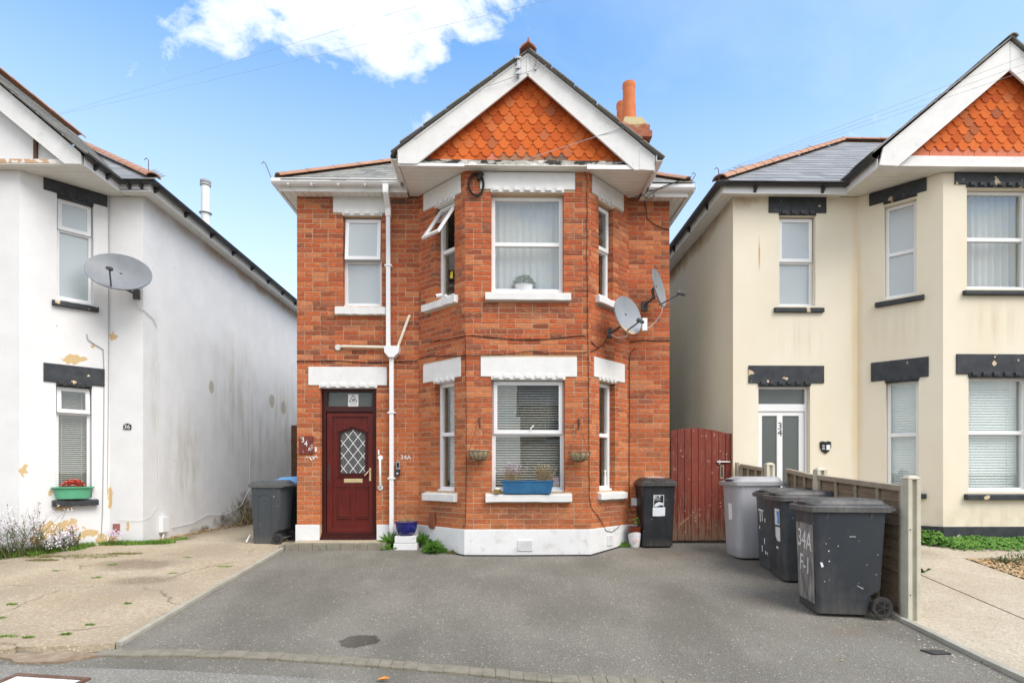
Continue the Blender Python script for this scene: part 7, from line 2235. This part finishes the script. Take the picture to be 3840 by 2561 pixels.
BP = thing('blue_pot', (-1.43, 8.73, 0.17), 'glossy cobalt blue pot of dry stems on two white painted blocks', 'plant pot')
mk('pot', MB().lathe([(0.085, 0.0), (0.11, 0.01), (0.15, 0.08), (0.165, 0.15), (0.163, 0.185), (0.178, 0.19), (0.178, 0.205), (0.155, 0.207), (0.148, 0.15), (0.0, 0.15)], 28, 'z', (-1.43, 8.72, 0.175)), 'cobalt_glaze', BP, smooth=True)
mb = MB()
for i in range(46):
    a = rnd.uniform(0, 6.28)
    r0 = rnd.uniform(0, 0.11)
    p = Vector((-1.43 + r0 * math.cos(a), 8.72 + r0 * math.sin(a) * 0.7, 0.33))
    d = rdir(0.35, 1.0)
    l = rnd.uniform(0.10, 0.24)
    mb.tube([p, p + d * l * 0.5, p + d * l + Vector((0, 0, rnd.uniform(-0.03, 0.03)))], [0.003, 0.0025, 0.001], 3)
mk('dry_stems', mb, 'dry_stem', BP, kind='stuff')
for x0, x1, z0, z1, lab in ((-1.605, -1.255, -0.04, 0.065, 'wide white painted block under the blue pot, lower of two'), (-1.588, -1.272, 0.068, 0.172, 'white painted block directly under the blue pot, upper of two')):
    t = thing('painted_block', (-1.43, 8.70, z0), lab, 'block')
    mk('block_body', MB().xbox(x0, x1, 8.60, 8.82, z0, z1), 'white_plinth', t, bevel=0.008)

WPT = thing('white_pot', (2.035, 8.79, 0.0), 'white pot with a red glazed liner and seedlings beside the black bin', 'plant pot')
zb = zd(8.8)
mk('outer_pot', MB().loft([[Vector((2.035 + r_ * math.cos(a), 8.77 + r_ * math.sin(a), zb + z_ + (0.10 * math.cos(a * 1.0 - 1.57 + 3.14) * k if k else 0))) for a in [6.283 * i / 24 for i in range(24)]] for r_, z_, k in ((0.070, 0.0, 0), (0.078, 0.03, 0), (0.094, 0.15, 0.2), (0.099, 0.19, 0.45), (0.095, 0.19, 0.45), (0.088, 0.10, 0))]), 'white_plinth', WPT, smooth=True)
mk('inner_pot', MB().lathe([(0.06, 0.08), (0.088, 0.20), (0.100, 0.28), (0.104, 0.29), (0.104, 0.31), (0.086, 0.31), (0.08, 0.28), (0, 0.28)], 20, 'z', (2.035, 8.77, zb)), 'red_glaze', WPT, smooth=True)
mk('painted_flower', MB().fprism(WORLD, [(2.0, zb + 0.09), (2.03, zb + 0.075), (2.05, zb + 0.10), (2.065, zb + 0.095), (2.05, zb + 0.125), (2.03, zb + 0.14), (2.01, zb + 0.12), (1.995, zb + 0.125)], -8.69, -8.672), pmat('faded_red', (0.62, 0.32, 0.30), (0.74, 0.55, 0.52), scale=30, rough=0.8), WPT)
mb = MB()
for i in range(46):
    p = Vector((2.06 + rnd.gauss(0, 0.03), 8.76 + rnd.gauss(0, 0.02), zb + 0.33 + rnd.random() * 0.10))
    leaf_quad(mb, p, rdir(-0.2, 0.8), (0, 0, 1), 0.045, 0.014)
mk('leaves', mb, 'grass', WPT, kind='stuff')

TR = thing('blue_trough', (0.37, 8.18, 0.85), 'blue plastic trough of dried flowers on the bay window sill', 'planter')
mk('trough', MB().loft([[Vector((0.37 + sx * w_, 8.185 + sy * d_, z_)) for sx, sy in ((-1, -1), (1, -1), (1, 1), (-1, 1))] for w_, d_, z_ in ((0.330, 0.055, 0.822), (0.362, 0.072, 0.985), (0.378, 0.08, 0.988), (0.378, 0.08, 1.006), (0.352, 0.068, 1.006), (0.345, 0.064, 0.985))]), 'blue_plastic', TR, bevel=0.004)
mk('soil', MB().xbox(0.03, 0.71, 8.125, 8.245, 0.965, 0.992), 'soil', TR)
for cx, n_, hmax, mt_, lbl in ((0.15, 110, 0.27, 'petal_mauve', 'faded_flowers'), (0.60, 130, 0.25, 'dry_stem', 'dried_flowers')):
    mb = MB()
    fm = MB()
    for i in range(n_):
        p = Vector((cx + rnd.gauss(0, 0.06), 8.18 + rnd.uniform(-0.04, 0.04), 0.985))
        l = rnd.uniform(0.4, 1.0) * hmax
        d = Vector((rnd.gauss(0, 0.35), rnd.gauss(0, 0.2), 1)).normalized()
        e = p + d * l
        mb.tube([p, (p + e) / 2 + Vector((rnd.gauss(0, 0.012), 0, 0)), e], [0.0025, 0.002, 0.0012], 3)
        for k in range(5):
            leaf_quad(fm, e + Vector((rnd.gauss(0, 0.012), rnd.gauss(0, 0.01), rnd.gauss(0, 0.012))), rdir(-0.4, 1), (0, 0, 1), 0.018, 0.006)
    mk('dry_stems', mb, 'dry_stem', TR, kind='stuff')
    mk(lbl, fm, mt_, TR, kind='stuff')
TN = thing('gold_tin', (-0.06, 8.16, 0.82), 'small round gold tin on the bay sill left of the blue trough', 'tin')
mk('tin_body', MB().lathe([(0.045, 0), (0.048, 0.004), (0.048, 0.062)], 20, 'z', (-0.06, 8.165, 0.825)), 'gold_tin', TN, smooth=True)
mk('tin_lid', MB().lathe([(0.050, 0.0), (0.050, 0.016), (0.046, 0.020), (0, 0.020)], 20, 'z', (-0.06, 8.165, 0.883)), 'upvc_aged', TN, smooth=True)

GP = thing('green_planter', (-6.42, 8.55, 0.74), 'green oval planter of red flowers on the left house sill', 'planter')
cx_, cy_ = A2.p(0.605, 0.04, 0)[:2]


def oval(rw, rd_, z):
    return [Vector((cx_, cy_, z)) + A2.t * (rw * math.cos(a)) + A2.o * (rd_ * math.sin(a)) for a in [6.283 * i / 32 for i in range(32)]]


mk('planter_bowl', MB().loft([oval(0.20, 0.095, 0.735), oval(0.205, 0.10, 0.755), oval(0.225, 0.115, 0.885), oval(0.262, 0.14, 0.892), oval(0.262, 0.14, 0.908), oval(0.235, 0.122, 0.910), oval(0.22, 0.11, 0.87)]), 'green_plastic', GP, smooth=True)
fm, gm = MB(), MB()
for i in range(330):
    q = rdir(0, 1)
    c = Vector((cx_, cy_, 0.90)) + A2.t * (q.x * 0.135) + A2.o * (q.y * 0.09) + Vector((0, 0, q.z * 0.10))
    leaf_quad(fm if i % 6 else gm, c, rdir(-0.3, 1), (0, 0, 1), 0.035, 0.014)
mk('flowers', fm, 'petal_red', GP, kind='stuff')
mk('leaves', gm, 'leaf_green', GP, kind='stuff')


def basket(x, zrim, label, full):
    y = 8.06
    r = 0.152
    t = thing('hanging_basket', (x, y, zrim - 0.12), label, 'hanging basket', 'hanging baskets on the bay')
    mk('bracket', MB().tube([(x + 0.01, 8.225, zrim + 0.33), (x + 0.01, 8.215, zrim + 0.50), (x + 0.01, 8.215, zrim + 0.495), (x, y + 0.01, zrim + 0.46), (x + 0.005, 8.19, zrim + 0.36)], 0.009, 6), 'rust_iron', t)
    for k in range(3):
        a = 0.6 + k * 2.094
        mk('chain', MB().tube([(x, y, zrim + 0.45), (x + r * math.cos(a), y + r * math.sin(a), zrim)], 0.0035, 5), 'rust_iron', t)
    mk('rim_ring', MB().tube([(x + r * math.cos(a), y + r * math.sin(a), zrim) for a in [6.2832 * i / 24 for i in range(25)]], 0.005, 5), 'rust_iron', t)
    for k in range(12):
        a = 6.283 * k / 12
        mk('wire_rib', MB().tube([(x + (r + 0.003) * math.cos(q) * math.cos(a), y + (r + 0.003) * math.cos(q) * math.sin(a), zrim - 0.132 * math.sin(q)) for q in [R(15 * i) for i in range(7)]], 0.0035, 4), 'rust_iron', t)
    prof = [(0.02, -0.126), (0.08, -0.110), (0.124, -0.07), (0.144, -0.030), (0.148, -0.012 if not full else 0.018), (0.128, -0.010 if not full else 0.022), (0.0, -0.03)]
    mb = MB().lathe(prof, 26, 'z', (x, y, zrim))
    for v in mb.v:
        v += Vector((rnd.uniform(-0.004, 0.004), rnd.uniform(-0.004, 0.004), rnd.uniform(-0.006, 0.006)))
    mk('liner', mb, 'coir', t, smooth=True)
    if not full:
        gm = MB()
        for i in range(16):
            leaf_quad(gm, (x + rnd.gauss(0, 0.02) - 0.02, y + rnd.gauss(0, 0.02), zrim - 0.02), rdir(0.1, 1), (0, 0, 1), 0.04, 0.012)
        mk('seedlings', gm, 'leaf_green', t, kind='stuff')
    return t


basket(-0.315, 1.415, 'hanging basket with ragged coir liner left of the bay window', True)
basket(1.095, 1.40, 'hanging basket with low coir liner right of the bay window', False)

# ------------------------------------------------------------------ plants


def grass_patch(mb, x, y, z, n, r, h, ry=None, lean=0.45):
    ry = ry or r
    for i in range(n):
        a = rnd.uniform(0, 6.283)
        k = math.sqrt(rnd.random())
        p = Vector((x + r * k * math.cos(a), y + ry * k * math.sin(a), 0))
        p.z = (z(p.y) if callable(z) else z) - 0.004
        d = Vector((rnd.gauss(0, lean), rnd.gauss(0, lean), 1)).normalized()
        l = h * rnd.uniform(0.45, 1.1)
        s = Vector((math.cos(a * 3), math.sin(a * 3), 0)) * rnd.uniform(0.0025, 0.005)
        m_ = p + d * l * 0.6
        e = p + d * l + Vector((d.x, d.y, -0.2)) * l * 0.3
        mb.add([p - s, p + s, m_ + s * 0.7, e, m_ - s * 0.7], [(0, 1, 2, 3, 4)])


mb = MB()
for i in range(44):
    x = -6.1 + i * 0.0225
    grass_patch(mb, x, 8.93 + 0.10 * min(1, (x + 6.1) / 0.8) + rnd.uniform(-0.10, 0.03), zl, 60, 0.07, 0.075)
for i in range(16):
    grass_patch(mb, -5.42 + i * 0.017, 9.02 + i * 0.035, zl, 30, 0.06, 0.06)
mk('grass', mb, 'grass', kind='stuff', label='bright green grass strip at the foot of the white house corner', cat='grass')
mb = MB()
for i in range(70):
    x = rnd.uniform(-7.6, -6.15)
    yb2 = 8.22 if x < -6.78 else 8.22 + (x + 6.78) * 1.03
    grass_patch(mb, x, yb2 - rnd.uniform(0.03, 0.28), zl, 60, 0.07, 0.15 if x < -6.6 else 0.10)
mk('grass', mb, 'grass', kind='stuff', label='ragged grass growing under the flowering shrub by the white house bay', cat='grass')
mb = MB()
for x, y, rx, ry in ((-5.75, 8.13, 0.42, 0.13), (-6.45, 8.12, 0.35, 0.09), (-5.35, 8.28, 0.25, 0.06), (-6.2, 7.9, 0.22, 0.05)):
    grass_patch(mb, x, y, lambda yy: zl(yy) + 0.006, 700, rx, 0.018, ry, 0.9)
mk('moss', mb, 'moss', kind='stuff', label='olive moss spreading on the left concrete yard', cat='moss')
TUFTS = [
    (-3.58, 7.54, 0.13, 'widest grass tuft on the left concrete, close to the drive edging'),
    (-4.87, 7.03, 0.07, 'grass tuft in the middle of the left concrete, in front of the dark stain'),
    (-3.85, 6.02, 0.04, 'small grass tuft beside the short jagged crack near the drive edging'),
    (-3.80, 5.40, 0.04, 'small grass tuft near the drive edging above the broken street edge'),
    (-4.31, 8.03, 0.07, 'grass tuft right of the dark stain, nearest the slate grey bin'),
    (-3.83, 5.17, 0.06, 'grass tuft on the broken street edge, rightmost of those there'),
    (-4.11, 5.10, 0.06, 'grass tuft on the broken street edge, middle of those there'),
    (-5.08, 7.63, 0.07, 'grass tuft at the left end of the dark stain'),
    (-4.05, 7.20, 0.06, 'grass tuft in the long crack in front of the widest tuft'),
    (-5.03, 6.01, 0.05, 'grass tuft at the left picture edge, halfway down the concrete'),
    (-4.32, 5.10, 0.08, 'grass tuft on the broken street edge, in the bottom left corner'),
    (-4.77, 5.59, 0.05, 'small grass tuft at the left picture edge just above the broken street edge'),
    (-5.55, 7.35, 0.08, 'grass tuft far left on the concrete, below the olive moss'),
]
for x, y, r_, lab in TUFTS:
    mb = MB()
    for q_ in range(4):
        rr_ = r_ * rnd.uniform(0.3, 0.75)
        grass_patch(mb, x + rnd.uniform(-1, 1) * r_ * 0.8, y + rnd.uniform(-1, 1) * r_ * 0.25, zl, int(16 + rr_ * 420), rr_, rnd.uniform(0.018, 0.036), rr_ * 0.35, 0.8)
    mk('grass_tuft', mb, 'grass', label=lab, cat='grass tuft', group='grass tufts in the cracked concrete')

# pale daisy-like flowering shrub by the white house
SHB = thing('flowering_shrub', (-6.75, 8.02, zl(8.0)), 'sprawling shrub with tiny pale pink flowers before the white house bay', 'shrub')
stems, leaves, fl_w, fl_m = MB(), MB(), MB(), MB()
for i in range(150):
    bx_ = rnd.uniform(-7.35, -6.25)
    byy = (8.16 if bx_ < -6.78 else 8.16 + (bx_ + 6.78) * 1.03) - rnd.uniform(0.02, 0.22)
    p = Vector((bx_, byy, zl(byy)))
    hmax = 0.78 if -6.86 < bx_ < -6.50 else (0.68 if bx_ < -6.95 else 0.40)
    l = rnd.uniform(0.45, 1.0) * hmax
    d = Vector((rnd.gauss(0.12, 0.30), rnd.gauss(-0.18, 0.16), 1)).normalized()
    pts = [p]
    for k in range(1, 5):
        d = (d + Vector((rnd.gauss(0, 0.13), rnd.gauss(-0.03, 0.08), -0.05))).normalized()
        pts.append(pts[-1] + d * l / 4)
    for q in pts:
        lim = 8.20 if q.x < -6.78 else 8.20 + (q.x + 6.78) * 1.035
        q.y = min(q.y, lim)
    stems.tube(pts, [0.0035, 0.003, 0.0025, 0.002, 0.0012], 3)
    for k in range(22):
        q = pts[rnd.randint(0, 3)].lerp(pts[rnd.randint(1, 4)], rnd.random())
        leaf_quad(leaves, q, rdir(-0.3, 0.9), (0, 0, 1), rnd.uniform(0.03, 0.06), 0.0065)
    for k in range(rnd.randint(5, 13)):
        q = pts[rnd.choice((2, 3, 4, 4, 4))] + Vector((rnd.gauss(0, 0.035), rnd.gauss(0, 0.03), rnd.gauss(0.0, 0.035)))
        n_ = Vector((rnd.gauss(0, 0.4), -0.8, 0.6)).normalized()
        x_ = n_.orthogonal().normalized()
        y_ = n_.cross(x_)
        r_ = rnd.uniform(0.008, 0.014)
        tgt = fl_m if rnd.random() < 0.30 else fl_w
        tgt.add([q] + [q + (x_ * math.cos(a) + y_ * math.sin(a)) * (r_ if j % 2 else r_ * 0.5) + n_ * 0.002 for j, a in enumerate([6.283 * j / 10 for j in range(10)])], [(0, 1 + j, 1 + (j + 1) % 10) for j in range(10)])
mk('stems', stems, 'twig', SHB, kind='stuff')
mk('leaves', leaves, 'leaf_dark', SHB, kind='stuff')
mk('white_flowers', fl_w, 'petal_white', SHB, kind='stuff')
mk('mauve_flowers', fl_m, 'petal_mauve', SHB, kind='stuff')


def flower_head(label, c, rx, rz_, n, base):
    t = thing('flower_cluster', base, label, 'flowers')
    f, s_ = MB(), MB()
    c = Vector(c)
    b = Vector(base)
    for i in range(9):
        e = c + Vector((rnd.gauss(0, rx * 0.5), rnd.gauss(0, 0.03), rnd.gauss(0, rz_ * 0.5)))
        s_.tube([b + Vector((rnd.gauss(0, 0.03), 0, 0)), (b + e) / 2 + Vector((rnd.gauss(0, 0.03), 0, 0)), e], [0.0035, 0.003, 0.002], 3)
    for i in range(n):
        q = c + Vector((rnd.gauss(0, rx * 0.55), rnd.gauss(-0.01, 0.03), rnd.gauss(0, rz_ * 0.55)))
        n_ = Vector((rnd.gauss(0, 0.4), -0.8, 0.5)).normalized()
        x_ = n_.orthogonal().normalized()
        y_ = n_.cross(x_)
        r_ = rnd.uniform(0.009, 0.015)
        f.add([q] + [q + (x_ * math.cos(a) + y_ * math.sin(a)) * (r_ if j % 2 else r_ * 0.5) for j, a in enumerate([6.283 * j / 10 for j in range(10)])], [(0, 1 + j, 1 + (j + 1) % 10) for j in range(10)])
    mk('stems', s_, 'twig', t, kind='stuff')
    mk('petals', f, 'petal_mauve', t, kind='stuff')


flower_head('mauve flower cluster in front of the patch of bare tan render', (-6.28, 8.55, 0.27), 0.075, 0.085, 90, (-6.26, 8.58, zl(8.6)))
flower_head('mauve flowers in front of the small terracotta vent', (-5.84, 8.82, 0.20), 0.10, 0.055, 90, (-5.95, 8.85, zl(8.85)))


def weed(label, x, y, z, n, l, w, mat='leaf_green', zmin=0.15, cat='weed'):
    t = thing('weed', (x, y, z), label, cat)
    mb = MB()
    for i in range(n):
        d = rdir(zmin, 1.0)
        p = Vector((x + rnd.gauss(0, 0.03), y + rnd.gauss(0, 0.02), z))
        ll = l * rnd.uniform(0.5, 1.1)
        s = d.cross(Vector((0, 0, 1)))
        if s.length < 1e-3:
            s = Vector((1, 0, 0))
        s = s.normalized() * w * rnd.uniform(0.7, 1.2)
        m_ = p + d * ll * 0.55 + Vector((0, 0, 0.02))
        e = p + d * ll - Vector((0, 0, ll * 0.18))
        e.z = max(e.z, z + 0.01)
        mb.add([p, m_ - s, e, m_ + s], [(0, 1, 2), (0, 2, 3)])
    mk('leaves', mb, mat, t)
    return t


weed('bushy green weed with strap leaves at the foot of the left bay cant', -0.985, 8.46, zd(8.46), 120, 0.26, 0.014)
weed('low yellowing weed beside the bay plinth', -0.70, 8.36, zd(8.36), 60, 0.09, 0.006, 'moss')
weed('small green weed left of the white pot', 1.88, 8.78, zd(8.78), 36, 0.13, 0.011)
weed('green weed growing between the downpipe and the white blocks', -1.66, 8.80, 0.0, 70, 0.30, 0.012, zmin=0.45)
weed('green weed right of the white blocks under the blue pot', -1.215, 8.82, 0.02, 60, 0.28, 0.012, zmin=0.45)
weed('small weed at the end of the doorstep', -1.70, 8.62, zd(8.62), 40, 0.13, 0.010)
weed('small weed at the joint of the right concrete path', 5.06, 6.92, zr(6.92), 50, 0.10, 0.007, 'leaf_dark')

# leafy ground cover under the cream house
mb = MB()
for i in range(5200):
    x = rnd.uniform(5.55, 9.0)
    wl_ = 8.20 if x > 6.40 else 8.20 + (6.40 - x) * 0.98
    y = wl_ - abs(rnd.gauss(0.0, 0.16)) - 0.01
    if y < wl_ - 0.36:
        continue
    hh = 0.13 + 0.05 * noise.noise(Vector((x * 1.7, 0, 0))) + (0.09 if x < 6.35 else 0)
    z = zr(y) + rnd.random() ** 0.6 * hh * max(0.25, 1 - (wl_ - y) / 0.5)
    d = rdir(-0.1, 0.8)
    c = Vector((x, y, z))
    n_ = (Vector((rnd.gauss(0, 0.5), -0.5, 0.9))).normalized()
    x_ = n_.orthogonal().normalized()
    y_ = n_.cross(x_)
    r_ = rnd.uniform(0.012, 0.024)
    mb.add([c + (x_ * math.cos(a) + y_ * math.sin(a)) * r_ * (1.0 if k % 2 else 0.8) + n_ * (0.004 if k % 2 else 0) for k, a in enumerate([6.283 * k / 6 for k in range(6)])], [(0, 1, 2, 3, 4, 5)])
mk('ground_cover', mb, 'leaf_green', kind='stuff', label='leafy green ground cover along the black plinth of the cream house', cat='ground cover')
sv = thing('low_bush', (7.1, 7.42, zr(7.42)), 'low grey-green bush on the golden gravel bed', 'bush')
mb = MB()
for i in range(1500):
    x = rnd.uniform(6.42, 8.4)
    y = 7.36 + rnd.gauss(0, 0.07)
    z = zr(y) + rnd.random() * (0.10 + 0.05 * noise.noise(Vector((x * 3, 1, 0)))) * min(1, (x - 6.38) * 5)
    leaf_quad(mb, (x, y, z), rdir(-0.1, 1), (0, 0, 1), 0.04, 0.007)
mk('foliage', mb, 'leaf_dark', sv, kind='stuff')

# dead leaves, ivy stems, pebbles and bits
mb = MB()
for i in range(900):
    y = 9.3 + rnd.random() * 3.6
    x = -5.50 + abs(rnd.gauss(0, 0.10)) + (0.10 if y > 11.6 else 0) * rnd.random()
    leaf_quad(mb, (x, y, zl(y) + 0.006 + rnd.random() * 0.025), rdir(-0.1, 0.4), (0, 0, 1), 0.04, 0.014)
mk('dead_leaves', mb, 'dead_leaf', kind='stuff', label='drift of brown dead leaves along the stained side wall', cat='leaves')
mb = MB()
for i in range(90):
    p = Vector((-5.42 + rnd.random() * 0.3, rnd.uniform(11.6, 13.4), 0.02))
    pts = [p]
    d = Vector((rnd.gauss(0, 0.3), rnd.gauss(0, 0.9), 0.6)).normalized()
    for k in range(4):
        d = (d + Vector((rnd.gauss(0, 0.15), rnd.gauss(0, 0.3), rnd.gauss(-0.08, 0.15)))).normalized()
        q = pts[-1] + d * 0.16
        q.x = max(q.x, -5.505)
        q.z = max(q.z, 0.03)
        pts.append(q)
    mb.tube(pts, [0.007, 0.006, 0.005, 0.004, 0.002], 4)
for i in range(900):
    y = rnd.gauss(12.6, 0.42)
    leaf_quad(mb, (-5.49 + abs(rnd.gauss(0, 0.13)), y, 0.03 + abs(rnd.gauss(0, 0.17)) * max(0.1, 1 - abs(y - 12.6))), rdir(-0.6, 1), (0, 0, 1), 0.06, 0.018)
mk('brambles', mb, 'twig', kind='stuff', label='tangle of dry bramble stems behind the slate grey bin', cat='brambles')
for x, y, lab, a in ((-3.96, 9.02, 'short white plastic offcut lying upright on the left concrete', 1.4), (-3.79, 9.06, 'short grey pipe offcut leaning by the slate grey bin', 0.9)):
    t = thing('pipe_offcut', (x, y, zl(y)), lab, 'pipe')
    mk('tube_body', MB().tube([(x, y, zl(y) + 0.01), (x + 0.10 * math.cos(a), y + 0.10, zl(y) + 0.11 * math.sin(a))], 0.012, 8), 'cable_white' if a > 1 else 'cable_grey', t, smooth=True)
mb = MB()


def pebble(mb, x, y, z, r_):
    q = Matrix.Rotation(rnd.uniform(0, 6.3), 3, 'Z')
    c = Vector((x, y, z))
    mb.add([c + q @ Vector(k) * r_ for k in ((1.3, 0, 0), (0, 1, 0), (-1.2, 0.1, 0), (0, -0.9, 0), (0, 0, 0.7), (0, 0, -0.3))], [(0, 1, 4), (1, 2, 4), (2, 3, 4), (3, 0, 4), (1, 0, 5), (2, 1, 5), (3, 2, 5), (0, 3, 5)])


for i in range(420):
    x, y = rnd.uniform(-3.1, 3.7), 4.3 + rnd.random() ** 1.3 * 4.2
    if y < ky(x) + 0.05:
        continue
    pebble(mb, x, y, zd(y) + 0.006, rnd.choice((0.003, 0.004, 0.005, 0.005, 0.007)))
for i in range(34):
    y = rnd.uniform(4.2, 5.5)
    x = 3.74 - abs(rnd.gauss(0, 0.06))
    pebble(mb, x, y, zd(y) + 0.007, rnd.uniform(0.004, 0.011))
mk('pebbles', mb, 'pebble', kind='stuff', label='scattered pale grit and pebbles on the asphalt drive', cat='pebbles')
for x, y, mt_, l, lab in ((-0.87, 4.27, 'orange_leaf', 0.10, 'orange fallen leaf in front of the kerb row'), (2.55, 8.25, 'dead_leaf', 0.055, 'brown fallen leaf on the drive before the black bin'), (2.72, 4.55, 'dead_leaf', 0.035, 'small brown leaf on the drive near the bottom right'), (-1.10, 5.75, 'dead_leaf', 0.04, 'pale brown leaf on the drive behind the oil stain')):
    mb = MB()
    z = zd(y) + 0.012
    mb.add([(x - l / 2, y, z), (x - l * 0.1, y - l * 0.22, z + l * 0.10), (x + l / 2, y + 0.01, z + l * 0.05), (x, y + l * 0.25, z + l * 0.16), (x - l * 0.25, y + l * 0.15, z + l * 0.06), (x, y, z - 0.004)], [(0, 1, 5), (1, 2, 5), (2, 3, 5), (3, 4, 5), (4, 0, 5)])
    mk('fallen_leaf', mb, mt_, label=lab, cat='leaf', group='fallen leaves')
SF = thing('slate_fragment', (3.6, 4.72, zd(4.72)), 'dark grey slate fragment lying flat by the right edging', 'slate')
pts = [(3.50, 4.755), (3.545, 4.665), (3.70, 4.672), (3.685, 4.74), (3.60, 4.75)]
mk('slate_body', MB().prism([Vector((x, y, zd(y) + 0.002)) for x, y in pts], [Vector((x, y, zd(y) + 0.018)) for x, y in pts]), 'black_plastic', SF, bevel=0.003)

# manhole cover with brown frame at the bottom left
MH = thing('manhole_cover', (-3.4, 4.1, zd(4.1)), 'square manhole cover with brown steel frame and cracked pale infill', 'manhole cover')
a0 = Vector((-3.66, 4.425))
ux_ = Vector((0.61, -0.085)).normalized()
uy_ = Vector((-0.10, -0.60)).normalized()
mhz = lambda p: zd(p.y) + 0.003


def mh(a, b, h):
    p = a0 + ux_ * a + uy_ * b
    return Vector((p.x, p.y, zd(p.y) + h))


for a, b, c, d in ((0, 0.62, 0, 0.035), (0, 0.62, 0.58, 0.615), (0, 0.035, 0.035, 0.58), (0.585, 0.62, 0.035, 0.58)):
    mk('frame_bar', MB().prism([mh(a, c, -0.06), mh(b, c, -0.06), mh(b, d, -0.06), mh(a, d, -0.06)], [mh(a, c, 0.012), mh(b, c, 0.012), mh(b, d, 0.012), mh(a, d, 0.012)]), 'rust_iron', MH, bevel=0.003)
cutx = [0.035, 0.10, 0.235, 0.37, 0.47, 0.585]
for i in range(5):
    j0, j1 = rnd.uniform(-0.03, 0.03), rnd.uniform(-0.03, 0.03)
    mk('infill_piece', MB().prism([mh(cutx[i] + 0.003, 0.037, -0.05), mh(cutx[i + 1] - 0.003, 0.037, -0.05), mh(cutx[i + 1] - 0.003, 0.577, -0.05), mh(cutx[i] + 0.003, 0.577, -0.05)], [mh(cutx[i] + 0.003, 0.037, 0.004), mh(cutx[i + 1] - 0.003, 0.037, 0.004), mh(cutx[i + 1] - 0.003, 0.577, 0.004), mh(cutx[i] + 0.003, 0.577, 0.004)]), 'pale_slab', MH, bevel=0.004)
